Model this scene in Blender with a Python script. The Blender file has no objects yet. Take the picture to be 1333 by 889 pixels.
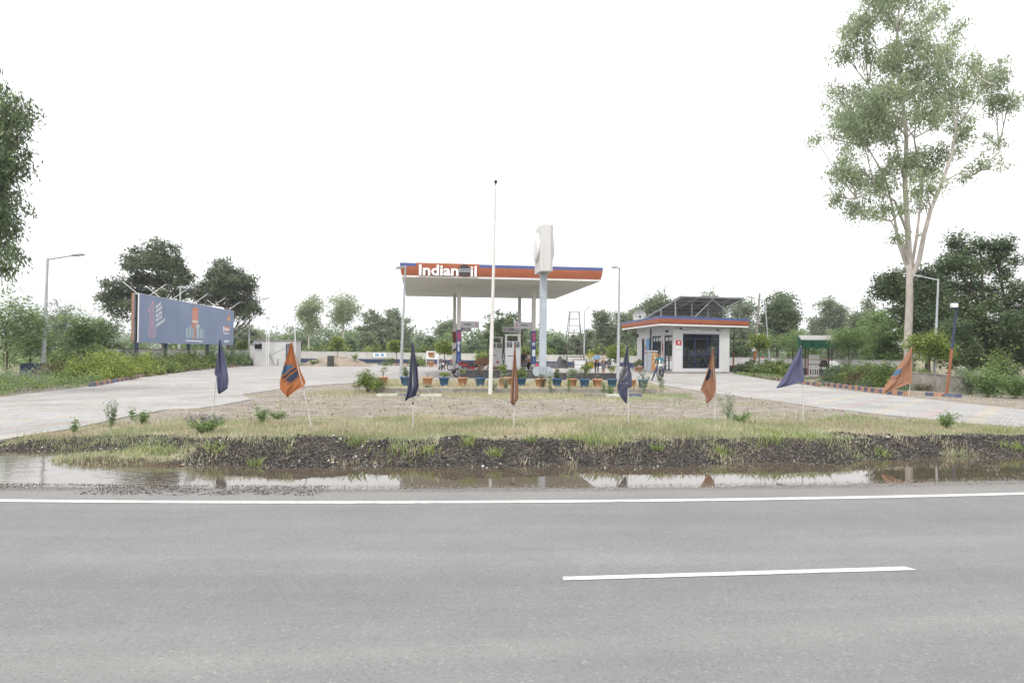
import bpy, math, random
import numpy as np
from mathutils import Vector, Matrix
from mathutils.geometry import tessellate_polygon
C = bpy.context.scene.collection
scene = bpy.context.scene
PI = math.pi
# ------------------------------------------------------------------ camera
F_PX, CAMH = 950.0, 1.95
fwd = Vector((0, 1, 13.5/950)).normalized()
rgt = Vector((1, 0, .010)); rgt = (rgt - fwd*rgt.dot(fwd)).normalized()
upv = rgt.cross(fwd)
cd = bpy.data.cameras.new('camera'); cam = bpy.data.objects.new('camera', cd); C.objects.link(cam)
cd.sensor_width = 36; cd.lens = F_PX/1333*36; cd.clip_end = 8000; cd.clip_start = .1
cam.matrix_world = Matrix(((rgt.x, upv.x, -fwd.x, 0), (rgt.y, upv.y, -fwd.y, 0), (rgt.z, upv.z, -fwd.z, CAMH), (0, 0, 0, 1)))
scene.camera = cam
def ray(px, py): return fwd + rgt*((px-666.5)/F_PX) - upv*((py-444.5)/F_PX)
def G(px, py, z=.25):
    d = ray(px, py); t = (z-CAMH)/d.z
    return Vector((d.x*t, d.y*t, z))
def P(px, py, D):
    d = ray(px, py); t = D/d.y
    return Vector((d.x*t, D, CAMH + d.z*t))
GZ = .25
def on(px, D, z=GZ):            # ground point seen in column px at distance D
    p = P(px, 460, D); return Vector((p.x, D, z))
# ------------------------------------------------------------------ noise
def vnoise(x, y, s=1.0, seed=0):
    x = np.asarray(x, float)/s + seed*17.31; y = np.asarray(y, float)/s + seed*9.17
    xi = np.floor(x); yi = np.floor(y); fx = x-xi; fy = y-yi
    fx = fx*fx*(3-2*fx); fy = fy*fy*(3-2*fy)
    def h(a, b):
        v = np.sin(a*127.1 + b*311.7 + seed*74.7)*43758.5453
        return v-np.floor(v)
    return (h(xi, yi)*(1-fx)+h(xi+1, yi)*fx)*(1-fy) + (h(xi, yi+1)*(1-fx)+h(xi+1, yi+1)*fx)*fy
def fb(x, y, s=1.0, seed=0, o=3):
    r = 0; a = .5; t = 0
    for k in range(o): r = r+a*vnoise(x, y, s/2**k, seed+k*3); t += a; a *= .55
    return r/t
def sstep(a, b, x):
    t = np.clip((x-a)/(b-a), 0, 1); return t*t*(3-2*t)
# ------------------------------------------------------------------ materials
def nt(name):
    m = bpy.data.materials.new(name); m.use_nodes = True; return m, m.node_tree.nodes, m.node_tree.links
def M(name, col, rough=.7, var=.12, scale=3.0, metal=0, bump=0, spec=.3, bscale=None, dirt=None, dirt_amt=.5, emit=None):
    m, N, L = nt(name); b = N['Principled BSDF']
    b.inputs['Roughness'].default_value = rough; b.inputs['Metallic'].default_value = metal
    b.inputs['Specular IOR Level'].default_value = spec
    tc = N.new('ShaderNodeTexCoord')
    n = N.new('ShaderNodeTexNoise'); n.inputs['Scale'].default_value = scale; n.inputs['Detail'].default_value = 6
    L.new(tc.outputs['Object'], n.inputs['Vector'])
    r = N.new('ShaderNodeMapRange'); r.inputs[1].default_value = .3; r.inputs[2].default_value = .7
    r.inputs[3].default_value = 1-var; r.inputs[4].default_value = 1+var
    L.new(n.outputs['Fac'], r.inputs[0])
    mx = N.new('ShaderNodeMix'); mx.data_type = 'RGBA'; mx.blend_type = 'MULTIPLY'; mx.inputs[0].default_value = 1
    mx.inputs[6].default_value = (*col, 1); L.new(r.outputs[0], mx.inputs[7])
    out = mx.outputs[2]
    if dirt:
        n2 = N.new('ShaderNodeTexNoise'); n2.inputs['Scale'].default_value = scale*.6; n2.inputs['Detail'].default_value = 8; n2.inputs['Roughness'].default_value = .7
        mp = N.new('ShaderNodeMapping'); mp.inputs['Scale'].default_value = (1, 1, .35); mp.inputs['Location'].default_value = (3, 7, 1)
        L.new(tc.outputs['Object'], mp.inputs[0]); L.new(mp.outputs[0], n2.inputs['Vector'])
        r2 = N.new('ShaderNodeMapRange'); r2.inputs[1].default_value = .48; r2.inputs[2].default_value = .72; r2.inputs[4].default_value = dirt_amt
        L.new(n2.outputs['Fac'], r2.inputs[0])
        m2 = N.new('ShaderNodeMix'); m2.data_type = 'RGBA'; L.new(r2.outputs[0], m2.inputs[0]); L.new(out, m2.inputs[6]); m2.inputs[7].default_value = (*dirt, 1)
        out = m2.outputs[2]
    L.new(out, b.inputs['Base Color'])
    if bump:
        n3 = N.new('ShaderNodeTexNoise'); n3.inputs['Scale'].default_value = bscale or scale*8; n3.inputs['Detail'].default_value = 5
        L.new(tc.outputs['Object'], n3.inputs['Vector'])
        bp = N.new('ShaderNodeBump'); bp.inputs['Strength'].default_value = bump; bp.inputs['Distance'].default_value = .02
        L.new(n3.outputs['Fac'], bp.inputs['Height']); L.new(bp.outputs[0], b.inputs['Normal'])
    return m
def leafmat(name, c1, c2, c3=None, trans=.28, rough=.5, scale=.6):
    m, N, L = nt(name); b = N['Principled BSDF']; out = N['Material Output']
    g = N.new('ShaderNodeNewGeometry'); tc = N.new('ShaderNodeTexCoord')
    n = N.new('ShaderNodeTexNoise'); n.inputs['Scale'].default_value = scale; n.inputs['Detail'].default_value = 3
    L.new(tc.outputs['Object'], n.inputs['Vector'])
    ad = N.new('ShaderNodeMath'); ad.operation = 'MULTIPLY_ADD'; ad.inputs[1].default_value = .75
    L.new(g.outputs['Random Per Island'], ad.inputs[0])
    ml = N.new('ShaderNodeMath'); ml.operation = 'MULTIPLY_ADD'; ml.inputs[1].default_value = 1.3; ml.inputs[2].default_value = -.5
    L.new(n.outputs['Fac'], ml.inputs[0]); L.new(ml.outputs[0], ad.inputs[2])
    cr = N.new('ShaderNodeValToRGB'); e = cr.color_ramp.elements
    e[0].color = (*c1, 1); e[1].color = (*c2, 1); e[0].position = .1; e[1].position = .75
    if c3: k = cr.color_ramp.elements.new(.97); k.color = (*c3, 1)
    L.new(ad.outputs[0], cr.inputs[0]); L.new(cr.outputs[0], b.inputs['Base Color'])
    b.inputs['Roughness'].default_value = rough; b.inputs['Specular IOR Level'].default_value = .35
    t = N.new('ShaderNodeBsdfTranslucent'); g2 = N.new('ShaderNodeGamma'); g2.inputs[1].default_value = .78; L.new(cr.outputs[0], g2.inputs[0]); L.new(g2.outputs[0], t.inputs['Color'])
    ms = N.new('ShaderNodeMixShader'); ms.inputs[0].default_value = trans+.1
    L.new(b.outputs[0], ms.inputs[1]); L.new(t.outputs[0], ms.inputs[2]); L.new(ms.outputs[0], out.inputs['Surface'])
    return m
def glassmat(name, tint=(.75, .8, .8), alpha=.8, rough=.02):
    m, N, L = nt(name); out = N['Material Output']; N.remove(N['Principled BSDF'])
    t = N.new('ShaderNodeBsdfTransparent'); t.inputs[0].default_value = (*[c*alpha for c in tint], 1)
    g = N.new('ShaderNodeBsdfGlossy'); g.inputs['Roughness'].default_value = rough
    fr = N.new('ShaderNodeFresnel'); fr.inputs[0].default_value = 1.5
    ms = N.new('ShaderNodeMixShader'); L.new(fr.outputs[0], ms.inputs[0]); L.new(t.outputs[0], ms.inputs[1]); L.new(g.outputs[0], ms.inputs[2])
    L.new(ms.outputs[0], out.inputs['Surface']); return m
# ------------------------------------------------------------------ mesh building
class MB:
    def __init__(s): s.v = []; s.f = []; s.mi = []; s.sm = []
    def add(s, vs, fs, mi=0, smooth=False):
        o = len(s.v); s.v += [tuple(v) for v in vs]
        for f in fs: s.f.append(tuple(i+o for i in f)); s.mi.append(mi); s.sm.append(smooth)
        return s
    def box(s, x0, x1, y0, y1, z0, z1, mi=0, ch=0):
        if ch:
            prof = [(x0+ch, y0), (x1-ch, y0), (x1, y0+ch), (x1, y1-ch), (x1-ch, y1), (x0+ch, y1), (x0, y1-ch), (x0, y0+ch)]
            def ins(p, d):
                cx, cy = (x0+x1)/2, (y0+y1)/2
                return (p[0]+(d if p[0] < cx else -d), p[1]+(d if p[1] < cy else -d))
            rings = [[(*ins(p, ch), z0) for p in prof], [(*p, z0+ch) for p in prof], [(*p, z1-ch) for p in prof], [(*ins(p, ch), z1) for p in prof]]
            vs = [v for r in rings for v in r]; fs = [tuple(range(7, -1, -1)), tuple(range(24, 32))]
            for k in range(3):
                for i in range(8): fs.append((k*8+i, k*8+(i+1) % 8, k*8+8+(i+1) % 8, k*8+8+i))
            return s.add(vs, fs, mi)
        vs = [(x, y, z) for z in (z0, z1) for y in (y0, y1) for x in (x0, x1)]
        return s.add(vs, [(0, 2, 3, 1), (4, 5, 7, 6), (0, 1, 5, 4), (1, 3, 7, 5), (3, 2, 6, 7), (2, 0, 4, 6)], mi)
    def beam(s, p, q, w, h=None, mi=0, up=(0, 0, 1)):     # rectangular bar p->q
        h = h or w; p = Vector(p); q = Vector(q); d = (q-p).normalized(); u = Vector(up)
        if abs(d.dot(u)) > .98: u = Vector((0, 1, 0))
        a = d.cross(u).normalized(); b = a.cross(d)
        vs = [e + a*(w/2*i) + b*(h/2*j) for e in (p, q) for (i, j) in ((-1, -1), (1, -1), (1, 1), (-1, 1))]
        return s.add(vs, [(3, 2, 1, 0), (4, 5, 6, 7), (0, 1, 5, 4), (1, 2, 6, 5), (2, 3, 7, 6), (3, 0, 4, 7)], mi)
    def tube(s, pts, rs, n=8, mi=0, cap=True, smooth=True):
        pts = [Vector(p) for p in pts]
        if not isinstance(rs, (list, tuple)): rs = [rs]*len(pts)
        vs = []; fs = []; a = None
        for i, p in enumerate(pts):
            d = (pts[min(i+1, len(pts)-1)]-pts[max(i-1, 0)]).normalized()
            if a is None:
                a = d.cross(Vector((0, 0, 1)) if abs(d.z) < .9 else Vector((0, 1, 0))).normalized()
            a = (a-d*a.dot(d)).normalized(); b = d.cross(a)
            for k in range(n):
                t = 2*PI*k/n; vs.append(p+(a*math.cos(t)+b*math.sin(t))*rs[i])
        for i in range(len(pts)-1):
            for k in range(n): fs.append((i*n+k, i*n+(k+1) % n, (i+1)*n+(k+1) % n, (i+1)*n+k))
        s.add(vs, fs, mi, smooth)
        if cap: s.add(vs[:n], [tuple(range(n-1, -1, -1))], mi); s.add(vs[-n:], [tuple(range(n))], mi)
        return s
    def lathe(s, prof, c=(0, 0, 0), n=16, mi=0, axis='z', smooth=True):
        vs = []; fs = []
        for (r, z) in prof:
            for k in range(n):
                t = 2*PI*k/n; x, y = r*math.cos(t), r*math.sin(t)
                v = (x, y, z) if axis == 'z' else ((x, z, y) if axis == 'y' else (z, x, y))
                vs.append((v[0]+c[0], v[1]+c[1], v[2]+c[2]))
        for i in range(len(prof)-1):
            for k in range(n):
                q = (i*n+k, i*n+(k+1) % n, (i+1)*n+(k+1) % n, (i+1)*n+k); fs.append(q if axis != 'y' else q[::-1])
        s.add(vs, fs, mi, smooth)
        return s
    def ball(s, c, r, n=10, mi=0):
        rx, ry, rz = r if isinstance(r, (tuple, list)) else (r, r, r)
        vs = []; fs = []; m = max(5, n//2+1)
        for i in range(m+1):
            ph = PI*i/m
            for k in range(n): t = 2*PI*k/n; vs.append((c[0]+rx*math.sin(ph)*math.cos(t), c[1]+ry*math.sin(ph)*math.sin(t), c[2]-rz*math.cos(ph)))
        for i in range(m):
            for k in range(n): fs.append((i*n+k, i*n+(k+1) % n, (i+1)*n+(k+1) % n, (i+1)*n+k))
        return s.add(vs, fs, mi, True)
    def poly(s, pts, z0, z1=None, mi=0):              # flat polygon, or prism when z1 given
        pts = [(p[0], p[1]) for p in pts]; n = len(pts)
        tri = tessellate_polygon([[Vector((x, y, 0)) for x, y in pts]])
        def o(t): # orient up
            a, b, c = [pts[i] for i in t]
            return t if (b[0]-a[0])*(c[1]-a[1])-(b[1]-a[1])*(c[0]-a[0]) > 0 else t[::-1]
        top = z0 if z1 is None else z1
        s.add([(x, y, top) for x, y in pts], [o(t) for t in tri], mi)
        if z1 is not None:
            ar = sum(pts[i][0]*pts[(i+1) % n][1]-pts[(i+1) % n][0]*pts[i][1] for i in range(n))
            vs = [(x, y, z0) for x, y in pts]+[(x, y, z1) for x, y in pts]
            fs = [(i, (i+1) % n, (i+1) % n+n, i+n) for i in range(n)]
            if ar < 0: fs = [f[::-1] for f in fs]
            s.add(vs, fs, mi)
        return s
    def xform(s, mat, start=0):
        for i in range(start, len(s.v)): s.v[i] = tuple(mat @ Vector(s.v[i]))
        return s
    def build(s, name, mats, parent=None):
        me = bpy.data.meshes.new(name); me.from_pydata(s.v, [], s.f)
        if not isinstance(mats, (list, tuple)): mats = [mats]
        for m in mats: me.materials.append(m)
        me.polygons.foreach_set('material_index', s.mi); me.polygons.foreach_set('use_smooth', s.sm)
        me.update()
        o = bpy.data.objects.new(name, me); C.objects.link(o)
        if parent: o.parent = parent
        return o
def npmesh(name, V, Fq, mats, parent=None, attrs=None, smooth=False, k=4, mi=None):
    me = bpy.data.meshes.new(name); nv = len(V); nf = len(Fq)
    me.vertices.add(nv); me.vertices.foreach_set('co', np.asarray(V, np.float32).ravel())
    me.loops.add(nf*k); me.loops.foreach_set('vertex_index', np.asarray(Fq, np.int32).ravel())
    me.polygons.add(nf); me.polygons.foreach_set('loop_start', np.arange(0, nf*k, k, dtype=np.int32))
    me.polygons.foreach_set('loop_total', np.full(nf, k, np.int32))
    for m in (mats if isinstance(mats, (list, tuple)) else [mats]): me.materials.append(m)
    if mi is not None: me.polygons.foreach_set('material_index', np.asarray(mi, np.int32))
    if smooth: me.polygons.foreach_set('use_smooth', np.ones(nf, bool))
    me.update(calc_edges=True)
    if attrs is not None:
        for an, av in attrs.items():
            a = me.color_attributes.new(an, 'FLOAT_COLOR', 'POINT'); a.data.foreach_set('color', np.asarray(av, np.float32).ravel())
    o = bpy.data.objects.new(name, me); C.objects.link(o)
    if parent: o.parent = parent
    return o
def tag(o, label=None, cat=None, group=None, kind=None):
    if label: o['label'] = label
    if cat: o['category'] = cat
    if group: o['group'] = group
    if kind: o['kind'] = kind
    return o
def thing(name, label, cat, loc=(0, 0, 0), rz=0, group=None, sc=1):
    o = bpy.data.objects.new(name, None); C.objects.link(o); o.location = loc; o.rotation_euler = (0, 0, rz)
    o.empty_display_size = .2
    if sc != 1: o.scale = (sc, sc, sc) if not isinstance(sc, tuple) else sc
    return tag(o, label, cat, group)
def copy_tree(o, parent=None):
    c = o.copy(); C.objects.link(c)
    if parent: c.parent = parent
    for ch in [x for x in o.children]: copy_tree(ch, c)
    return c
def text_data(s, bold=.0, extrude=0, res=2):
    cu = bpy.data.curves.new('t', 'FONT'); cu.body = s; cu.size = 1; cu.offset = bold; cu.extrude = extrude; cu.resolution_u = res
    o = bpy.data.objects.new('t', cu); C.objects.link(o)
    dg = bpy.context.evaluated_depsgraph_get(); dg.update()
    me = bpy.data.meshes.new_from_object(o.evaluated_get(dg))
    vs = [v.co.copy() for v in me.vertices]; fs = [tuple(p.vertices) for p in me.polygons]
    bpy.data.objects.remove(o); bpy.data.curves.remove(cu); bpy.data.meshes.remove(me)
    x0 = min(v.x for v in vs); x1 = max(v.x for v in vs); y0 = min(v.y for v in vs); y1 = max(v.y for v in vs)
    return [((v.x-x0)/(x1-x0), (v.y-y0)/(y1-y0), v.z) for v in vs], fs
def text(mb, s, org, xd, yd, mi=0, bold=.02, ex=0):     # lettering fitted to the box org + xd*u + yd*v
    vs, fs = text_data(s, bold, ex); org = Vector(org); xd = Vector(xd); yd = Vector(yd); n = xd.cross(yd).normalized()
    return mb.add([org+xd*a+yd*b+n*c for a, b, c in vs], fs, mi)
# ------------------------------------------------------------------ road line and terrain
def rl(x):
    x = np.asarray(x, float); xc = np.clip(x, -9, 10)
    return 9.52+.079*xc+.0065*xc*xc + (x-xc)*np.where(x > 0, .21, -.038)
def toe(x):
    x = np.asarray(x, float)
    return 3.25+.75*sstep(-4.5, -8, x)*1.0+.35*sstep(3, 9, x)+(fb(x, x*0, 1.1, 5)-.5)*.5-3.2*sstep(12.5, 15.5, x)-3.4*sstep(-11, -13.5, x)
def patch(x, v):      # grassy hump that reaches down into the water on the left
    return np.exp(-(((x+6.9)/1.15)**2)-(((v-3.75)/.55)**2))
WZ = -.05
def SL(x, y): return .16*sstep(19.5, 13.5, y)*sstep(-6.5, -9.5, x)
def gh(x, y):
    x = np.asarray(x, float); y = np.asarray(y, float); v = y-rl(x); t = toe(x)
    n = fb(x, y, .55, 1, 4)-.5
    topz = .27-.01*sstep(-5.5, -9.5, x)+(fb(x, y, 1.5, 2)-.5)*.2*sstep(-9, -6, x)-.03*sstep(-6.5, -9, x)
    w = 1.05+.5*sstep(-5, -9, x)+(fb(x, x*0, 1.7, 8)-.5)*.5
    k = sstep(0, 1, (v-t)/w)
    shore = .015-.02*sstep(.75, 1.3, v)-.09*sstep(1.2+.25*(fb(x, x*0, .8, 3)-.5), 1.9, v)
    wet = -.11+.05*sstep(.75, .25, (t-v))+.05*(fb(x, y, .5, 12)-.5)*sstep(1.2, .2, t-v)
    low = np.minimum(shore, wet*1.0) if False else np.where(v < 2.0, shore-.05, np.maximum(-.11, wet))
    z = low*(1-k)+topz*k
    z = z+.13*patch(x, v)*(1-k)
    z = np.where(x < -5.5, np.minimum(z, .245), z)
    z = z+n*.2*np.exp(-((k-.45)/.45)**2)*sstep(t-.3, t+.1, v)
    far = sstep(15.6, 21, y)
    flat = .235+(fb(x, y, 3, 4)-.5)*.03*sstep(34, 26, y)
    z = z*(1-far)+flat*far
    # left driveway side: the verge stays under the paving
    z = z-SL(x, y)*sstep(3, 4.6, v)
    z = np.where(v < 1.0, np.minimum(-.04, z), z)
    return z
def gh1(x, y): return float(gh(np.array([x]), np.array([y]))[0])
def axis(parts):
    out = []
    for a, b, s in parts: out += list(np.arange(a, b-1e-6, s))
    return np.array(out+[parts[-1][1]])
xs = axis([(-3000, -300, 450), (-300, -60, 40), (-60, -14, 2), (-14, -9.5, .25), (-9.5, 10.5, .055), (10.5, 16, .25), (16, 60, 2), (60, 300, 40), (300, 3000, 450)])
ys = axis([(-3000, -300, 450), (-300, -20, 40), (-20, 8, 2), (8, 9.6, .2), (9.6, 15.2, .05), (15.2, 21, .12), (21, 34, .35), (34, 100, 3), (100, 300, 25), (300, 3300, 500)])
X, Y = np.meshgrid(xs, ys); X = X.ravel(); Y = Y.ravel(); Z = gh(X, Y); Z = np.where(Y < 8, -.4, Z)
Vd = Y-rl(X); T = toe(X)
n1 = fb(X, Y, 1.6, 21)-.5; n2 = fb(X, Y, .5, 22)-.5
grav = sstep(-.6, -.1, Vd-T+n1*.5)*(1-sstep(1.0, 1.65, Vd-T+n1*1.6+n2*.5))
grav = np.clip(grav*(1-.95*np.clip(patch(X, Vd)*1.6, 0, 1)), 0, 1)
grav = np.maximum(grav, np.where(Vd < 2.2, 1, 0))
dirt = sstep(18.2, 20.2, Y+n1*3+np.clip(-X-2, 0, 8)*.25)*(1-sstep(26.0, 28.2, Y+n1*3+n2))
dirt = np.maximum(dirt, sstep(22, 25, Y)*sstep(5.5, 8.5, X+n1*3)*(1-sstep(45, 50, Y)))
dirt = np.maximum(dirt, sstep(3.2, 4.5, X+n1*3)*sstep(18.5, 20, Y+n1*2)*(1-sstep(36, 42, Y)))
dirt = np.maximum(dirt, .9*sstep(-1, -3.5, X+n1*2)*sstep(20.5, 22.5, Y+n1*3)*(1-sstep(45, 60, Y)))
dirt = np.clip(dirt, 0, 1)
mud = sstep(1.0, 1.5, Vd)*(1-sstep(-.5, .1, Vd-T+n2*.5))
attr = np.stack([grav, dirt, mud, np.ones_like(grav)], 1)
nx, ny = len(xs), len(ys)
ii, jj = np.meshgrid(np.arange(nx-1), np.arange(ny-1)); a0 = (jj*nx+ii).ravel()
Fq = np.stack([a0, a0+1, a0+1+nx, a0+nx], 1)
def groundmat():
    m, N, L = nt('verge_ground'); b = N['Principled BSDF']; b.inputs['Roughness'].default_value = .9; b.inputs['Specular IOR Level'].default_value = .2
    tc = N.new('ShaderNodeTexCoord'); at = N.new('ShaderNodeAttribute'); at.attribute_name = 'zone'; sp = N.new('ShaderNodeSeparateColor'); L.new(at.outputs['Color'], sp.inputs[0])
    def noise(s, d=6, r=.6):
        n = N.new('ShaderNodeTexNoise'); n.inputs['Scale'].default_value = s; n.inputs['Detail'].default_value = d; n.inputs['Roughness'].default_value = r; L.new(tc.outputs['Object'], n.inputs['Vector']); return n
    def ramp(src, *st):
        c = N.new('ShaderNodeValToRGB'); e = c.color_ramp.elements; e[0].position, e[0].color = st[0][0], (*st[0][1], 1); e[1].position, e[1].color = st[-1][0], (*st[-1][1], 1)
        for p, q in st[1:-1]: k = e.new(p); k.color = (*q, 1)
        L.new(src, c.inputs[0]); return c
    def mix(f, a, c):
        x = N.new('ShaderNodeMix'); x.data_type = 'RGBA'; L.new(f, x.inputs[0]); L.new(a, x.inputs[6]); L.new(c, x.inputs[7]); return x
    def mask(ch, s, amt=.9):     # zone channel broken up by noise
        n = noise(s, 8, .7); q = N.new('ShaderNodeMath'); q.operation = 'MULTIPLY_ADD'; q.inputs[1].default_value = amt; q.inputs[2].default_value = -.5*amt; L.new(n.outputs['Fac'], q.inputs[0])
        ad = N.new('ShaderNodeMath'); ad.operation = 'ADD'; L.new(sp.outputs[ch], ad.inputs[0]); L.new(q.outputs[0], ad.inputs[1])
        r = N.new('ShaderNodeMapRange'); r.inputs[1].default_value = .38; r.inputs[2].default_value = .62; L.new(ad.outputs[0], r.inputs[0]); return r.outputs[0]
    gr = ramp(noise(1.1, 8, .7).outputs['Fac'], (.3, (.12, .115, .07)), (.5, (.21, .195, .12)), (.7, (.31, .27, .19)))
    di = ramp(noise(2.2, 10, .72).outputs['Fac'], (.3, (.155, .13, .105)), (.5, (.24, .208, .172)), (.66, (.36, .335, .30)))
    v = N.new('ShaderNodeTexVoronoi'); v.inputs['Scale'].default_value = 45; L.new(tc.outputs['Object'], v.inputs['Vector'])
    gv0 = ramp(v.outputs['Color'], (0, (.016, .015, .014)), (.5, (.045, .04, .036)), (.85, (.11, .10, .09)), (1, (.24, .22, .20)))
    so = ramp(noise(2.6, 8, .75).outputs['Fac'], (.35, (.6, .58, .56)), (.52, (1, .97, .94)), (.7, (2.0, 1.75, 1.5))); gm = N.new('ShaderNodeMix'); gm.data_type = 'RGBA'; gm.blend_type = 'MULTIPLY'; gm.inputs[0].default_value = 1; L.new(gv0.outputs[0], gm.inputs[6]); L.new(so.outputs[0], gm.inputs[7]); gm.outputs[0].name; gv = type('o', (), {'outputs': [gm.outputs[2]]})
    mu = ramp(noise(3, 6).outputs['Fac'], (.3, (.05, .037, .025)), (.7, (.11, .085, .06)))
    c = mix(mask(1, .9), gr.outputs[0], di.outputs[0]); c = mix(mask(0, 2.5), c.outputs[2], gv.outputs[0]); c = mix(mask(2, 2), c.outputs[2], mu.outputs[0])
    L.new(c.outputs[2], b.inputs['Base Color'])
    bp = N.new('ShaderNodeBump'); bp.inputs['Strength'].default_value = .8; bp.inputs['Distance'].default_value = .03
    L.new(noise(18, 8, .75).outputs['Fac'], bp.inputs['Height']); L.new(bp.outputs[0], b.inputs['Normal']); return m
ground = npmesh('ground', np.stack([X, Y, Z], 1), Fq, groundmat(), attrs={'zone': attr}, smooth=True); tag(ground, kind='structure')
# ------------------------------------------------------------------ road
def asphalt():
    m, N, L = nt('asphalt'); b = N['Principled BSDF']; b.inputs['Specular IOR Level'].default_value = .35
    at = N.new('ShaderNodeAttribute'); at.attribute_name = 'lane'          # r = distance across the road (metres/20), g = along/100
    sp = N.new('ShaderNodeSeparateColor'); L.new(at.outputs['Color'], sp.inputs[0])
    tc = N.new('ShaderNodeTexCoord')
    def noise(s, d=6, r=.6, vec=None):
        n = N.new('ShaderNodeTexNoise'); n.inputs['Scale'].default_value = s; n.inputs['Detail'].default_value = d; n.inputs['Roughness'].default_value = r; L.new(vec or tc.outputs['Object'], n.inputs['Vector']); return n.outputs['Fac']
    def math_(op, a, c):
        q = N.new('ShaderNodeMath'); q.operation = op
        for i, z in enumerate((a, c)):
            if hasattr(z, 'links'): L.new(z, q.inputs[i])
            else: q.inputs[i].default_value = z
        return q.outputs[0]
    def ramp(src, *st):
        c = N.new('ShaderNodeValToRGB'); e = c.color_ramp.elements; e[0].position, e[0].color = st[0][0], (*st[0][1], 1); e[1].position, e[1].color = st[-1][0], (*st[-1][1], 1)
        for p, q in st[1:-1]: k = e.new(p); k.color = (*q, 1)
        L.new(src, c.inputs[0]); return c.outputs[0]
    def mixc(mode, f, a, c):
        x = N.new('ShaderNodeMix'); x.data_type = 'RGBA'; x.blend_type = mode
        if hasattr(f, 'links'): L.new(f, x.inputs[0])
        else: x.inputs[0].default_value = f
        L.new(a, x.inputs[6])
        if hasattr(c, 'links'): L.new(c, x.inputs[7])
        else: x.inputs[7].default_value = (*c, 1)
        return x.outputs[2]
    # worn wheel tracks run along the road
    mp = N.new('ShaderNodeMapping'); mp.inputs['Scale'].default_value = (.12, 1.6, 1); cx = N.new('ShaderNodeCombineXYZ')
    L.new(math_('MULTIPLY', sp.outputs[1], 100), cx.inputs[0]); L.new(math_('MULTIPLY', sp.outputs[0], 20), cx.inputs[1]); L.new(cx.outputs[0], mp.inputs[0])
    streak = noise(1.0, 5, .6, mp.outputs[0])
    base = ramp(streak, (.3, (.170, .170, .171)), (.5, (.188, .188, .188)), (.7, (.212, .212, .209)))
    pos = math_('ADD', math_('MULTIPLY', sp.outputs[0], 1), .0)
    band = ramp(pos, (0.0, (1, .99, .96)), (.30, (.98, .98, .97)), (.40, (1.04, 1.03, 1.0)), (.455, (1.13, 1.12, 1.08)), (.50, (.95, .95, .955)), (.60, (.93, .93, .94)), (.665, (1.07, 1.07, 1.05)), (.72, (.95, .95, .96)), (.79, (1.06, 1.06, 1.05)), (.83, (.95, .95, .97)), (.895, (.96, .96, .97)), (.905, (1.06, 1.05, 1.02)), (.93, (1.1, 1.06, 1.0)), (.955, (.9, .87, .83)), (.968, (.55, .52, .5)))
    c = mixc('MULTIPLY', 1, base, band)
    blot = ramp(noise(.8, 9, .7), (.35, (.93, .93, .93)), (.65, (1.06, 1.06, 1.05))); c = mixc('MULTIPLY', 1, c, blot)
    v = N.new('ShaderNodeTexVoronoi'); v.inputs['Scale'].default_value = 60; L.new(tc.outputs['Object'], v.inputs['Vector'])
    vs = N.new('ShaderNodeSeparateColor'); L.new(v.outputs['Color'], vs.inputs[0])
    agg = ramp(vs.outputs[0], (0, (.72, .72, .72)), (.12, (.93, .93, .93)), (.85, (1.04, 1.04, 1.04)), (.95, (1.1, 1.1, 1.09)), (.992, (1.4, 1.39, 1.35))); c = mixc('MULTIPLY', .8, c, agg)
    fine = ramp(noise(150, 3, .8), (.3, (.8, .8, .8)), (.7, (1.2, 1.2, 1.2))); c = mixc('MULTIPLY', .7, c, fine)
    pits = ramp(noise(9, 4, .85), (.66, (1, 1, 1)), (.72, (.62, .62, .62))); c = mixc('MULTIPLY', 1, c, pits)
    mp2 = N.new('ShaderNodeMapping'); mp2.inputs['Scale'].default_value = (2.5, 14, 1); L.new(cx.outputs[0], mp2.inputs[0])
    dash = ramp(noise(1, 3, .7, mp2.outputs[0]), (.70, (1, 1, 1)), (.75, (.6, .59, .57))); c = mixc('MULTIPLY', .9, c, dash)
    L.new(c, b.inputs['Base Color']); b.inputs['Roughness'].default_value = .75
    bp = N.new('ShaderNodeBump'); bp.inputs['Strength'].default_value = .6; bp.inputs['Distance'].default_value = .01
    L.new(noise(70, 5, .8), bp.inputs['Height']); L.new(bp.outputs[0], b.inputs['Normal']); return m
rx = axis([(-300, -20, 20), (-20, -12, 1), (-12, 14, .1), (14, 22, 1), (22, 300, 20)])
rv = np.array([-18, -14, -12, -10, -8, -7, -6, -5, -4, -3, -2, -1, 0, .5, .85, 1.1, 1.3])
RX, RV = np.meshgrid(rx, rv); RX = RX.ravel(); RV = RV.ravel()
edge = (RV > 1.2)*((fb(RX, RX*0, .45, 41)-.5)*.35+(fb(RX, RX*0, 3, 42)-.5)*.3)
RY = rl(RX)+RV+edge; RZ = np.where(RV > 1.2, -.062, np.where(RV > 1.0, -.035, np.where(RV > .8, -.015, np.where(RV > .4, -.004, 0))))
nx = len(rx); ii, jj = np.meshgrid(np.arange(nx-1), np.arange(len(rv)-1)); a0 = (jj*nx+ii).ravel()
lane = np.stack([(RV+18)/20, RX/100, RX*0, RX*0+1], 1)
road = npmesh('road', np.stack([RX, RY, RZ], 1), np.stack([a0, a0+1, a0+1+nx, a0+nx], 1), asphalt(), attrs={'lane': lane}); tag(road, kind='structure')
m_line = M('road_paint', (.60, .60, .585), .7, .12, 9, dirt=(.24, .24, .24), dirt_amt=.75)
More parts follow.
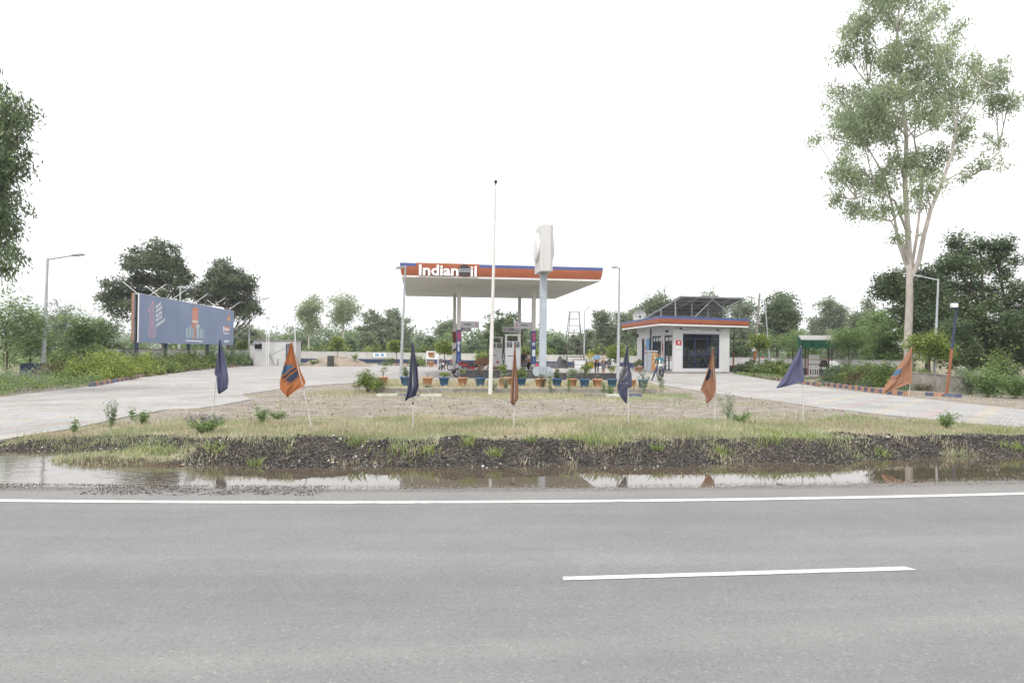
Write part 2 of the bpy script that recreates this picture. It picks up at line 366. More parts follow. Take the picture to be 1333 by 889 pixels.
def line(name, x0, x1, v0, v1, z, m, st=.2):
    b = MB(); n = max(2, int((x1-x0)/st)); L_ = np.linspace(x0, x1, n); vs = []
    for x in L_: r = float(rl(x)); vs += [(x, r+v0, z), (x, r+v1, z)]
    b.add(vs, [(2*i, 2*i+2, 2*i+3, 2*i+1) for i in range(n-1)]); return tag(b.build(name, m), kind='structure')
line('road_edge_line', -40, 40, -.075, .075, .005, m_line)
b = MB()
for (x0, v0, x1, v1) in ((.46, -3.24, 3.65, -3.17), (-8.7, -3.2, -5.6, -3.2), (9.7, -3.1, 12.8, -3.1)):
    r0, r1 = float(rl(x0)), float(rl(x1)); b.add([(x0, r0+v0-.05, .005), (x1+.06, r1+v1-.05, .005), (x1, r1+v1+.05, .005), (x0, r0+v0+.05, .005)], [(0, 1, 2, 3)])
tag(b.build('road_centre_line', m_line), kind='structure')
# ------------------------------------------------------------------ puddle
def watermat():
    m, N, L = nt('puddle_water'); b = N['Principled BSDF']
    b.inputs['Base Color'].default_value = (.085, .067, .048, 1); b.inputs['Roughness'].default_value = .015; b.inputs['IOR'].default_value = 1.6; b.inputs['Specular IOR Level'].default_value = .5
    tc = N.new('ShaderNodeTexCoord'); sx = N.new('ShaderNodeSeparateXYZ'); L.new(tc.outputs['Object'], sx.inputs[0])
    mp = N.new('ShaderNodeMapping'); mp.inputs['Scale'].default_value = (1.2, 3.2, 1); mp.inputs['Rotation'].default_value = (0, 0, -.35); L.new(tc.outputs['Object'], mp.inputs[0])
    n = N.new('ShaderNodeTexNoise'); n.inputs['Scale'].default_value = 3.2; n.inputs['Detail'].default_value = 2.5; n.inputs['Distortion'].default_value = .6; L.new(mp.outputs[0], n.inputs['Vector'])
    r = N.new('ShaderNodeMapRange'); r.inputs[1].default_value = -3.6; r.inputs[2].default_value = -6.2; r.inputs[3].default_value = .002; r.inputs[4].default_value = .05; L.new(sx.outputs[0], r.inputs[0])
    bp = N.new('ShaderNodeBump'); bp.inputs['Distance'].default_value = .06; L.new(r.outputs[0], bp.inputs['Strength']); L.new(n.outputs['Fac'], bp.inputs['Height']); L.new(bp.outputs[0], b.inputs['Normal'])
    return m
b = MB(); L_ = np.linspace(-30, 40, 60); vs = []
for x in L_: r = float(rl(x)); vs += [(x, r+.85, WZ), (x, r+5.0, WZ)]
b.add(vs, [(2*i, 2*i+2, 2*i+3, 2*i+1) for i in range(59)]); tag(b.build('puddle_water', watermat()), kind='structure')
# ------------------------------------------------------------------ forecourt paving
def GP(p):
    z = .26
    for _ in range(12): g = G(*p, z); z = .262-float(SL(np.array([g.x]), np.array([g.y]))[0])
    return tuple(g[:2])
low = [(-30, 8.5), (-16, 12.1)]+[GP(p) for p in [(0, 573), (60, 563), (100, 556), (150, 545), (215, 533), (262, 531), (284, 527.5), (330, 519.5), (316, 513), (345, 509), (370, 505.6), (420, 501), (469, 497.5), (492, 497), (600, 497), (700, 497.5), (845, 499), (866, 502), (906, 508), (933, 512), (960, 516), (1000, 520.6), (1072, 531), (1108, 534), (1156, 540), (1217, 546), (1246, 550), (1333, 556)]]+[(17.5, 14.5), (30, 10.5)]
up = [(36, 15)]+[G(*p, .26)[:2] for p in [(1333, 533.5), (1217, 520.5), (1130, 511.5), (1060, 503.2), (1000, 494.3), (960, 487.5)]]+[(19.5, 66), (21.5, 82), (13, 82.5), (-14, 88), (-22, 86)]+[G(*p, .26)[:2] for p in [(329, 475.8), (275, 479.8), (237, 483.8), (189, 490.2), (132, 501), (0, 517)]]+[(-30, 17.5), (-45, 14)]
def jag(pts, st, amp, seed):
    out = []
    for i in range(len(pts)-1):
        p = Vector(pts[i]); q = Vector(pts[i+1]); n = max(1, int((q-p).length/st)); nn = Vector((-(q-p).y, (q-p).x)).normalized()
        for k in range(n):
            w = p+(q-p)*(k/n); d = (float(fb(np.array([w.x]), np.array([w.y]), .9, seed)[0])-.5)*2*amp; out.append((w.x+nn.x*d, w.y+nn.y*d))
    return out+[tuple(pts[-1])]
FC = jag(low, .35, .16, 51)+up
def paver():
    m, N, L = nt('interlocking_pavers'); b = N['Principled BSDF']; b.inputs['Roughness'].default_value = .85; b.inputs['Specular IOR Level'].default_value = .2
    tc = N.new('ShaderNodeTexCoord'); mp = N.new('ShaderNodeMapping'); mp.inputs['Rotation'].default_value = (0, 0, math.radians(-53)); L.new(tc.outputs['Object'], mp.inputs[0])
    # rotated coordinates: y' runs across the stripes
    sx = N.new('ShaderNodeSeparateXYZ'); L.new(mp.outputs[0], sx.inputs[0])
    br = N.new('ShaderNodeTexBrick'); br.inputs['Scale'].default_value = 1; br.inputs['Brick Width'].default_value = .22; br.inputs['Row Height'].default_value = .11; br.inputs['Mortar Size'].default_value = .006
    br.inputs['Color1'].default_value = (.37, .372, .37, 1); br.inputs['Color2'].default_value = (.325, .328, .328, 1); br.inputs['Mortar'].default_value = (.25, .24, .225, 1); L.new(mp.outputs[0], br.inputs['Vector'])
    def mth(op, a, c=None):
        q = N.new('ShaderNodeMath'); q.operation = op; L.new(a, q.inputs[0])
        if c is not None: q.inputs[1].default_value = c
        return q.outputs[0]
    P_ = 2.56
    s = mth('MODULO', mth('ADD', mth('MULTIPLY', sx.outputs[1], -1), 2.03*-1+P_*60+.2), P_)  # 0..P
    def stripe(off):
        a = mth('COMPARE', mth('ADD', s, -off)); a.node.inputs[1].default_value = 0; a.node.inputs[2].default_value = .2; return a
    n = N.new('ShaderNodeTexNoise'); n.inputs['Scale'].default_value = 1.3; n.inputs['Detail'].default_value = 9; n.inputs['Roughness'].default_value = .75; L.new(tc.outputs['Object'], n.inputs['Vector'])
    wear = N.new('ShaderNodeMapRange'); wear.inputs[1].default_value = .35; wear.inputs[2].default_value = .65; wear.inputs[3].default_value = .15; wear.inputs[4].default_value = .6; L.new(n.outputs['Fac'], wear.inputs[0])
    col = br.outputs['Color']
    for off, cc in ((.22, (.37, .27, .255)), (.22+P_/2, (.44, .37, .27))):
        st = stripe(off); ml = mth('MULTIPLY', st); L.new(wear.outputs[0], ml.node.inputs[1])
        x = N.new('ShaderNodeMix'); x.data_type = 'RGBA'; L.new(ml, x.inputs[0]); L.new(col, x.inputs[6]); x.inputs[7].default_value = (*cc, 1); col = x.outputs[2]
    n2 = N.new('ShaderNodeTexNoise'); n2.inputs['Scale'].default_value = .35; n2.inputs['Detail'].default_value = 9; n2.inputs['Roughness'].default_value = .7; L.new(tc.outputs['Object'], n2.inputs['Vector'])
    cr = N.new('ShaderNodeValToRGB'); e = cr.color_ramp.elements; e[0].position = .3; e[0].color = (.80, .785, .755, 1); e[1].position = .6; e[1].color = (1.1, 1.1, 1.1, 1); L.new(n2.outputs['Fac'], cr.inputs[0])
    x = N.new('ShaderNodeMix'); x.data_type = 'RGBA'; x.blend_type = 'MULTIPLY'; x.inputs[0].default_value = 1; L.new(col, x.inputs[6]); L.new(cr.outputs[0], x.inputs[7])
    n3 = N.new('ShaderNodeTexNoise'); n3.inputs['Scale'].default_value = 5; n3.inputs['Detail'].default_value = 8; n3.inputs['Roughness'].default_value = .8; L.new(tc.outputs['Object'], n3.inputs['Vector'])
    cr3 = N.new('ShaderNodeValToRGB'); e = cr3.color_ramp.elements; e[0].position = .35; e[0].color = (.8, .78, .75, 1); e[1].position = .6; e[1].color = (1.06, 1.06, 1.06, 1); L.new(n3.outputs['Fac'], cr3.inputs[0])
    y = N.new('ShaderNodeMix'); y.data_type = 'RGBA'; y.blend_type = 'MULTIPLY'; y.inputs[0].default_value = 1; L.new(x.outputs[2], y.inputs[6]); L.new(cr3.outputs[0], y.inputs[7])
    L.new(y.outputs[2], b.inputs['Base Color'])
    bp = N.new('ShaderNodeBump'); bp.inputs['Strength'].default_value = .5; bp.inputs['Distance'].default_value = .02; L.new(n3.outputs['Fac'], bp.inputs['Height']); L.new(bp.outputs[0], b.inputs['Normal'])
    return m
import bmesh
b = MB(); b.poly(FC, .262); bm = bmesh.new()
vv = [bm.verts.new(v) for v in b.v]
for f in b.f: bm.faces.new([vv[i] for i in f])
for axs, vals in ((0, (-40, -30, -22, -16, -13, -11, -10, -9.5, -9, -8.5, -8, -7.5, -7, -6.5, -6)), (1, (9, 11, 13, 13.5, 14, 14.5, 15, 15.5, 16, 16.5, 17, 17.5, 18, 18.5, 19, 19.5))):
    for c in vals:
        no = Vector((0, 0, 0)); no[axs] = 1; bmesh.ops.bisect_plane(bm, geom=bm.verts[:]+bm.edges[:]+bm.faces[:], dist=1e-5, plane_co=no*c, plane_no=no)
be = [e for e in bm.edges if len(e.link_faces) == 1]
r_ = bmesh.ops.extrude_edge_only(bm, edges=be)
for v in [g for g in r_['geom'] if isinstance(g, bmesh.types.BMVert)]: v.co.z -= .05
for v in bm.verts: v.co.z -= float(SL(np.array([v.co.x]), np.array([v.co.y]))[0])
me = bpy.data.meshes.new('forecourt_paving'); bm.to_mesh(me); bm.free(); me.materials.append(paver()); o = bpy.data.objects.new('forecourt_paving', me); C.objects.link(o); tag(o, kind='structure')
# raised planter bed in front of the forecourt
m_conc = M('weathered_concrete', (.25, .235, .21), .9, .25, 4, bump=.5, dirt=(.11, .10, .08), dirt_amt=.7)
m_drygr = M('dry_bed_soil', (.27, .235, .15), .95, .35, 3, bump=.6)
TH = math.radians(7.3); U2 = Vector((math.cos(TH), math.sin(TH), 0)); V2 = Vector((-math.sin(TH), math.cos(TH), 0))
bl = [G(490, 511, .25), G(855, 512, .25)]; bb = [on(484, 39.4), on(850, 38.6)]
b = MB(); b.poly([bl[0]+Vector((.22, .22, 0)), bl[1]+Vector((-.2, .22, 0)), bb[1], bb[0]], .2, .405, 0); tag(b.build('planter_bed', m_drygr), kind='structure')
b = MB(); b.poly([bl[0]+Vector((-.05, -.0, 0)), bl[1], bl[1]+Vector((-.2, .22, 0)), bl[0]+Vector((.22, .22, 0))], .18, .43, 0)
b.poly([bl[0]+Vector((-.05, 0.002, 0)), bl[0]+Vector((.215, .222, 0)), bb[0]+Vector((-.1, 0, 0)), bb[0]+Vector((-.3, 0, 0))], .18, .425, 0)
tag(b.build('planter_kerb', m_conc), kind='structure')
# painted kerbs
m_kb = M('kerb_blue', (.085, .10, .165), .75, .2, 6, dirt=(.27, .25, .23), dirt_amt=.75); m_ko = M('kerb_orange', (.42, .215, .14), .75, .2, 6, dirt=(.3, .27, .24), dirt_amt=.7)
m_kw = M('kerb_white', (.62, .61, .58), .75, .15, 6, dirt=(.27, .25, .22), dirt_amt=.5)
def kerb(name, pts, seg=.5, h=.15, w=.16, mats=None, z=.262, gap=.02, seed=1):
    rnd = random.Random(seed); mats = mats or [m_kb, m_ko]; b = MB(); k = 0
    for i in range(len(pts)-1):
        p = Vector((*pts[i][:2], 0)); q = Vector((*pts[i+1][:2], 0)); n = max(1, round((q-p).length/seg)); d = (q-p)/n; e = d.normalized()
        for j in range(n):
            if rnd.random() < .03: k += 1; continue
            a = p+d*j+e*gap; c = p+d*(j+1); zz = z-.05; dz = rnd.uniform(-.015, .015); s = Vector((0, 0, 1)).cross(e)*(w/2); off = s*rnd.uniform(-.15, .15)
            vs = [a-s+off, c-s+off, c+s+off, a+s+off]; hh = h+dz
            b.add([(v.x, v.y, zz) for v in vs]+[(v.x, v.y, z+hh) for v in [a-s*.8+off, c-s*.8+off, c+s*.8+off, a+s*.8+off]], [(0, 1, 5, 4), (1, 2, 6, 5), (2, 3, 7, 6), (3, 0, 4, 7), (4, 5, 6, 7)], k % len(mats)); k += 1
    return tag(b.build(name, mats), kind='structure')
kerb('kerb', [G(*p, .25) for p in [(958, 485.5), (1000, 493.3), (1044, 499.4), (1067, 502.4)]], .5, .16, seed=1)
kerb('kerb', [G(*p, .25) for p in [(1072, 501.5), (1110, 506.6), (1150, 512), (1184, 515.5)]], .42, .17, seed=4)
kerb('kerb', [G(*p, .25) for p in [(1205, 514.5), (1228, 516), (1252, 517)]], .5, .12, seed=7)
kerb('kerb', [G(*p, .25) for p in [(118, 503.5), (132, 501), (189, 490.2), (237, 483.8), (275, 479.8), (329, 475.8)]], .55, .16, seed=2)
kerb('kerb', [(-15.5, 84.5), (-6, 83), (3, 81.8), (13.5, 80.5)], .6, .18, mats=[m_kb, m_ko, m_kw, m_ko], seed=3)
kerb('kerb', [(-24.5, 80), (-23.3, 79.2)], .5, .3, mats=[m_ko, m_kw], seed=5)
b = MB()
# ------------------------------------------------------------------ foliage
L_DARK = leafmat('leaf_dark', (0.062, 0.097, 0.048), (0.136, 0.193, 0.087), (0.284, 0.351, 0.153))
L_MANGO = leafmat('leaf_mango', (0.046, 0.070, 0.040), (0.116, 0.160, 0.079), (0.248, 0.248, 0.121))
L_MID = leafmat('leaf_mid', (0.095, 0.162, 0.057), (0.189, 0.284, 0.095), (0.359, 0.454, 0.170))
L_LIME = leafmat('leaf_lime', (.06, .09, .02), (.28, .36, .06), (.52, .58, .16), trans=.3)
L_HEDGE = leafmat('leaf_hedge', (.035, .055, .018), (.19, .27, .06), (.42, .50, .13), trans=.25)
L_EUC = leafmat('leaf_eucalyptus', (0.179, 0.235, 0.129), (0.347, 0.414, 0.235), (0.493, 0.549, 0.336), trans=.4)
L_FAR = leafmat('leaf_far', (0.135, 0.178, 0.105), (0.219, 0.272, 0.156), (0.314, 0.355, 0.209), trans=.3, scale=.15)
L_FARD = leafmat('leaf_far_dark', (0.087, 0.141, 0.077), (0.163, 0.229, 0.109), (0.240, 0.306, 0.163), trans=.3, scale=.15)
L_BROWN = leafmat('leaf_dry', (.10, .085, .045), (.17, .15, .07), (.25, .22, .12))
L_GREY = leafmat('leaf_grey', (0.155, 0.190, 0.129), (0.259, 0.310, 0.207), (0.414, 0.466, 0.328))
L_YEL = leafmat('leaf_yellow', (.3, .26, .02), (.5, .42, .03), (.6, .5, .1))
L_PUR = leafmat('flower_purple', (.22, .12, .28), (.38, .25, .45), (.5, .4, .55))
L_RED = leafmat('leaf_red', (.12, .06, .045), (.20, .10, .07), (.3, .18, .1))
L_G1 = leafmat('grass_green', (.21, .25, .11), (.40, .44, .24), (.58, .58, .38), trans=.3, scale=.5)
L_G2 = leafmat('grass_straw', (.36, .31, .20), (.55, .49, .34), (.68, .63, .48), trans=.3, scale=.5)
L_G3 = leafmat('grass_fresh', (0.156, 0.216, 0.060), (0.276, 0.348, 0.108), (0.432, 0.480, 0.204), trans=.35, scale=.5)
B_DARK = M('bark_dark', (.10, .085, .07), .95, .3, 4, bump=.6)
B_PALE = M('bark_pale', (.50, .46, .41), .85, .16, 2.2, bump=.3, dirt=(.26, .22, .18), dirt_amt=.75)
B_GREY = M('bark_grey', (.27, .25, .225), .9, .25, 3, bump=.4)
def leaves(clumps, n, ln, wd, rng, sub=.34, nsub=9, droop=.2, flat=0, shell=.55, tw=None, spread=.55):
    """leaf quads gathered on twigs; clumps = rows of x y z rx ry rz"""
    cl = np.asarray(clumps, float); w = (cl[:, 3]*cl[:, 5])**.8; w = w/w.sum()
    k = rng.choice(len(cl), size=max(len(cl), int(nsub*len(cl))), p=w); ns = len(k)
    d = rng.normal(size=(ns, 3)); d /= np.linalg.norm(d, axis=1)[:, None]
    rr = (shell+(1-shell)*rng.random(ns)**.7)*rng.choice([1, 1, 1, .45], ns)
    sc = cl[k, :3]+d*cl[k, 3:6]*rr[:, None]*.86; sr = cl[k, 3:6]*sub*rng.uniform(.55, 1.3, (ns, 1))
    sr[:, 2] *= .75
    if tw:      # many small twigs of real size strewn softly round each limb end
        ns = tw[2]; w2 = (cl[:, 3]**1.6*cl[:, 5]**.4); w2 /= w2.sum(); k = rng.choice(len(cl), size=ns, p=w2)
        sc = cl[k, :3]+np.clip(rng.normal(size=(ns, 3)), -1.9, 1.9)*cl[k, 3:6]*spread; sr = np.repeat(rng.uniform(tw[0], tw[1], (ns, 1)), 3, 1); sr[:, 2] *= .8
    ws = sr[:, 0]**2; ws /= ws.sum(); j = rng.choice(ns, size=n, p=ws)
    p = sc[j]+np.clip(rng.normal(size=(n, 3)), -2.4, 2.4)*sr[j]*.85
    ax = rng.normal(size=(n, 3)); ax[:, 2] = ax[:, 2]*.7-droop*2
    if flat: ax[:, 2] *= (1-flat)
    ax /= np.linalg.norm(ax, axis=1)[:, None]
    nn = rng.normal(size=(n, 3)); nn[:, 2] += .8+flat*3; b = np.cross(ax, nn); b /= np.linalg.norm(b, axis=1)[:, None]+1e-9
    L_ = ln*rng.uniform(.6, 1.3, n)[:, None]; W_ = wd*rng.uniform(.6, 1.3, n)[:, None]
    v0 = p; v1 = p+ax*L_*.5+b*W_*.5; v2 = p+ax*L_; v3 = p+ax*L_*.5-b*W_*.5
    V = np.stack([v0, v1, v2, v3], 1).reshape(-1, 3); return V, np.arange(n*4).reshape(-1, 4)
def limbs(mb, base, trunk_pts, trunk_r, clumps, rng, rmin=.03, every=1, up=.5, mi=0):
    """tapered trunk and a curved limb to each clump"""
    tp = [Vector(p) for p in trunk_pts]; n = len(tp)
    mb.tube(tp, [trunk_r[0]+(trunk_r[1]-trunk_r[0])*(i/(n-1))**.8 for i in range(n)], 9, mi)
    for c in clumps[::every]:
        c = Vector(c[:3]); best = None
        for i in range(1, n):
            for t in (0, .5):
                q = tp[i-1]+(tp[i]-tp[i-1])*(t+.0); dz = c.z-q.z; hd = math.hypot(c.x-q.x, c.y-q.y)
                cost = abs(dz-hd*up)+hd*.3+(0 if dz > 0 else 3)
                if best is None or cost < best[0]: best = (cost, q, (i-1+t)/(n-1))
        q, fr = best[1], best[2]; r0 = (trunk_r[0]+(trunk_r[1]-trunk_r[0])*fr**.8)*.5; L0 = (c-q).length
        m = q+(c-q)*.5+Vector((rng.normal()*.07*L0, rng.normal()*.07*L0, -.08*L0+rng.normal()*.03*L0))
        m2 = q+(c-q)*.25+Vector((rng.normal()*.04*L0, rng.normal()*.04*L0, -.07*L0))
        mb.tube([q, m2, m, c], [r0, r0*.75, r0*.5+rmin*.3, rmin*.6], 6, mi, cap=False)
        for _ in range(3):
            e = c+Vector(rng.normal(size=3)*.28*max(.6, L0*.25)); mb.tube([m, (m+e)/2+Vector(rng.normal(size=3)*.05), e], [r0*.35+rmin*.2, rmin*.6, rmin*.3], 5, mi, cap=False)
def crown_clumps(rng, h0, h1, rx, n, shape='round', ry=None):
    ry = ry or rx; out = []
    for i in range(n):
        for _ in range(20):
            d = rng.uniform(-1, 1, 3)
            if np.linalg.norm(d) < 1: break
        t = (d[2]+1)/2
        wdt = {'round': 1, 'cone': 1.15-.9*t, 'column': .75, 'umbrella': .5+.6*t, 'feather': .95-.55*t}[shape]
        if shape in ('cone', 'column', 'feather'): d[0] = rng.uniform(-1, 1); d[1] = rng.uniform(-1, 1)
        r = rng.uniform(.3, .5)*min(rx, (h1-h0)*.6)
        out.append([d[0]*rx*wdt*.8, d[1]*ry*wdt*.8, h0+r*.6+(h1-h0-r*1.2)*t, r*1.1, r*1.1, r*.85])
    return out
def tree(name, label, cat, loc, h, rx, leafm, bark, seed, n=9000, ln=.22, wd=.12, shape='round', h0=None, nc=14, tr=None, group=None, lean=0, droop=.15, sub=.34, nsub=9, clumps=None, flat=0, trunk=None, up=.5):
    rng = np.random.default_rng(seed); h0 = h*.3 if h0 is None else h0; tr = tr or h*.022
    cl = clumps or crown_clumps(rng, h0, h, rx, nc, shape)
    t = thing(name, label, cat, loc, 0, group)
    top = h*.82; tp = trunk or [(0, 0, -.1)]+[(lean*z/h+rng.normal()*.02*h*(z/h), rng.normal()*.015*h, z) for z in np.linspace(h*.2, top, 5)]
    mb = MB(); limbs(mb, loc, tp, (tr, tr*.25), cl, rng, rmin=max(.012, h*.0022), up=up); mb.build('trunk', bark, t)
    V, Fq = leaves(cl, n, ln, wd, rng, droop=droop, sub=sub, nsub=nsub, flat=flat, tw=(h*.022, h*.055, int(150+rx*45)), spread=.6); npmesh('crown', V, Fq, leafm, t)
    return t
def leafy(name, poly, nc, r, h, m, seed, n, ln=.09, wd=.05, zf=None):
    rng = np.random.default_rng(seed); px_ = [p[0] for p in poly]; py_ = [p[1] for p in poly]; x = rng.uniform(min(px_), max(px_), nc*3); y = rng.uniform(min(py_), max(py_), nc*3); ins = np.zeros(len(x), bool)
    for i in range(len(poly)):
        x0, y0 = poly[i]; x1, y1 = poly[(i+1) % len(poly)]; c = ((y0 > y) != (y1 > y)); ins ^= c & (x < (x1-x0)*(y-y0)/((y1-y0) or 1e-9)+x0)
    ins &= ~infc(x, y) & ~infc(x+r*.8, y) & ~infc(x-r*.8, y-r*.3) & ~infc(x, y-r*.8) & ~infc(x, y+r*.8)
    x, y = x[ins][:nc], y[ins][:nc]; hh = h*rng.uniform(.35, 1, len(x))*(.5+fb(x, y, 2.5, seed)); cl = np.stack([x, y, GZ+hh*.45, r*rng.uniform(.6, 1.2, len(x)), r*rng.uniform(.6, 1.2, len(x)), hh*.55], 1)
    V, Fq = leaves(cl, n, ln, wd, rng, sub=.5, nsub=6, shell=.2, droop=-.15); return tag(npmesh(name, V, Fq, m), kind='stuff')
def shrub(name, label, cat, loc, rx, h, leafm, seed, n=2500, ln=.07, wd=.04, group=None, ry=None, rz=0, stems=True, box=.0, dry=None, h0=.12, cols=None):
    rng = np.random.default_rng(seed); t = thing(name, label, cat, loc, rz, group); ry = ry or rx
    cl = []
    nx_ = max(3, int(rx/.22)); nyy = max(2, int(ry/.3))
    for i in range(int(nx_*nyy*2.2)+5):
        x, y = rng.uniform(-1, 1, 2); k = 1 if box else math.sqrt(max(0, 1-.75*(x*x+y*y)))
        z = h0+rng.uniform(.0, 1)*(h*k-h0); r = rng.uniform(.3, .45)*min(rx, h*.6)
        cl.append([x*(rx-r*.5), y*(ry-r*.4), max(r*.6, z-r*.5), r, r, r])
    cl += [[a*(rx-.3), c*(ry-.35), h*k_*.42, .34, .36, h*k_*.42] for a in np.linspace(-1, 1, 5) for c in (-1, 0, 1) for k_ in [math.sqrt(1-.35*(a*a+c*c)/1.0) if a*a+c*c < 2.5 else .5]] if name == 'hedge_plant' else []
    if box:
        for x in np.arange(-rx*.9, rx*.91, .3):
            for y in (-ry*.75, ry*.75, 0): cl.append([x, y, h-.28+rng.normal()*.03, .26, .26, .22]); cl.append([x, y, h*.45, .26, .26, h*.4])
    mb = MB()
    for i in range(7):
        a = rng.uniform(0, 2*PI); e = Vector((math.cos(a)*rx*rng.uniform(.3, .8), math.sin(a)*ry*.6, h*rng.uniform(.5, .85)))
        mb.tube([(rng.normal()*.05, rng.normal()*.05, -.05), e*.5+Vector((0, 0, -.05)), e], [.022, .015, .008], 5, cap=False)
    mb.build('stem', B_DARK, t)
    V, Fq = leaves(cl, n, ln, wd, rng, droop=0, sub=.5, nsub=6); mats = [leafm]; mi = None
    if dry is not None:
        mats = [leafm, dry]; c = V.reshape(-1, 4, 3).mean(1); mi = ((c[:, 2] < h*.55+rng.normal(size=len(c))*h*.12)).astype(int)
    npmesh('foliage', V, Fq, mats, t, mi=mi); return t
def topiary(name, label, loc, h, r, leafm, seed, n=2500, ln=.11, wd=.07, rz=None, group=None):
    rng = np.random.default_rng(seed); rz = rz or r*.85; t = thing(name, label, 'tree', loc, 0, group)
    cl = [[*(d*[r*.6, r*.6, rz*.6]+[0, 0, h-rz]), r*.45, r*.45, rz*.45] for d in [v/np.linalg.norm(v) for v in rng.normal(size=(14, 3))]]
    mb = MB(); limbs(mb, None, [(0, 0, -.05), (.03, .02, h*.25), (-.02, 0, h-rz*1.4), (0, 0, h-rz*.7)], (max(.04, r*.07), .02), cl, rng, .012); mb.build('trunk', B_DARK, t)
    V, Fq = leaves(cl, n, ln, wd, rng, droop=.1, sub=.5, nsub=7); npmesh('crown', V, Fq, leafm, t); return t
def weed(name, label, loc, h, spread, leafm, seed, nst=6, ln=.06, wd=.025, nl=40, flower=None, cat='plant', group=None):
    rng = np.random.default_rng(seed); t = thing(name, label, cat, loc, 0, group); mb = MB(); pos = []
    for i in range(nst):
        a = rng.uniform(0, 2*PI); s = spread*rng.uniform(.2, 1); hh = h*rng.uniform(.55, 1); e = Vector((math.cos(a)*s, math.sin(a)*s, hh)); m = e*.45+Vector((0, 0, .06*h))
        b0 = (rng.normal()*spread*.1, rng.normal()*spread*.1, -.03); mb.tube([b0, m, e], [.006, .005, .003], 4, cap=False)
        for k in range(nl): u = rng.uniform(.2, 1); q = m*(2*u*(1-u))+e*(u*u) if u < 1 else e; pos.append(tuple(q+Vector(rng.normal(size=3)*.035*max(1, h))))
    mb.build('stem', B_DARK if leafm is L_BROWN else L_MID, t); p = np.array(pos); n = len(p)
    def quads(p, ln, wd):
        n = len(p); ax = rng.normal(size=(n, 3)); ax[:, 2] = abs(ax[:, 2])*.6; ax /= np.linalg.norm(ax, axis=1)[:, None]; b = np.cross(ax, rng.normal(size=(n, 3))); b /= np.linalg.norm(b, axis=1)[:, None]
        L_ = ln*rng.uniform(.6, 1.3, n)[:, None]; W_ = wd*rng.uniform(.6, 1.3, n)[:, None]
        return np.stack([p, p+ax*L_*.5+b*W_*.5, p+ax*L_, p+ax*L_*.5-b*W_*.5], 1).reshape(-1, 3), np.arange(n*4).reshape(-1, 4)
    npmesh('leaves', *quads(p, ln, wd), leafm, t)
    if flower is not None:
        top = p[p[:, 2] > np.quantile(p[:, 2], .78)]; npmesh('blossom', *quads(top+[0, 0, .02], .035, .03), flower, t)
    return t
# ------------------------------------------------------------------ grass and stones on the verge
def scatter(n, box, dens, rng):
    x = rng.uniform(box[0], box[1], n); y = rng.uniform(box[2], box[3], n); k = rng.random(n) < dens(x, y); return x[k], y[k]
def blades(name, x, y, hmin, hmax, wd, m, rng, zf=gh, lean=.5, clump=None):
    n = len(x); z = zf(x, y)-.01; h = rng.uniform(hmin, hmax, n)
    if clump is not None: h = h*clump(x, y)
    a = rng.uniform(0, 2*PI, n); w_ = wd*rng.uniform(.6, 1.4, n)/2; l = rng.uniform(0, lean, n)*h; la = rng.uniform(0, 2*PI, n)
    v = np.stack([np.stack([x-np.cos(a)*w_, y-np.sin(a)*w_, z], 1), np.stack([x+np.cos(a)*w_, y+np.sin(a)*w_, z], 1),
                  np.stack([x+np.cos(a)*w_*.6+np.cos(la)*l*.4, y+np.sin(a)*w_*.6+np.sin(la)*l*.4, z+h*.6], 1), np.stack([x+np.cos(la)*l, y+np.sin(la)*l, z+h], 1)], 1).reshape(-1, 3)
    o = npmesh(name, v, np.arange(n*4).reshape(-1, 4), m); tag(o, kind='stuff'); return o
rg = np.random.default_rng(7)
def kk(x, y): return (y-rl(x)-toe(x))
def infc(x, y):   # inside the paving polygon
    inside = np.zeros(len(x), bool); pts = FC; n = len(pts)
    for i in range(n):
        x0, y0 = pts[i]; x1, y1 = pts[(i+1) % n]
        c = ((y0 > y) != (y1 > y)); xi = (x1-x0)*(y-y0)/((y1-y0) if y1 != y0 else 1e-9)+x0; inside ^= c & (x < xi)
    return inside
def dens_g(x, y):
    k = kk(x, y); n = fb(x, y, 1.0, 61); n2 = fb(x, y, .3, 62)
    d = sstep(.9, 1.7, k+(n-.5)*1.9)*(1-.97*sstep(17.6, 19.4, y+(n-.5)*4+np.clip(-x-2, 0, 8)*.3))
    d = np.maximum(d, np.clip(patch(x, y-rl(x))*2.2, 0, 1)*sstep(-1.2, -.6, k))
    d = np.maximum(d, .85*sstep(.50, .62, fb(x, y, 1.2, 63))*sstep(-.05, .3, k)*(k < 2))
    d = d*sstep(.3, .5, n2+.08)
    return d
x, y = scatter(230000, (-14, 16, 12.4, 21), dens_g, rg); ok = ~infc(x, y) & (gh(x, y) > WZ-.03); x, y = x[ok], y[ok]
hsc = lambda x, y: .55+.9*fb(x, y, .7, 64)
gsel = fb(x, y, 1.3, 65)+rg.normal(size=len(x))*.12 + .02*(y-16)
blades('grass', x[gsel < .5], y[gsel < .5], .03, .12, .014, L_G1, rg, clump=hsc)
blades('dry_grass', x[gsel >= .5], y[gsel >= .5], .03, .14, .013, L_G2, rg, clump=hsc)
def dens_b(x, y):
    n = fb(x, y, 1.6, 71); d = sstep(25.5, 28.5, y+(n-.5)*4)*(1-sstep(31, 32, y))*(x > -8)*(x < 7.2+(n-.5)*2)
    d = np.maximum(d, .22*sstep(.5, .62, fb(x, y, 1.2, 72))*(y < 27)*(y > 18)); return d*.9
x, y = scatter(120000, (-11, 14, 18, 31), dens_b, rg); ok = ~infc(x, y); x, y = x[ok], y[ok]
gs = rg.random(len(x)) < .45+.5*sstep(2.5, 5, x)
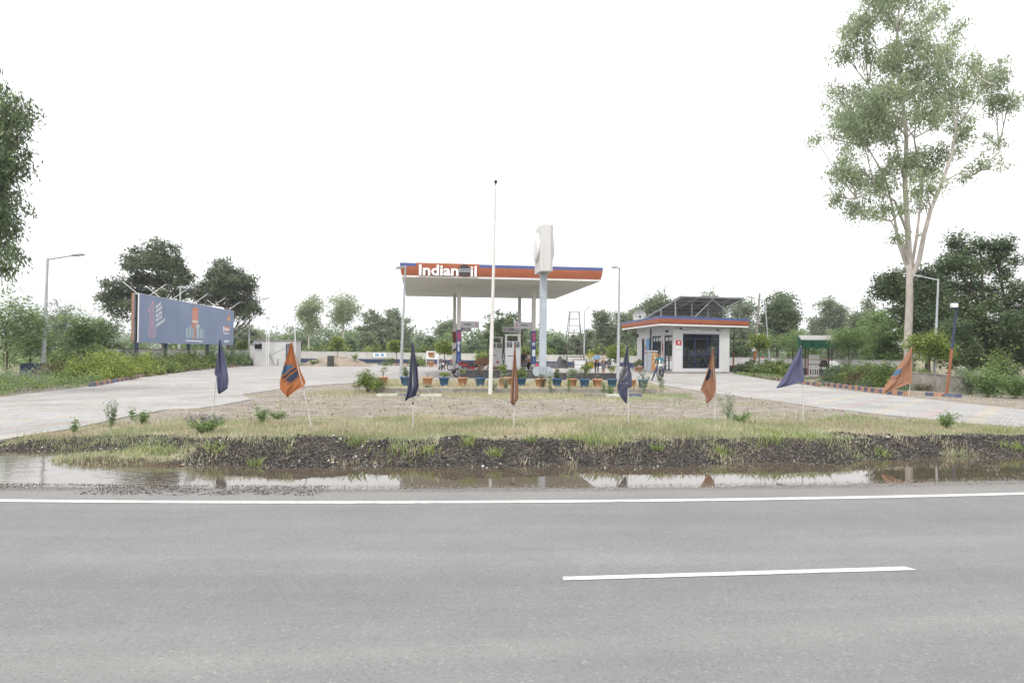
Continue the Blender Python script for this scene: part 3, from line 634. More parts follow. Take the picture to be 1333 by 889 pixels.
blades('grass', x[gs], y[gs], .03, .11, .02, L_G1, rg, clump=hsc); blades('dry_grass', x[~gs], y[~gs], .03, .13, .02, L_G2, rg, clump=hsc)
# grass between the pots on the bed
x = rg.uniform(-6.8, 6.8, 16000); y = rg.uniform(31, 38.5, 16000); ok = ~infc(x, y) & (fb(x, y, .8, 73) > .42); x, y = x[ok], y[ok]
blades('dry_grass', x, y, .04, .16, .03, L_G2, rg, zf=lambda x, y: x*0+.405); 
x = rg.uniform(-6.8, 6.8, 5000); y = rg.uniform(31, 38, 5000); ok = ~infc(x, y) & (fb(x, y, .8, 74) > .55); blades('grass', x[ok], y[ok], .05, .2, .03, L_G1, rg, zf=lambda x, y: x*0+.405)
# far rough ground left and right of the paving
def rough(name, poly, n, h, m, wd, seed, clump=None):
    r = np.random.default_rng(seed); px_ = [p[0] for p in poly]; py_ = [p[1] for p in poly]; x = r.uniform(min(px_), max(px_), n); y = r.uniform(min(py_), max(py_), n)
    ins = np.zeros(n, bool)
    for i in range(len(poly)):
        x0, y0 = poly[i]; x1, y1 = poly[(i+1) % len(poly)]; c = ((y0 > y) != (y1 > y)); ins ^= c & (x < (x1-x0)*(y-y0)/((y1-y0) or 1e-9)+x0)
    ins &= ~infc(x, y); x, y = x[ins], y[ins]
    return blades(name, x, y, h*.3, h, wd, m, r, clump=clump, lean=.7)
hc = lambda x, y: .4+1.1*fb(x, y, 1.5, 66)
rough('weeds', [(-36, 14), (-17.2, 24.3), (-17.6, 33), (-24, 45), (-50, 45)], 9000, .35, L_GREY, .03, 11, hc)
leafy('weeds', [(-36, 14), (-17.2, 24.3), (-17.2, 31), (-22, 40), (-50, 45)], 420, .42, .55, [L_MID, L_GREY, L_HEDGE][0], 12, 34000, .1, .05)
leafy('weeds', [(-36, 14), (-17.2, 24.3), (-16.0, 33), (-22, 40), (-50, 45)], 200, .4, .75, L_GREY, 17, 16000, .09, .04)
leafy('weeds', [(-17.4, 24.8), (-14.5, 34), (-19, 38), (-24, 40), (-24, 28)], 160, .35, .4, L_HEDGE, 18, 12000, .08, .045)
rough('dry_grass', [(9, 34.6), (16.6, 23.3), (22, 20), (40, 17), (40, 45), (16, 45)], 7000, .12, L_G2, .025, 13, hc)
rough('grass', [(9, 34.6), (16.6, 23.3), (22, 20), (40, 17), (40, 45), (16, 45)], 7000, .10, L_G1, .025, 14, hc)
leafy('weeds', [(21, 25), (40, 20), (44, 45), (19, 45)], 260, .6, .9, L_MID, 19, 22000, .14, .07)
leafy('weeds', [(14.5, 34.5), (18, 30.5), (40, 24), (40, 45), (17, 45)], 160, .5, .45, L_DARK, 27, 12000, .12, .06)
leafy('weeds', [(-60, 40), (-29.5, 45), (-29.5, 100), (-80, 120)], 260, 1.1, 1.2, L_MID, 15, 22000, .22, .12)
leafy('weeds', [(14, 48), (19.3, 48), (19.3, 66), (17, 66)], 160, .35, .25, L_MID, 16, 6000, .1, .05)
# tufts at the water's edge
tx = []; ty = []
for (px, py, r) in [(462, 590, .14), (275, 592, .16), (333, 598, .06), (520, 594, .3), (560, 594, .12), (610, 592, .16), (645, 596, .1), (760, 585, .45), (790, 590, .3), (690, 590, .12), (1003, 580, .3), (1010, 588, .3), (1080, 560, .4), (1110, 555, .4), (1045, 585, .35), (1150, 590, .12), (1320, 585, .3), (1290, 575, .3), (855, 593, .08), (940, 592, .1), (205, 590, .3)]:
    c = G(px, py, .05); n = int(420*r*rg.uniform(.5, 1.1)+25); tx += list(c.x+rg.normal(size=n)*r*.75); ty += list(c.y+rg.normal(size=n)*r*.45)
x = np.array(tx); y = np.array(ty); blades('grass', x, y, .04, .2, .012, L_G3, rg, lean=.9)
def stones(name, x, y, smin, smax, mats, rng, zf=gh, sink=.3):
    n = len(x); s = np.exp(rng.uniform(math.log(smin), math.log(smax), n)); base = np.array([(1, 0, 0), (0, 1, 0), (-1, 0, 0), (0, -1, 0), (0, 0, 1), (0, 0, -1)], float)
    q = base[None]*rng.uniform(.55, 1.2, (n, 6, 1))+rng.normal(size=(n, 6, 3))*.12; q[:, :, 2] *= .7; a = rng.uniform(0, 2*PI, n); c, d = np.cos(a)[:, None], np.sin(a)[:, None]
    X_ = q[:, :, 0]*c-q[:, :, 1]*d; Y_ = q[:, :, 0]*d+q[:, :, 1]*c; q = np.stack([X_, Y_, q[:, :, 2]], 2)*s[:, None, None]/2
    q += np.stack([x, y, zf(x, y)+s*sink*.5], 1)[:, None]
    f = np.array([(0, 1, 4), (1, 2, 4), (2, 3, 4), (3, 0, 4), (1, 0, 5), (2, 1, 5), (3, 2, 5), (0, 3, 5)]); F_ = (f[None]+np.arange(n)[:, None, None]*6).reshape(-1, 3)
    o = npmesh(name, q.reshape(-1, 3), F_, mats, k=3, mi=np.repeat(rng.integers(0, len(mats), n) if len(mats) > 1 else np.zeros(n, int), 8)); return tag(o, kind='stuff')
S_D = [M('stone_black', (.022, .021, .02), .8, .4, 9), M('stone_dark', (.06, .056, .052), .8, .4, 9), M('stone_grey', (.19, .18, .165), .85, .3, 9), M('stone_dark_brown', (.05, .04, .032), .9, .3, 9), M('stone_soot', (.03, .028, .026), .9, .3, 9)]
S_L = [M('stone_pale', (.42, .40, .37), .85, .2, 9), M('stone_buff', (.34, .27, .21), .85, .2, 9), M('stone_light', (.6, .6, .58), .8, .1, 9)]
def dens_s(x, y):
    k = kk(x, y); n = fb(x, y, 1.6, 21); return sstep(-.35, 0, k)*(1-sstep(1.0, 1.8, k+(n-.5)*1.6))*(1-np.clip(patch(x, y-rl(x))*1.4, 0, 1))*(.6+.4*sstep(.4, .55, fb(x, y, .9, 22)))
x, y = scatter(150000, (-12, 14, 12.2, 17), dens_s, rg); ok = ~infc(x, y); stones('gravel', x[ok], y[ok], .01, .055, S_D, rg)
x, y = scatter(3800, (-12, 14, 12.2, 18), lambda x, y: dens_s(x, y)*(.1+2*sstep(.5, .65, fb(x, y, 1.1, 92)))+.02, rg); ok = ~infc(x, y); stones('rubble', x[ok], y[ok], .012, .08, S_L, rg)
x = rg.uniform(-12, 14, 16000); v = .75+rg.random(16000)**1.3*.75; y = rl(x)+v; stones('gravel', x, y, .008, .022, S_D[2:3]*2+S_L[:2], rg, zf=lambda x, y: np.maximum(gh(x, y), -.04+.04*sstep(1.4, .8, y-rl(x))))
x = rg.uniform(-7.6, -2.6, 3600); y = rl(x)+rg.uniform(.45, 1.2, 3600); ok = fb(x, y, .6, 77) > .42; stones('gravel', x[ok], y[ok], .008, .028, S_D, rg, zf=lambda x, y: np.maximum(gh(x, y), 0)-.004)
x = rg.uniform(-9, 12, 2600); y = rg.uniform(17, 30, 2600); ok = ~infc(x, y); stones('pebbles', x[ok], y[ok], .02, .07, S_L[:2]+S_D[2:], rg)
# ------------------------------------------------------------------ trees: the tall eucalyptus by the right drive
D0 = 45
RS = 1.3
def pxc(lst, D, ox, oy, s, rng, depth=.35, flat=1.0):        # clumps seen at pixel places, spread through a real crown depth
    out = []
    cx = np.mean([a[0] for a in lst])
    hw = (max(a[0] for a in lst)-min(a[0] for a in lst))/2*s/F_PX*D
    for (a, c, r) in lst:
        px, py = ox+a*s, oy+c*s; R = r*s/F_PX*D*RS
        off = (a-cx)*s/F_PX*D; room = math.sqrt(max(.1, hw*hw-off*off)); d = rng.uniform(-1, 1)*room*depth
        p = P(px, py, D+d); out.append([p.x, p.y, p.z, R, R, R*flat])
    return out
def fill(cl, k, rng, sc=.75, reach=2.3):
    out = list(cl)
    for _ in range(k*4):
        a, c = cl[rng.integers(len(cl))], cl[rng.integers(len(cl))]
        d = math.dist(a[:3], c[:3]); r = (a[3]+c[3])/2
        if r*.6 < d < r*reach: out.append([(a[i]+c[i])/2+rng.normal()*r*.15 for i in range(3)]+[r*sc*rng.uniform(.6, 1.2)]*2+[(a[5]+c[5])/2*sc])
        if len(out) >= len(cl)+k: break
    return out
rng = np.random.default_rng(3)
EU = [(300, 0, 60), (400, -30, 60), (480, 50, 50), (540, 110, 40), (430, 130, 60), (190, 110, 45), (180, 180, 35), (240, 90, 40), (360, 80, 40), (330, 170, 45), (270, 190, 30), (360, 220, 70), (450, 200, 50), (520, 200, 50), (600, 230, 45), (670, 240, 45), (700, 270, 30), (140, 300, 35), (220, 330, 60), (260, 380, 70), (320, 330, 60), (400, 290, 60), (480, 310, 60), (560, 320, 45), (640, 310, 35), (690, 350, 40), (730, 350, 22), (75, 440, 20), (75, 470, 14), (130, 370, 25), (180, 420, 40), (230, 440, 60), (300, 450, 60), (370, 400, 50), (460, 380, 50), (520, 400, 50), (580, 440, 40), (640, 450, 22), (710, 490, 28), (640, 550, 28), (600, 590, 18), (560, 500, 35), (500, 520, 30), (200, 490, 30), (380, 540, 45), (440, 560, 50), (330, 560, 30), (190, 580, 45), (150, 600, 28), (240, 620, 50), (300, 620, 45), (450, 630, 45), (430, 680, 30), (150, 670, 30), (210, 700, 32), (260, 720, 32), (310, 710, 22), (370, 800, 18), (430, 800, 15), (370, 700, 15), (680, 570, 22), (580, 600, 12)]
t = thing('eucalyptus_tree', 'very tall eucalyptus with pale peeling trunk and thin drooping grey-green crown by the right drive', 'tree', on(1183, D0))
RS = .98; cl = pxc(EU, D0, 1033, 0, .3827, rng, .55); RS = 1.05
o = t.location
def skel(pts, r0, r1, D=D0, dz=0):
    n = len(pts); out = [P(a, c, D+dz*i/(n-1))-o for i, (a, c) in enumerate(pts)]
    return out, [r0+(r1-r0)*i/(n-1) for i in range(n)]
mb = MB(); stems = []
for pts, r0, r1, dz in [([(1183, 510), (1182, 440), (1184, 390), (1184, 350), (1182, 300), (1178, 240), (1180, 180), (1172, 110), (1168, 40), (1172, -10)], .26, .05, 0),
                        ([(1186, 362), (1196, 340), (1203, 305), (1212, 272), (1226, 238), (1238, 205), (1244, 170), (1238, 120), (1225, 60)], .17, .03, -1.5),
                        ([(1182, 352), (1170, 318), (1163, 275), (1152, 230), (1128, 190), (1112, 160)], .11, .025, 1.5),
                        ([(1186, 355), (1193, 310), (1196, 285), (1200, 250), (1190, 180), (1200, 90), (1215, 20)], .10, .025, 2),
                        ([(1180, 300), (1165, 262), (1140, 245), (1115, 258), (1100, 262)], .09, .02, -2), ([(1182, 340), (1172, 312), (1160, 288), (1148, 284), (1130, 278)], .07, .02, 1),
                        ([(1226, 238), (1250, 225), (1275, 222)], .05, .015, -1), ([(1244, 170), (1270, 130), (1290, 110)], .06, .015, -1), ([(1178, 240), (1165, 180), (1130, 110), (1115, 70)], .08, .015, 2), ([(1244, 175), (1262, 185), (1300, 190)], .04, .01, 1)]:
    tp, rs = skel(pts, r0, r1, dz=dz); mb.tube(tp, rs, 9, cap=False); stems.append(tp)
allp = [p for s_ in stems for p in s_[2:]]
for c in cl:
    c3 = Vector(c[:3])-o; q = min(allp, key=lambda p: (c3-p).length+(4 if p.z > c3.z else 0)); L0 = (c3-q).length; m = (q+c3)/2+Vector((0, 0, -.06*L0))
    mb.tube([q, m, c3], [.05, .035, .014], 5, cap=False)
    for _ in range(2): e = c3+Vector(rng.normal(size=3))*c[3]*.5; mb.tube([m, (m+e)/2, e], [.03, .02, .008], 4, cap=False)
mb.build('trunk', B_PALE, t)
V, Fq = leaves([[c[0]-o.x, c[1]-o.y, c[2]-o.z, *c[3:]] for c in fill(cl, 40, rng)], 47000, .26, .078, rng, droop=.6, tw=(.13, .40, 1050), spread=.54); npmesh('crown', V, Fq, L_EUC, t)
# big dark acacia at the right edge and the leafy tree under the eucalyptus
def pxtree(name, label, lst, D, ox, oy, s, seed, leafm, bark, stemspx, n, ln, wd, foot, depth=.6, nsub=10, sub=.32, droop=.1, flat=0, shell=.5, tw=None):
    rng = np.random.default_rng(seed); o = on(foot, D); t = thing(name, label, 'tree', o)
    cl = [[c[0]-o.x, c[1]-o.y, c[2]-o.z, *c[3:]] for c in pxc(lst, D, ox, oy, s, rng, depth, .8)]; mb = MB(); al = []
    for pts, r0, r1 in stemspx:
        k = len(pts); tp = [P(a, c, D+rng.normal()*.25*(i > 0)*D/45)-o for i, (a, c) in enumerate(pts)]; tp[0].z = min(tp[0].z, -.05) if r0 == stemspx[0][1] else tp[0].z
        mb.tube(tp, [r0+(r1-r0)*i/(k-1) for i in range(k)], 8, cap=False); al += tp[1:]
    for c in cl:
        c3 = Vector(c[:3]); q = min(al, key=lambda p: (c3-p).length+(3 if p.z > c3.z else 0)); L0 = (c3-q).length; m = (q+c3)/2+Vector(rng.normal(size=3))*.05*L0
        r = .04*D/45; mb.tube([q, m, c3], [r*1.5, r, r*.4], 5, cap=False)
        for _ in range(3): e = c3+Vector(rng.normal(size=3))*c[3]*.5; mb.tube([m, (m+e)/2, e], [r*.7, r*.45, r*.2], 4, cap=False)
    mb.build('trunk', bark, t); V, Fq = leaves(fill(cl, int(len(cl)*.8), rng), n, ln, wd, rng, droop=droop, sub=sub, nsub=nsub, flat=flat, shell=shell, tw=tw, spread=.55); npmesh('crown', V, Fq, leafm, t); return t
AC = [(410, 60, 40), (420, 120, 55), (330, 145, 28), (530, 85, 42), (640, 85, 42), (600, 130, 40), (715, 150, 22), (380, 190, 50), (470, 190, 50), (560, 180, 45), (640, 220, 40), (700, 275, 32), (600, 300, 45), (500, 290, 50), (430, 290, 50), (690, 340, 35), (450, 390, 60), (540, 380, 55), (620, 390, 50), (700, 420, 40), (510, 470, 65), (600, 480, 65), (700, 520, 60), (430, 500, 50), (560, 570, 60), (650, 610, 60), (470, 590, 50), (740, 640, 60), (760, 470, 60), (780, 560, 60), (800, 380, 50), (410, 600, 40), (760, 300, 40)]
pxtree('acacia_tree', 'big dark feathery tree with layered crown at the right end of the drive', AC, 41, 1140, 300, .2587, 5, L_DARK, B_DARK,
       [([(1325, 520), (1322, 495), (1316, 470), (1290, 440), (1280, 400), (1278, 350), (1275, 320)], .16, .03), ([(1290, 440), (1310, 400), (1300, 350), (1305, 325)], .08, .02), ([(1280, 405), (1262, 375), (1250, 350), (1248, 318)], .08, .02), ([(1279, 375), (1295, 378), (1320, 372)], .08, .02), ([(1316, 470), (1325, 430), (1330, 400)], .1, .03)], 42000, .2, .08, 1325, flat=.35, tw=(.1, .34, 720))
MT = [(60, 280, 50), (25, 305, 26), (110, 240, 40), (130, 320, 55), (200, 300, 60), (250, 230, 45), (300, 250, 50), (300, 330, 60), (230, 400, 70), (120, 410, 40), (290, 430, 60), (350, 330, 45), (210, 490, 60), (330, 480, 55), (110, 480, 40), (170, 210, 25), (380, 440, 55), (370, 540, 50), (280, 540, 50)]
pxtree('leafy_tree', 'dark broad-leaved tree spreading behind the pale eucalyptus trunk', MT, 52, 1140, 300, .2587, 6, L_DARK, B_DARK, [([(1205, 505), (1207, 470), (1205, 430), (1200, 390), (1205, 360)], .16, .05), ([(1206, 430), (1180, 400), (1160, 380)], .09, .03), ([(1206, 450), (1230, 410), (1235, 375)], .09, .03)], 23000, .25, .12, 1205, tw=(.16, .4, 480))
# mango trees behind the billboard
s3 = .1726
T1 = [(470, 70, 45), (520, 60, 40), (600, 85, 35), (440, 120, 45), (330, 110, 45), (280, 160, 42), (540, 140, 50), (600, 160, 40), (650, 170, 30), (390, 200, 45), (300, 240, 45), (470, 210, 50), (560, 230, 50), (640, 240, 48), (700, 250, 35), (730, 280, 30), (250, 210, 28), (360, 310, 50), (440, 330, 48), (520, 320, 50), (600, 330, 45), (680, 330, 40), (260, 340, 42), (180, 350, 38), (120, 340, 25), (100, 320, 18), (200, 400, 42), (130, 420, 38), (80, 440, 25), (60, 450, 14), (250, 430, 40), (150, 490, 35), (220, 500, 35), (120, 520, 20), (270, 520, 35), (210, 580, 28), (270, 590, 25), (330, 400, 45), (420, 420, 45), (520, 410, 40), (640, 420, 45), (700, 430, 35), (190, 460, 35)]
pxtree('mango_tree', 'wide dark mango tree rising behind the left half of the billboard', T1, 76, 120, 310, s3, 8, L_MANGO, B_DARK, [([(212, 480), (213, 440), (211, 400), (205, 370), (203, 340)], .24, .07), ([(212, 430), (185, 400), (160, 388), (148, 390)], .12, .03), ([(211, 400), (232, 370), (240, 350)], .12, .03), ([(205, 370), (185, 350), (178, 335)], .09, .03)], 17500, .36, .15, 212, tw=(.15, .46, 430))
T2 = [(940, 200, 38), (1000, 210, 38), (900, 240, 35), (870, 290, 32), (960, 260, 42), (1030, 260, 40), (1060, 250, 30), (1120, 260, 25), (1110, 310, 42), (1170, 300, 35), (1190, 350, 30), (1040, 320, 45), (960, 330, 45), (900, 350, 42), (840, 370, 40), (780, 390, 35), (740, 380, 25), (820, 440, 40), (900, 420, 42), (980, 400, 45), (1060, 390, 45), (1140, 380, 42), (1200, 410, 28), (1100, 450, 45), (1170, 460, 42), (1210, 480, 28), (1020, 460, 40), (950, 470, 38), (1140, 520, 42), (1200, 530, 35), (1240, 510, 22), (1090, 540, 35), (1150, 580, 30), (1195, 590, 18), (1240, 560, 20), (1060, 590, 30), (760, 430, 30), (860, 480, 35)]
pxtree('mango_tree', 'rounded mango tree with reddish tips rising behind the right half of the billboard', T2, 82, 120, 310, s3, 9, L_MANGO, B_DARK, [([(296, 478), (297, 440), (297, 400), (296, 370), (290, 345)], .22, .06), ([(297, 420), (318, 395), (325, 375)], .12, .03), ([(297, 405), (275, 385), (262, 380)], .1, .03)], 14500, .36, .15, 296, tw=(.15, .46, 350))
RS = 1.25
# drooping branches of a roadside tree at the left edge
LT = [(50, 50, 16), (30, 65, 18), (95, 95, 14), (120, 120, 9), (70, 110, 22), (40, 100, 28), (15, 90, 30), (75, 140, 14), (40, 150, 30), (10, 160, 35), (60, 180, 16), (75, 215, 14), (50, 225, 25), (20, 220, 35), (40, 260, 28), (15, 290, 35), (55, 290, 12), (60, 340, 14), (35, 330, 22), (10, 350, 30), (25, 400, 28), (30, 430, 22), (45, 455, 18), (15, 470, 28), (10, 510, 20), (20, 540, 16), (28, 555, 9), (5, 560, 14), (-30, 60, 60), (-60, 150, 80), (-60, 260, 80), (-60, 370, 80), (-60, 470, 80), (-30, 210, 60), (-30, 420, 60), (-120, 300, 90), (-140, 150, 90), (-140, 420, 90), (-60, 540, 50)]
pxtree('roadside_tree', 'overhanging tree with drooping dark sprays cut off by the left edge of the photo', LT, 25, 0, 100, .4494, 12, L_DARK, B_DARK, [([(-75, 560), (-72, 430), (-65, 330), (-55, 240), (-50, 170)], .25, .06), ([(-68, 350), (-35, 290), (0, 250)], .08, .02), ([(-60, 280), (-20, 220), (15, 160)], .07, .02), ([(-60, 330), (-30, 330), (0, 320)], .06, .02)], 25000, .21, .06, -75, droop=.7, depth=.7, tw=(.09, .26, 640))
# saplings on the left
for i, (px, D, h, rx, lab, mt, sh) in enumerate([
    (8, 40, 5.2, 2.2, 'tall feathery sapling at the far left edge beside the road', L_MID, 'feather'), (38, 44, 4.4, 1.9, 'feathery green sapling just left of the grey lamp post', L_MID, 'feather'),
    (80, 50, 5.0, 1.9, 'thin see-through sapling just right of the grey lamp post', L_GREY, 'feather'), (100, 47, 4.4, 1.7, 'bright feathery sapling between lamp post and billboard, the brighter of two', L_MID, 'cone'),
    (136, 50, 3.9, 1.4, 'dark pointed sapling nearest the left end of the billboard', L_DARK, 'cone')]):
    tree('feathery_sapling', lab, 'tree', on(px, D), h, rx, mt, B_DARK, 40+i, n=5600, ln=.21, wd=.08, shape=sh, h0=.4, nc=30, tr=.06, group='young trees left of the billboard', flat=.6, nsub=10)
shrub('bush', 'yellow-green bush at the foot of the dark pointed sapling', 'bush', on(148, 47), 1.0, 1.9, L_LIME, 48, 2000, .12, .07)
# trees seen beyond the back wall
for i, (nm, px, D, topy, wpx, h0f, mt, bk, sh, lab, n) in enumerate([
    ('eucalyptus_tree', 402, 128, 384, 17, .35, L_EUC, B_PALE, 'column', 'thin eucalyptus beyond the wall behind the white hut, the left of a pair', 2600),
    ('eucalyptus_tree', 446, 128, 380, 19, .42, L_EUC, B_PALE, 'umbrella', 'open forked eucalyptus beyond the wall above the sand pile, the right of a pair', 2200),
    ('round_tree', 500, 140, 402, 31, .05, L_FAR, B_GREY, 'round', 'large round pale tree beyond the wall just left of the fuel canopy', 13000),
    ('broad_tree', 657, 96, 403, 30, .22, L_DARK, B_DARK, 'round', 'bushy dark tree seen between the canopy columns behind the fuel pumps', 10000),
    ('slender_tree', 581, 150, 416, 11, .2, L_FAR, B_GREY, 'column', 'slender pale tree beyond the wall left of the poster columns', 2500),
    ('slender_tree', 548, 150, 432, 6, .1, L_GREY, B_GREY, 'column', 'thin wispy tree beyond the wall under the left canopy edge', 1500),
    ('pale_tree', 787, 120, 406, 16, .15, L_FAR, B_GREY, 'column', 'pale tree beyond the wall above the two standing men', 5500),
    ('pale_tree', 815, 130, 402, 14, .15, L_FAR, B_GREY, 'column', 'pale slender tree beyond the wall behind the lamp post by the kiosk', 5000),
    ('pale_tree', 765, 140, 428, 10, .1, L_FAR, B_GREY, 'column', 'small pale tree beyond the wall behind the steel ladder tower', 3000),
    ('tall_tree', 858, 110, 377, 20, .3, L_FAR, B_GREY, 'column', 'tall tree peeping over the left end of the solar roof', 5000),
    ('tall_tree', 832, 118, 395, 12, .3, L_FAR, B_GREY, 'column', 'slim tree behind the dish on the shop roof', 2500),
    ('tall_tree', 927, 120, 379, 18, .3, L_FAR, B_GREY, 'column', 'tall tree showing above the middle of the solar roof', 4500),
    ('tall_tree', 962, 115, 386, 20, .2, L_FAR, B_GREY, 'column', 'tall grey-green tree behind the right end of the solar roof', 6500),
    ('dark_tree', 1012, 95, 373, 27, .15, L_DARK, B_DARK, 'cone', 'dark conical tree rising behind the two leaning posts right of the shop', 12000),
    ('grey_tree', 1085, 150, 382, 18, .25, L_FAR, B_GREY, 'column', 'tall hazy grey tree far behind the green shelter', 6000),
    ('grey_tree', 1066, 150, 410, 15, .2, L_FAR, B_GREY, 'round', 'lower hazy tree far behind the left post of the green shelter', 4000),
    ('pale_tree', 1125, 90, 392, 22, .15, L_FAR, B_GREY, 'column', 'grey-green tree standing left of the leafy tree behind the hedge', 9000),
    ('pale_tree', 1143, 75, 400, 22, .1, L_MID, B_GREY, 'round', 'green bushy tree left of the eucalyptus trunk', 8000),
    ('pale_tree', 1100, 100, 425, 22, .1, L_FAR, B_GREY, 'round', 'round hazy tree behind the topiary by the shelter', 7000),
    ('dark_tree', 958, 90, 440, 22, .1, L_DARK, B_DARK, 'round', 'dark bushy tree filling the gap right of the shop wall', 7000),
    ('dark_tree', 1045, 85, 432, 18, .1, L_MID, B_DARK, 'round', 'green tree over the wall right of the leaning posts', 6000),
    ('round_tree', 318, 120, 425, 22, .1, L_FAR, B_GREY, 'round', 'pale bushy tree just right of the billboard', 7000),
    ('round_tree', 370, 105, 435, 16, .1, L_MID, B_GREY, 'round', 'light green tree behind the white hut', 5000),
    ('round_tree', 347, 115, 441, 14, .1, L_FARD, B_GREY, 'round', 'low dark tree behind the left end of the white hut', 4000),
    ('small_tree', 424, 110, 443, 12, .1, L_FARD, B_GREY, 'cone', 'dark green tree beyond the wall left of the sand pile top', 3500),
    ('small_tree', 453, 108, 440, 10, .1, L_FARD, B_GREY, 'cone', 'small conical tree beyond the wall right of the sand pile top', 3500),
    ('small_tree', 477, 118, 433, 12, .1, L_FAR, B_GREY, 'round', 'grey round tree beyond the wall at the left of the large round tree', 4000),
    ('small_tree', 560, 115, 437, 13, .1, L_FARD, B_GREY, 'round', 'dark green tree under the canopy between lamp post and columns', 5000),
    ('small_tree', 620, 125, 444, 14, .1, L_FARD, B_GREY, 'round', 'dark low tree seen between left columns and the flag mast', 4000),
    ('small_tree', 725, 120, 440, 16, .1, L_FARD, B_GREY, 'round', 'low dark tree beyond the wall behind the tarpaulin heap', 5000),
    ('small_tree', 750, 130, 436, 9, .1, L_FAR, B_GREY, 'cone', 'pointed hazy tree behind the left legs of the ladder tower', 2500)]):
    yh = 458+.01*(px-666.5); h = (yh-topy)*D/F_PX+1.7; rx = wpx*D/F_PX
    tree(nm, lab, 'tree', on(px, D), h, rx, mt, bk, 100+i, n=int(n*1.5), ln=.42*D/120, wd=.22*D/120, shape=sh, h0=h*h0f, nc=int(16+rx*5), tr=.12+h*.008, sub=.26 if 'euc' in nm else .36, nsub=8 if 'euc' in nm else 14)
# far wood along the horizon
rng = np.random.default_rng(21); cl = []
for x in np.arange(-420, 420, 4.5):
    D = 260+rng.uniform(-40, 60)+abs(x)*.3; h = 6+5*float(fb(np.array([x]), np.array([0.]), 30, 5)[0])+rng.uniform(-1, 2)
    for z in (h*.25, h*.55, h*.85): r = rng.uniform(2, 3.6)*(1.2-z/h*.4); cl.append([x*1.0+rng.uniform(-2, 2), D+rng.uniform(-4, 4), z, r*1.3, r*1.3, r])
V, Fq = leaves(cl, 60000, 1.3, .8, rng, sub=.5, nsub=8, droop=0); tag(npmesh('far_woods', V, Fq, L_FAR), kind='stuff')
rng = np.random.default_rng(22); cl = []
for x in np.arange(-90, 75, 2.6):
    D = 150+rng.uniform(-12, 30); h = 4.2+3.2*float(fb(np.array([x]), np.array([3.]), 14, 6)[0])
    for z in (h*.25, h*.55, h*.85): r = rng.uniform(1.2, 2.2)*(1.2-z/h*.4); cl.append([x, D+rng.uniform(-3, 3), z, r*1.3, r*1.3, r])
V, Fq = leaves(cl, 60000, .7, .4, rng, sub=.45, nsub=8, droop=0); tag(npmesh('woods', V, Fq, [L_FARD, L_MID], mi=(fb(V.reshape(-1, 4, 3).mean(1)[:, 0], V.reshape(-1, 4, 3).mean(1)[:, 1], 9, 3) > .55).astype(int)), kind='stuff')
# low scrub just beyond the back wall
rng = np.random.default_rng(23); cl = []
for x in np.arange(-34, 22, 1.1):
    if rng.random() < .3: continue
    D = 103+rng.uniform(-3, 6)-max(0, x+15)*.35; h = rng.uniform(1.6, 3.0); cl.append([x, D, h*.6, .9, .9, h*.45])
V, Fq = leaves(cl, 26000, .3, .17, rng, sub=.45, nsub=8); tag(npmesh('undergrowth', V, Fq, L_HEDGE), kind='stuff')
# clipped topiary and bushes inside the station
for i, (px, D, h, r, mt, lab) in enumerate([
    (439, 82, 3.2, .85, L_LIME, 'light green ball topiary rising behind the sand pile'), (516, 81, 2.9, .85, L_LIME, 'thin-stemmed light topiary by the back wall left of the canopy lamp'),
    (578.7, 68, 2.7, 1.0, L_LIME, 'round lime topiary behind the black motorcycle'), (318, 84, 2.6, 1.0, L_LIME, 'small lime ball topiary right of the billboard'),
    (803, 84, 2.9, 1.25, L_LIME, 'flat lime topiary by the wall behind the parked scooters'), (1032, 62, 4.1, 1.55, L_MID, 'large rounded topiary behind the row of hedge left of the shelter'),
    (988, 66, 3.6, .95, L_LIME, 'lime topiary beside the post with the white meter box'), (1105, 47.5, 3.6, 1.1, L_MID, 'ball-shaped topiary to the right of the green shelter'),
    (1210, 38, 3.1, 1.12, L_LIME, 'big yellow-green topiary in front of the grey lamp post at right'), (628, 84, 1.6, .9, L_LIME, 'low lime topiary behind the motorcycle under the brown cover'), (690, 83, 2.4, 1.1, L_LIME, 'lime topiary seen past the two people at the pump')]):
    topiary('topiary_tree', lab, on(px, D), h, r, mt, 200+i, n=9000 if D < 50 else 4500, ln=.12*max(.8, D/60), wd=.08*max(.8, D/60), rz=r*.8 if r < 1.2 else r*.85, group='clipped topiary trees')
shrub('bush', 'round green bush at the left end of the flower pots', 'bush', G(480, 511), .56, .98, L_HEDGE, 301, 5200, .06, .035, h0=.4)
shrub('bush', 'round dark bush by the back wall left of the black motorcycle', 'bush', on(543.5, 78), .95, 1.55, L_HEDGE, 302, 2500, .12, .07)
shrub('bush', 'small conical bush by the blue wall band left of the lamp post', 'bush', on(506, 82), .6, 1.1, L_MID, 303, 1200, .12, .07)
shrub('bush', 'yellow-green bush left of the two standing men', 'bush', on(770.5, 78), .75, 1.9, L_YEL, 304, 1200, .12, .07)
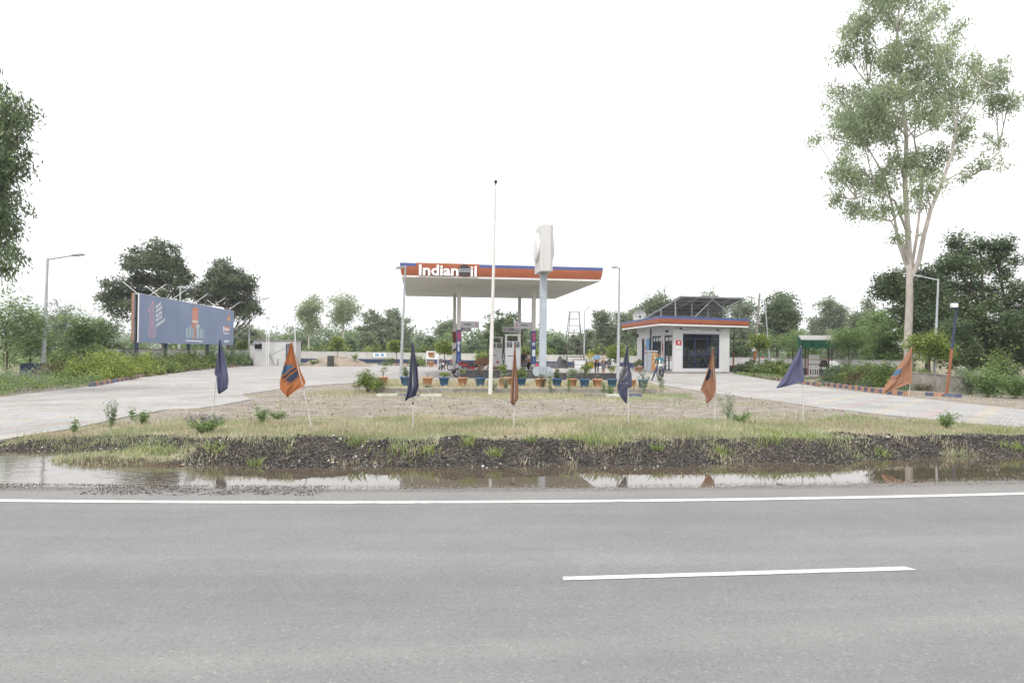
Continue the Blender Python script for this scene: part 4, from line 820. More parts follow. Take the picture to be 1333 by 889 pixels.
# ------------------------------------------------------------------ hedge plants along both drives
hl = [(84, 37, L_HEDGE, 'half-bare brownish hedge plant beside the blue bin at the left end of the row', 1.05, L_BROWN), (118, 35.5, L_LIME, 'bright yellow-green hedge plant, largest in the row below the billboard', 1.2, None), (140, 37, L_LIME, 'bright hedge plant, second of the yellow-green ones', 1.15, None),
      (160, 40, L_LIME, 'clipped hedge plant just left of the first billboard post', 1.1, None), (178, 43, L_LIME, 'clipped hedge plant in front of the first billboard post', 1.1, None), (194, 45.7, L_HEDGE, 'clipped hedge plant between first and second billboard posts', 1.1, None), (208, 48.5, L_HEDGE, 'clipped hedge plant just left of the second billboard post', 1.1, None),
      (221, 51.3, L_HEDGE, 'clipped hedge plant in front of the second billboard post', 1.1, None), (233, 53.9, L_HEDGE, 'clipped hedge plant between second and third billboard posts', 1.1, None), (246, 57, L_HEDGE, 'clipped hedge plant in front of the third billboard post', 1.15, None), (258, 60.2, L_HEDGE, 'clipped hedge plant behind the small white block', 1.2, None),
      (272, 63.7, L_MID, 'dark clipped hedge plant in front of the fourth billboard post', 1.2, None), (286, 67, L_MID, 'dark clipped hedge plant behind the first blue flag', 1.2, None), (300, 70, L_MID, 'dark clipped hedge plant right of the billboard corner', 1.2, None), (312, 73, L_MID, 'dark clipped hedge plant, last but one before the white hut', 1.2, None), (323, 76, L_MID, 'dark squared hedge plant beside the white hut', 1.25, None)]
for i, (px, D, mt, lab, h, dry) in enumerate(hl):
    shrub('hedge_plant', lab, 'hedge', on(px, D+(1.8 if D < 40 else 2.9)), 1.3 if D < 44 else 1.5, h*1.42, mt, 320+i, 9000 if D < 45 else 4500, .1*D/40, .065*D/40, 'hedge plants below the billboard', ry=.95, rz=.1, dry=dry)
hr = [(1000, 60.5, 1.05, L_HEDGE, 'low hedge plant right of the meter post, left of the yellow shrub'), (1016, 57.5, 1.1, L_HEDGE, 'low hedge plant just left of the green shelter'), (1098, 44.5, 1.1, L_DARK, 'dark hedge plant right of the white notice board'), (1118, 43, 1.15, L_HEDGE, 'dense hedge plant, second in the row right of the shelter'), (1137, 41.5, 1.2, L_HEDGE, 'twiggy hedge plant with bare brown stems below, in the right hand row'), (1156, 40, 1.2, L_HEDGE, 'dense hedge plant behind the last orange flag'), (975, 66, 1.0, L_DARK, 'small dark hedge plant at the foot of the meter post')]
for i, (px, D, h, mt, lab) in enumerate(hr):
    shrub('hedge_plant', lab, 'hedge', on(px, D), 1.25, h*1.2, mt, 350+i, 8500, .1*D/42, .065*D/42, 'hedge plants along the right drive', ry=1.0, rz=-.5, dry=L_BROWN if i == 4 else None)
shrub('shrub', 'small green shrub under the big yellow-green topiary', 'bush', on(1204, 36.5), .75, 1.15, L_HEDGE, 361, 6500, .07, .035, dry=L_BROWN)
shrub('shrub', 'dark leafy shrub behind the foot of the last orange flag', 'bush', on(1183, 37.5), .8, 1.2, L_MID, 362, 6500, .08, .04)
for i, (px, D, h, sp, lab) in enumerate([(1285, 31, 1.5, .9, 'spiky young tree sapling with upright shoots at the right end of the drive'), (1300, 33, 2.3, .8, 'taller leafy shoot rising from the scrub at the right end'), (1262, 33, 1.2, .8, 'bushy grey-green scrub right of the blue and orange post'), (1322, 30, 1.0, .8, 'low scrub at the far right edge of the photo'), (1310, 36, 1.9, 1.0, 'dark scrub under the acacia')]):
    weed('scrub_bush', lab, on(px, D), h, sp, [L_MID, L_HEDGE, L_GREY, L_MID, L_DARK][i], 370+i, nst=26, ln=.13, wd=.06, nl=60, cat='bush')
tree('small_tree', 'dense green tree filling behind the blue and orange post', 'tree', on(1262, 44), 4.5, 2.2, L_DARK, B_DARK, 380, n=12000, ln=.18, wd=.1, h0=.5, nc=16, tr=.09)
tree('small_tree', 'dark understory tree between the hedge and the eucalyptus trunk', 'tree', on(1165, 50), 4.2, 2.0, L_MID, B_DARK, 381, n=10000, ln=.18, wd=.1, h0=.4, nc=14, tr=.08)
tree('small_tree', 'dark understory tree at the far right behind the scrub', 'tree', on(1325, 46), 5.0, 2.6, L_DARK, B_DARK, 382, n=12000, ln=.18, wd=.1, h0=.3, nc=16, tr=.09)
# weeds on the verge
W_ = [(145, 551, .62, .16, L_GREY, 8, None, 'tall feathery grey weed standing in the verge beside the left drive'), (173, 545, .42, .05, L_MID, 3, None, 'slim dark weed right of the tall feathery one'), (97, 556, .3, .06, L_MID, 4, None, 'small dark weed at the left end of the verge'),
      (267, 563, .36, .62, L_MID, 26, L_PUR, 'low bush of purple flowers on the gravel bank'), (186, 548, .3, .3, L_MID, 9, None, 'low leafy weed in the verge left of the first flag'), (341, 552, .42, .2, L_MID, 9, None, 'leafy weed between the first two flags'),
      (1231, 556, .36, .32, L_MID, 16, None, 'bushy green weed at the edge of the right drive'), (948, 548, .7, .35, L_GREY, 7, None, 'tall wispy weed right of the orange flag before the shop'), (962, 552, .28, .35, L_MID, 10, None, 'low leafy weed right of the tall wispy weed'),
      (838, 513, 1.15, .3, L_GREY, 7, None, 'tall weed at the end of the planter by the rider'), (862, 511, .9, .3, L_GREY, 6, None, 'weed at the corner of the drive under the motorcycle'), (740, 513, 1.0, .06, L_MID, 3, None, 'slim green stalk in front of the pots right of the sign pole'), (716, 512, 1.1, .1, L_HEDGE, 4, None, 'upright weed beside the sign pole flange'),
      (640, 512, .7, .35, L_GREY, 9, None, 'grey weed at the foot of the flag mast'), (658, 510, .9, .3, L_GREY, 8, None, 'tall straggly weed between mast and middle flag'), (705, 509, .8, .4, L_BROWN, 12, None, 'dry brown weed in front of the pots under the sign pole'), (785, 512, .6, .08, L_MID, 3, None, 'slim weed before the pots under the two men'),
      (795, 515, .45, .25, L_MID, 7, None, 'low weed left of the second last blue flag'), (560, 509, .3, .3, L_GREY, 7, None, 'low grey weed between pots near the left columns'), (362, 545, .2, .25, L_MID, 8, None, 'low weed right of the leafy one between the first flags')]
for i, (px, py, h, sp, mt, nst, fl, lab) in enumerate(W_):
    g = G(px, py, .25); g.z = max(gh1(g.x, g.y), .1); k = max(1, g.y/24)
    weed('weed', lab, g, h, sp, mt, 400+i, nst=nst, ln=.06*k, wd=.028*k, nl=38, flower=fl)
# ------------------------------------------------------------------ materials of the station
m_white = M('white_paint', (.70, .70, .70), .55, .05, 2, dirt=(.5, .48, .44), dirt_amt=.35)
m_wall = M('white_plaster', (.58, .58, .585), .8, .05, 1.5, bump=.1, dirt=(.52, .50, .46), dirt_amt=.4)
m_orange = M('orange_panel', (.335, .105, .052), .5, .08, 1.2, dirt=(.46, .16, .08), dirt_amt=.4)
m_blue = M('blue_panel', (.085, .115, .27), .5, .08, 1.2)
m_navy = M('navy_paint', (.035, .05, .115), .55, .15, 3)
m_navy2 = M('navy_frame', (.03, .042, .11), .4, .1, 5)
m_galv = M('galvanised_steel', (.42, .44, .46), .45, .12, 6, metal=.35, dirt=(.3, .29, .28), dirt_amt=.3)
m_steel = M('steel_grey', (.33, .36, .39), .45, .1, 5, metal=.2)
m_signpole = M('sign_pole_paint', (.38, .43, .48), .45, .1, 3, dirt=(.36, .38, .40), dirt_amt=.4)
m_black = M('black_plastic', (.02, .02, .022), .5, .2, 8)
m_dark = M('dark_grey', (.05, .05, .054), .7, .25, 4, dirt=(.14, .13, .12), dirt_amt=.6)
m_rub = M('rubber', (.022, .022, .022), .85, .2, 12)
m_red = M('red_paint', (.52, .035, .045), .35, .1, 6)
m_text = M('sign_lettering_white', (.82, .82, .82), .5, .03, 6)
m_txtd = M('sign_lettering_dark', (.05, .05, .09), .6, .1, 6)
m_txtr = M('sign_lettering_red', (.55, .07, .06), .6, .1, 6)
m_chrome = M('chrome', (.6, .6, .6), .2, .1, 6, metal=.9)
m_sgrey = M('sign_grey', (.50, .50, .52), .6, .06, 4)
m_rust = M('rusty_steel', (.16, .10, .075), .85, .3, 6, dirt=(.09, .07, .06), dirt_amt=.6)
m_brownsteel = M('dark_steel', (.09, .075, .07), .75, .25, 6)
m_dglass = M('display_glass', (.03, .035, .04), .1, .1, 8, spec=.6)
m_green = M('green_netting', (.02, .13, .085), .8, .25, 3)
m_glass = glassmat('window_glass')
m_tarpk = M('black_tarpaulin', (.05, .052, .056), .45, .2, 3, bump=.4)
m_tarpb = M('brown_cloth', (.24, .135, .085), .85, .15, 4, bump=.3)
def soffitmat():
    m, N, L = nt('soffit_panels'); b = N['Principled BSDF']; b.inputs['Roughness'].default_value = .6
    tc = N.new('ShaderNodeTexCoord'); w_ = N.new('ShaderNodeTexWave'); w_.wave_type = 'BANDS'; w_.bands_direction = 'Y'; w_.inputs['Scale'].default_value = 1.6; w_.inputs['Distortion'].default_value = 0; L.new(tc.outputs['Object'], w_.inputs['Vector'])
    cr = N.new('ShaderNodeValToRGB'); e = cr.color_ramp.elements; e[0].position = .0; e[0].color = (.36, .35, .31, 1); e[1].position = .12; e[1].color = (.59, .58, .51, 1); L.new(w_.outputs['Fac'], cr.inputs[0])
    mp = N.new('ShaderNodeMapping'); mp.inputs['Scale'].default_value = (.25, 2.2, 1); L.new(tc.outputs['Object'], mp.inputs[0])
    n = N.new('ShaderNodeTexNoise'); n.inputs['Scale'].default_value = 1.0; n.inputs['Detail'].default_value = 4; L.new(mp.outputs[0], n.inputs['Vector'])
    c2 = N.new('ShaderNodeValToRGB'); e = c2.color_ramp.elements; e[0].position = .56; e[0].color = (1, 1, 1, 1); e[1].position = .72; e[1].color = (.62, .60, .56, 1); L.new(n.outputs['Fac'], c2.inputs[0])
    x = N.new('ShaderNodeMix'); x.data_type = 'RGBA'; x.blend_type = 'MULTIPLY'; x.inputs[0].default_value = 1; L.new(cr.outputs[0], x.inputs[6]); L.new(c2.outputs[0], x.inputs[7]); L.new(x.outputs[2], b.inputs['Base Color']); return m
# ------------------------------------------------------------------ fuel canopy
SZ = 6.3; FL = P(523.6, 360.5, 43.0); FL = Vector((FL.x, 43.0, 0)); CW, CDp = 11.95, 15.2
can = thing('fuel_canopy', 'large flat fuel station canopy with orange and blue fascia on four white columns', 'canopy', (FL.x, FL.y, GZ), TH)
def cw(p): # world -> canopy local
    d = Vector(p)-Vector((FL.x, FL.y, GZ)); return Vector((d.dot(U2), d.dot(V2), d.z))
def loop_sweep(mb, prof, w_, d_, mi, z0=0):
    rings = []
    for off, z in prof: rings.append([(-off, -off, z-z0), (w_+off, -off, z-z0), (w_+off, d_+off, z-z0), (-off, d_+off, z-z0)])
    vs = [v for r in rings for v in r]; fs = []
    for k in range(len(rings)-1):
        for i in range(4): fs.append((k*4+i, k*4+(i+1) % 4, k*4+4+(i+1) % 4, k*4+4+i))
    mb.add(vs, fs, mi)
b = MB(); b.box(.0, CW, .0, CDp, SZ-GZ+.012, SZ-GZ+.06); b.build('soffit', soffitmat(), can)
b = MB(); loop_sweep(b, [(-.06, SZ), (.03, SZ), (.04, SZ+.1)], CW, CDp, 0, GZ); b.build('fascia_trim', m_white, can)
b = MB(); loop_sweep(b, [(.035, SZ+.1), (.06, SZ+.2), (.10, SZ+.35), (.125, SZ+.5), (.135, SZ+.64)], CW, CDp, 0, GZ); b.build('orange_fascia', m_orange, can)
b = MB(); loop_sweep(b, [(.14, SZ+.64), (.145, SZ+.83), (.05, SZ+.84), (.04, SZ+.7)], CW, CDp, 0, GZ); b.build('blue_fascia_band', m_blue, can)
b = MB(); b.box(0.02, CW-.02, .02, CDp-.02, SZ-GZ+.64, SZ-GZ+.7); b.build('roof', m_galv, can)
colp = [(P(597, 450, 47.7), 'fl'), (P(694.3, 450, 48.4), 'fr'), (P(591.2, 450, 56.1), 'rl'), (P(675.8, 450, 56.8), 'rr')]
m_post = M('poster_blue', (.055, .085, .22), .5, .1, 4); m_pink = M('poster_pink', (.45, .08, .16), .5, .1, 5); m_lb = M('poster_light_blue', (.12, .30, .50), .5, .1, 5)
m_pred = M('poster_dark_red', (.20, .035, .035), .5, .3, 9); m_pyel = M('poster_yellow', (.6, .4, .06), .5, .2, 9)
for p, k in colp:
    q = cw(p); hw = .125 if k[0] == 'f' else .115
    b = MB(); b.box(q.x-hw, q.x+hw, q.y-hw, q.y+hw, .0, SZ-GZ+.02, ch=.012); b.box(q.x-hw-.01, q.x+hw+.01, q.y-hw-.01, q.y+hw+.01, 3.4, 3.43)
    co = b.build('column', M('column_paint', (.62, .61, .58), .6, .06, 2, dirt=(.45, .43, .39), dirt_amt=.4), can)
    y = q.y-hw-.016
    if k in ('fl', 'fr'):
        b = MB(); b.box(q.x-hw-.03, q.x+hw+.03, y-.0, q.y+hw+.02, .9, 3.1); po = b.build('poster', m_post, co); po.parent = co
        b = MB(); text(b, '1', (q.x-.09, y-.004, 2.4), (.2, 0, .05), (0, 0, .58), 0, .05); b.build('poster_numeral', m_pink, co)
        b = MB()
        text(b, 'OIL', (q.x-.11, y-.004, 2.12), (.22, 0, .08), (0, 0, .12), 0, .03) if False else b.box(q.x-.11, q.x+.10, y-.005, y, 2.2, 2.26)
        b.box(q.x-.09, q.x+.11, y-.005, y, 2.3, 2.34); b.box(q.x-.10, q.x+.08, y-.005, y, 2.12, 2.16)
        if k == 'fl': b.box(q.x-.05, q.x+.04, y-.005, y, 1.7, 2.05)
        else: b.box(q.x-.1, q.x+.11, y-.005, y, 1.42, 1.86)
        b.build('lettering', m_text, co)
        b = MB()
        for i in range(6): b.box(q.x-.05, q.x+.05, y-.005, y, 1.0+i*.08+(.0), 1.05+i*.08)
        b.build('lettering', m_lb, co)
    elif k == 'rl':
        b = MB(); b.box(q.x-hw-.02, q.x+hw+.02, y, q.y, 2.35, 3.2, 0); b.build('poster', m_pred, co)
        b = MB(); b.box(q.x-hw-.02, q.x+hw+.02, y, q.y, 1.0, 2.345, 0); b.build('poster', m_white, co)
        b = MB(); b.add([(q.x-.15, y-.004, 1.5), (q.x+.15, y-.004, 1.62), (q.x+.15, y-.004, 1.75), (q.x-.15, y-.004, 1.6)], [(0, 1, 2, 3)]); b.build('lettering', m_pyel, co)
        b = MB(); b.add([(q.x-.15, y-.004, 1.62), (q.x+.15, y-.004, 1.78), (q.x+.1, y-.004, 2.0), (q.x-.1, y-.004, 1.8)], [(0, 1, 2, 3)]); b.box(q.x-.1, q.x+.1, y-.006, y, 2.5, 2.6); b.build('lettering', m_dark, co)
    # dispenser number boards hung on the columns
    wB, hB = (1.18, .43); sgn = 1 if k[1] == 'l' else -1; x0 = q.x+sgn*(hw+.02); x1 = x0+sgn*wB; xa, xb = min(x0, x1), max(x0, x1); z0 = 3.24 if k[0] == 'f' else 3.22
    b = MB(); b.box(xa, xb, q.y-.09, q.y+.09, z0, z0+hB, ch=.01); sb = b.build('number_board', m_sgrey, can)
    word = {'fl': 'DIESEL', 'fr': 'PETROL', 'rl': 'PETROL', 'rr': 'DIESEL'}[k]; num = {'fl': '2', 'fr': '1', 'rl': '2', 'rr': '1'}[k]
    b = MB(); tx0 = xa+.18 if sgn > 0 else xa+.45; text(b, word, (tx0, q.y-.093, z0+.16), (.5, 0, 0), (0, 0, .12), 0, .03); b.build('lettering', m_txtd, sb)
    b = MB(); text(b, num, ((xb-.22) if sgn > 0 else (xa+.14), q.y-.093, z0+.12), (.09 if num == '2' else .05, 0, 0), (0, 0, .2), 0, .03); b.build('lettering', m_txtr, sb)
# name on the fascia
def fpt(px, py, off=.13):    # point on the front fascia seen at a pixel, in canopy coordinates
    d = ray(px, py); n = V2; o_ = Vector((FL.x, FL.y, 0))-V2*off; t = (o_-Vector((0, 0, CAMH))).dot(n)/d.dot(n); return cw(Vector((0, 0, CAMH))+d*t)
a0_ = fpt(545.2, 358.3, .17); a1_ = fpt(596.8, 359.9, .17); tp_ = fpt(545.6, 344.2, .17)
b = MB(); text(b, 'Indian', (a0_.x, -.17, a0_.z), (a1_.x-a0_.x, 0, 0), (0, 0, tp_.z-a0_.z), 0, .028, .04); b.build('lettering', m_text, can)
a0_ = fpt(612.4, 360.1, .17); a1_ = fpt(620.4, 360.3, .17); b = MB(); text(b, 'il', (a0_.x, -.17, a0_.z), (a1_.x-a0_.x, 0, 0), (0, 0, tp_.z-.02-a0_.z), 0, .02, .04); b.build('lettering', m_text, can)
b = MB(); L0_ = fpt(545, 343.2, .15); R0_ = fpt(621.5, 345.6, .15); b.box(L0_.x-.15, R0_.x+.12, -.149, -.139, SZ-GZ+.645, SZ-GZ+.85); b.build('orange_name_panel', m_orange, can)
c_ = fpt(604.7, 352, .19); Rr = 7.5/F_PX*43.3
b = MB(); b.lathe([(0, -.20), (Rr, -.20), (Rr, -.12)], (c_.x, 0, c_.z), 28, 0, 'y', False); dk = b.build('emblem_disc', M('emblem_dark', (.045, .045, .05), .4, .5, 6), can)
b = MB(); hh = Rr*.42
for (z0, z1) in ((-.28, .32),):
    ang = [math.asin(z0)+(math.asin(z1)-math.asin(z0))*i/8 for i in range(9)]
    vs = [(c_.x+Rr*math.cos(a), -.206, c_.z+Rr*math.sin(a)) for a in ang]+[(c_.x-Rr*math.cos(a), -.206, c_.z+Rr*math.sin(a)) for a in ang[::-1]]
    b.add(vs, [tuple(range(len(vs)))])
b.build('emblem_band', M('emblem_grey', (.34, .34, .35), .5, .1, 5), dk)
b = MB()
for i in range(5): b.box(c_.x-Rr*.7+i*.13, c_.x-Rr*.62+i*.13+.04, -.211, -.207, c_.z-.03, c_.z+.05)
b.box(c_.x-Rr*.75, c_.x+Rr*.5, -.211, -.207, c_.z+.055, c_.z+.07); b.build('emblem_script', m_txtd, dk)
# ------------------------------------------------------------------ pump islands, pumps
def island(lab, xl, xr, yc, dep, h, rail):
    t = thing('pump_island', lab, 'pump island', (xl, yc, GZ), TH); Lg = (xr-xl)/math.cos(TH)
    b = MB(); b.box(0, Lg, -dep/2, dep/2, -.02, h, ch=.03); b.build('island_base', m_dark, t)
    if rail:
        b = MB(); b.box(-.05, Lg+.05, -dep/2-.9, -dep/2-.78, 0, .52, ch=.01); r = b.build('crash_barrier', m_dark, t)
        b = MB(); b.box(-.07, Lg+.07, -dep/2-.93, -dep/2-.75, .52, .57); b.build('barrier_coping', m_conc, r)
        for i in range(7):
            pass
        b = MB()
        for u in np.linspace(0, Lg, 5): b.box(u-.025, u+.025, -dep/2-.95, -dep/2-.9, 0, .52)
        b.build('barrier_ribs', m_conc, r)
    return t
island('front concrete pump island with dark crash barrier, nearest the flower pots', on(594, 46.2).x, on(703, 46.2).x, 47.7, 1.3, .28, True)
island('rear concrete pump island beneath the back columns', on(588, 56).x, on(700, 56).x, 56.3, 1.3, .28, False)
b_ = thing('crash_barrier', 'short dark barrier wall right of the sign pole behind the pots', 'barrier', (on(722, 44.5).x, 44.8, GZ), TH)
b = MB(); b.box(0, 4.6, -.1, .1, 0, .42, ch=.01); b.build('barrier_wall', m_dark, b_); b = MB(); b.box(-.03, 4.63, -.13, .13, .42, .47); b.build('coping', m_conc, b_)
def pump(lab, px, D, z0=.53):
    loc = on(px, D, z0); t = thing('fuel_pump', lab, 'fuel pump', loc, TH, 'fuel pumps under the canopy'); w_ = .5; d_ = .28
    b = MB(); b.box(-w_, w_, -d_, d_, 0, .09, 0); b.build('base_stripe', m_navy, t)
    b = MB(); b.box(-w_-.005, w_+.005, -d_-.005, d_+.005, .09, .26, ch=.01); b.build('orange_skirt', m_orange, t)
    b = MB(); b.box(-w_, w_, -d_, d_, .26, 1.62, ch=.015); b.box(-w_+.06, w_-.06, -d_-.012, -d_, .32, 1.28, ch=.005); body = b.build('cabinet', M('pump_white', (.72, .72, .73), .4, .05, 3), t)
    b = MB(); b.box(-w_+.02, w_-.02, -d_+.04, d_-.04, 1.62, 2.12, ch=.01); hd = b.build('display_head', m_white, t)
    for s in (-1, 1):
        b = MB(); b.box(s*.24-.17, s*.24+.17, -d_+.012, -d_+.04, 1.72, 2.06); ds = b.build('display', m_dglass, hd)
        b = MB(); b.box(s*.24-.12, s*.24+.12, -d_+.005, -d_+.011, 1.93, 1.99); b.box(s*.24-.12, s*.24+.12, -d_+.005, -d_+.011, 1.8, 1.84); b.build('readout', m_sgrey, hd)
    for s in (-1, 1):
        b = MB(); b.box(s*(w_-.06)-.055, s*(w_-.06)+.055, -.09, .09, 2.12, 2.48); b.build('hose_mast', m_white, t)
    b = MB(); b.box(-w_-.02, w_+.02, -.12, .12, 2.48, 2.57, ch=.01); b.build('top_bar', m_white, t)
    for s in (-1, 1):
        b = MB(); b.tube([(s*(w_+.03), -.05, 2.5), (s*(w_+.16), -.08, 2.0), (s*(w_+.18), -.1, 1.1), (s*(w_+.12), -.1, .55), (s*(w_+.05), -.12, .95), (s*(w_+.03), -.14, 1.15)], .022, 7); b.build('hose', m_black, t)
        b = MB(); b.box(s*(w_+.04)-.04, s*(w_+.04)+.04, -.2, -.06, 1.0, 1.22, ch=.01); b.tube([(s*(w_+.04), -.15, 1.2), (s*(w_+.04), -.28, 1.32)], .018, 7); b.build('nozzle', m_navy, t)
    b = MB(); b.lathe([(0, -d_-.02), (.1, -d_-.02), (.1, -d_-.012)], (.08 if px > 650 else .12, 0, .62), 18, 0, 'y', False); b.build('emblem', m_red, body)
    b = MB(); b.box(-.36, .0, -d_-.018, -d_-.013, 1.12, 1.17); b.build('lettering', m_txtd, body)
    return t
pump('white fuel pump with twin displays on the front island, behind the middle orange flag', 667.2, 48.0)
pump('white fuel pump on the rear island, partly hidden by the white flag mast', 645.5, 56.4)
# ------------------------------------------------------------------ tall company sign on its pole
D_ = 36.5; g = on(706.5, D_); t = thing('pylon_sign', 'tall white roadside pylon sign seen edge-on, on a pale blue-grey post', 'pylon sign', g, TH)
b = MB(); b.box(-.165, .165, -.165, .165, 0, 5.8, ch=.012); b.build('pole', m_signpole, t)
for s in (-1, 1): b = MB(); b.lathe([(0, -.04), (.24, -.04), (.24, .04), (0, .04)], (s*.26, -.0, .74), 20, 0, 'y', False); b.build('flange_disc', m_signpole, t)
b = MB()
for x in (-.12, 0, .12): b.tube([(x, -.18, .3), (x, -.18, .95)], .02, 6)
b.build('conduit', m_steel, t)
bx = [(-.33, 0), (-.31, -.85), (-.18, -1.0), (.18, -1.0), (.31, -.85), (.33, 0), (.31, .85), (.18, 1.0), (-.18, 1.0), (-.31, .85)]
zb, zt = 5.66, 7.92; b = MB(); n_ = len(bx)
b.add([(x, y, zb) for x, y in bx]+[(x, y, zt) for x, y in bx], [tuple(range(n_-1, -1, -1)), tuple(range(n_, 2*n_))]+[(i, (i+1) % n_, (i+1) % n_+n_, i+n_) for i in range(n_)]); b.build('sign_box', M('sign_box_white', (.56, .56, .55), .5, .05, 2, dirt=(.5, .48, .45), dirt_amt=.5), t)
b = MB(); b.box(-.185, -.165, -1.012, -.995, zb+.1, zt-.9); b.box(.165, .185, -1.012, -.995, zb+.1, zt-.1); b.box(.13, .21, -1.02, -.99, zt-.92, zt-.88); b.build('seam', m_sgrey, t)
for s in (-1, 1):
    b = MB(); b.lathe([(0, s*.46), (.55, s*.455), (.7, s*.42), (.74, s*.36), (.72, s*.31)], (0, 0, 6.9), 32, 0, 'x', True); ds = b.build('round_face', m_white, t)
# ------------------------------------------------------------------ flag mast
g = G(638.2, 513.5); top = P(645.3, 241, g.y); t = thing('flag_mast', 'tall tapering white metal flag mast in front of the pots', 'mast', g)
e = top-g; b = MB(); b.tube([(0, 0, -.05), e*.33], [.085, .075], 12); b.tube([e*.33, e*.66], [.066, .056], 12); b.tube([e*.66, e], [.047, .035], 12); b.build('mast_pole', M('mast_paint', (.62, .61, .58), .6, .08, 2, dirt=(.4, .37, .33), dirt_amt=.5), t)
b = MB(); b.tube([e, e+Vector((0, 0, .07))], .03, 8); b.ball(e+Vector((0, 0, .13)), .07, 10); b.build('finial', m_black, t)
# ------------------------------------------------------------------ lamp posts
def lamp(lab, foot, top, arm, r=.07, hl=.55, head=None, cat='lamp post', bands=True, name='street_lamp'):
    t = thing(name, lab, cat, foot, 0, 'street lamps of the station'); e = Vector(top)-Vector(foot); a = Vector(arm)-Vector(foot)
    b = MB(); b.tube([(0, 0, -.05), e*.5], [r, r*.82], 10); b.tube([e*.5, e], [r*.72, r*.55], 10); b.lathe([(r*1.02, 0), (r*1.05, .05), (r*.9, .06)], tuple(e*.5-Vector((0, 0, .03))), 10); b.box(-r*1.8, r*1.8, -r*1.8, r*1.8, 0, .03); b.build('pole', m_galv, t)
    d = (a-e); hd = d.normalized(); L0 = d.length; ae = e+d*max(.35, (L0-hl)/L0)
    b = MB(); b.tube([e-Vector((0, 0, .08)), ae], [r*.42, r*.36], 8); b.build('arm', m_galv, t)
    hx = hd; up = Vector((0, 0, 1)); sd = hx.cross(up).normalized(); up = sd.cross(hx); b = MB(); w0, w1, th = .11, .15, .075
    def pt(u, s, v): return ae+hx*u+sd*s+up*v
    vs = [pt(0, -w0*.5, -.03), pt(0, w0*.5, -.03), pt(0, w0*.5, .03), pt(0, -w0*.5, .03), pt(.15, -w1, -.04), pt(.15, w1, -.04), pt(.15, w1*.8, th), pt(.15, -w1*.8, th), pt(hl, -w1*.9, -.035), pt(hl, w1*.9, -.035), pt(hl, w1*.7, .04), pt(hl, -w1*.7, .04)]
    b.add(vs, [(3, 2, 1, 0), (0, 1, 5, 4), (1, 2, 6, 5), (2, 3, 7, 6), (3, 0, 4, 7), (4, 5, 9, 8), (5, 6, 10, 9), (6, 7, 11, 10), (7, 4, 8, 11), (8, 9, 10, 11)]); h = b.build('lamp_head', M('lamp_housing', (.22, .23, .23), .5, .1, 8), t)
    b = MB(); b.add([pt(.18, -w1*.7, -.046), pt(hl-.05, -w1*.65, -.042), pt(hl-.05, w1*.65, -.042), pt(.18, w1*.7, -.046)], [(3, 2, 1, 0), (0, 1, 2, 3)]); b.build('lens', m_white, h)
    return t
f = on(56.5, 41); lamp('tall grey lamp post at the left roadside, its arm reaching right', f, P(62, 336, 41.2), P(108.5, 331.5, 40.4), .12, .85)
f = on(521.8, 36.8, .38); lamp('grey lamp post in the flower pot bed in front of the left canopy corner', f, P(527.8, 346, 36.6), P(517.5, 349.5, 36.0), .085, .4)
f = on(804.6, 42.5); lamp('grey lamp post by the pots between the fuel canopy and the shop', f, P(806.5, 348, 42.5), P(798.5, 348.5, 41.8), .1, .35)
f = on(760.5, 85); lamp('small far lamp post beside the steel ladder tower', f, P(761, 404, 85), P(766.5, 400, 85), .1, .55)
f = on(324, 83); lamp('far lamp post standing between the billboard and the white hut', f, P(325, 393, 83), P(350.5, 388, 83), .11, .8)
f = on(233.5, 66); lamp('lamp post whose top shows above the billboard edge', f, P(235, 373, 66), P(262, 371, 66), .12, .7)
f = on(1215.5, 39); lamp('grey lamp post behind the big yellow-green topiary, arm reaching left', f, P(1221.5, 363, 39), P(1189, 359, 39.5), .085, .5)
f = on(1003, 68); lamp('slanting white lamp post right of the shop with its arm reaching left', f, P(995.5, 390, 68), P(972, 386.5, 68), .09, .6)
# leaning painted posts
def painted_post(lab, foot, top, r, frac, parts_fn=None, bot=m_orange, tp=m_navy):
    t = thing('painted_post', lab, 'post', foot, 0); e = Vector(top)-Vector(foot)
    b = MB(); b.tube([(0, 0, -.05), e*frac], [r, r*.92], 10); b.build('lower_pole', bot, t); b = MB(); b.tube([e*frac, e], [r*.94, r*.7], 10); b.build('upper_pole', tp, t)
    if parts_fn: parts_fn(t, e)
    return t
def lampbox(t, e):
    b = MB(); q = e+Vector((-.18, -.05, -.16)); b.box(q.x-.13, q.x+.13, q.y-.1, q.y+.1, q.z-.1, q.z+.09, ch=.015); b.build('flood_lamp', m_white, t)
    b = MB(); b.box(q.x-.14, q.x+.16, q.y-.07, q.y+.1, q.z-.14, q.z-.105); b.build('lamp_bracket', m_navy, t)
painted_post('leaning post, orange below and blue above, with a small white lamp box', G(1232, 514), P(1246.5, 393, 32.3), .066, .49, lampbox, M('post_orange', (.26, .10, .05), .7, .2, 4, dirt=(.2, .1, .06), dirt_amt=.6), M('post_blue', (.03, .042, .075), .6, .2, 4))
def meterbox(t, e):
    b = MB(); b.box(-.22, .14, -.2, -.08, 2.0, 2.75, ch=.02); b.build('meter_box', m_white, t)
painted_post('leaning concrete post with orange foot and white meter box, right of the shop', on(981, 70), P(989, 382, 70), .13, .3, meterbox, tp=m_conc)
painted_post('thin dark post with orange foot standing at the right shop corner', on(954.5, 69), P(955.8, 424, 69), .07, .42, tp=m_brownsteel)
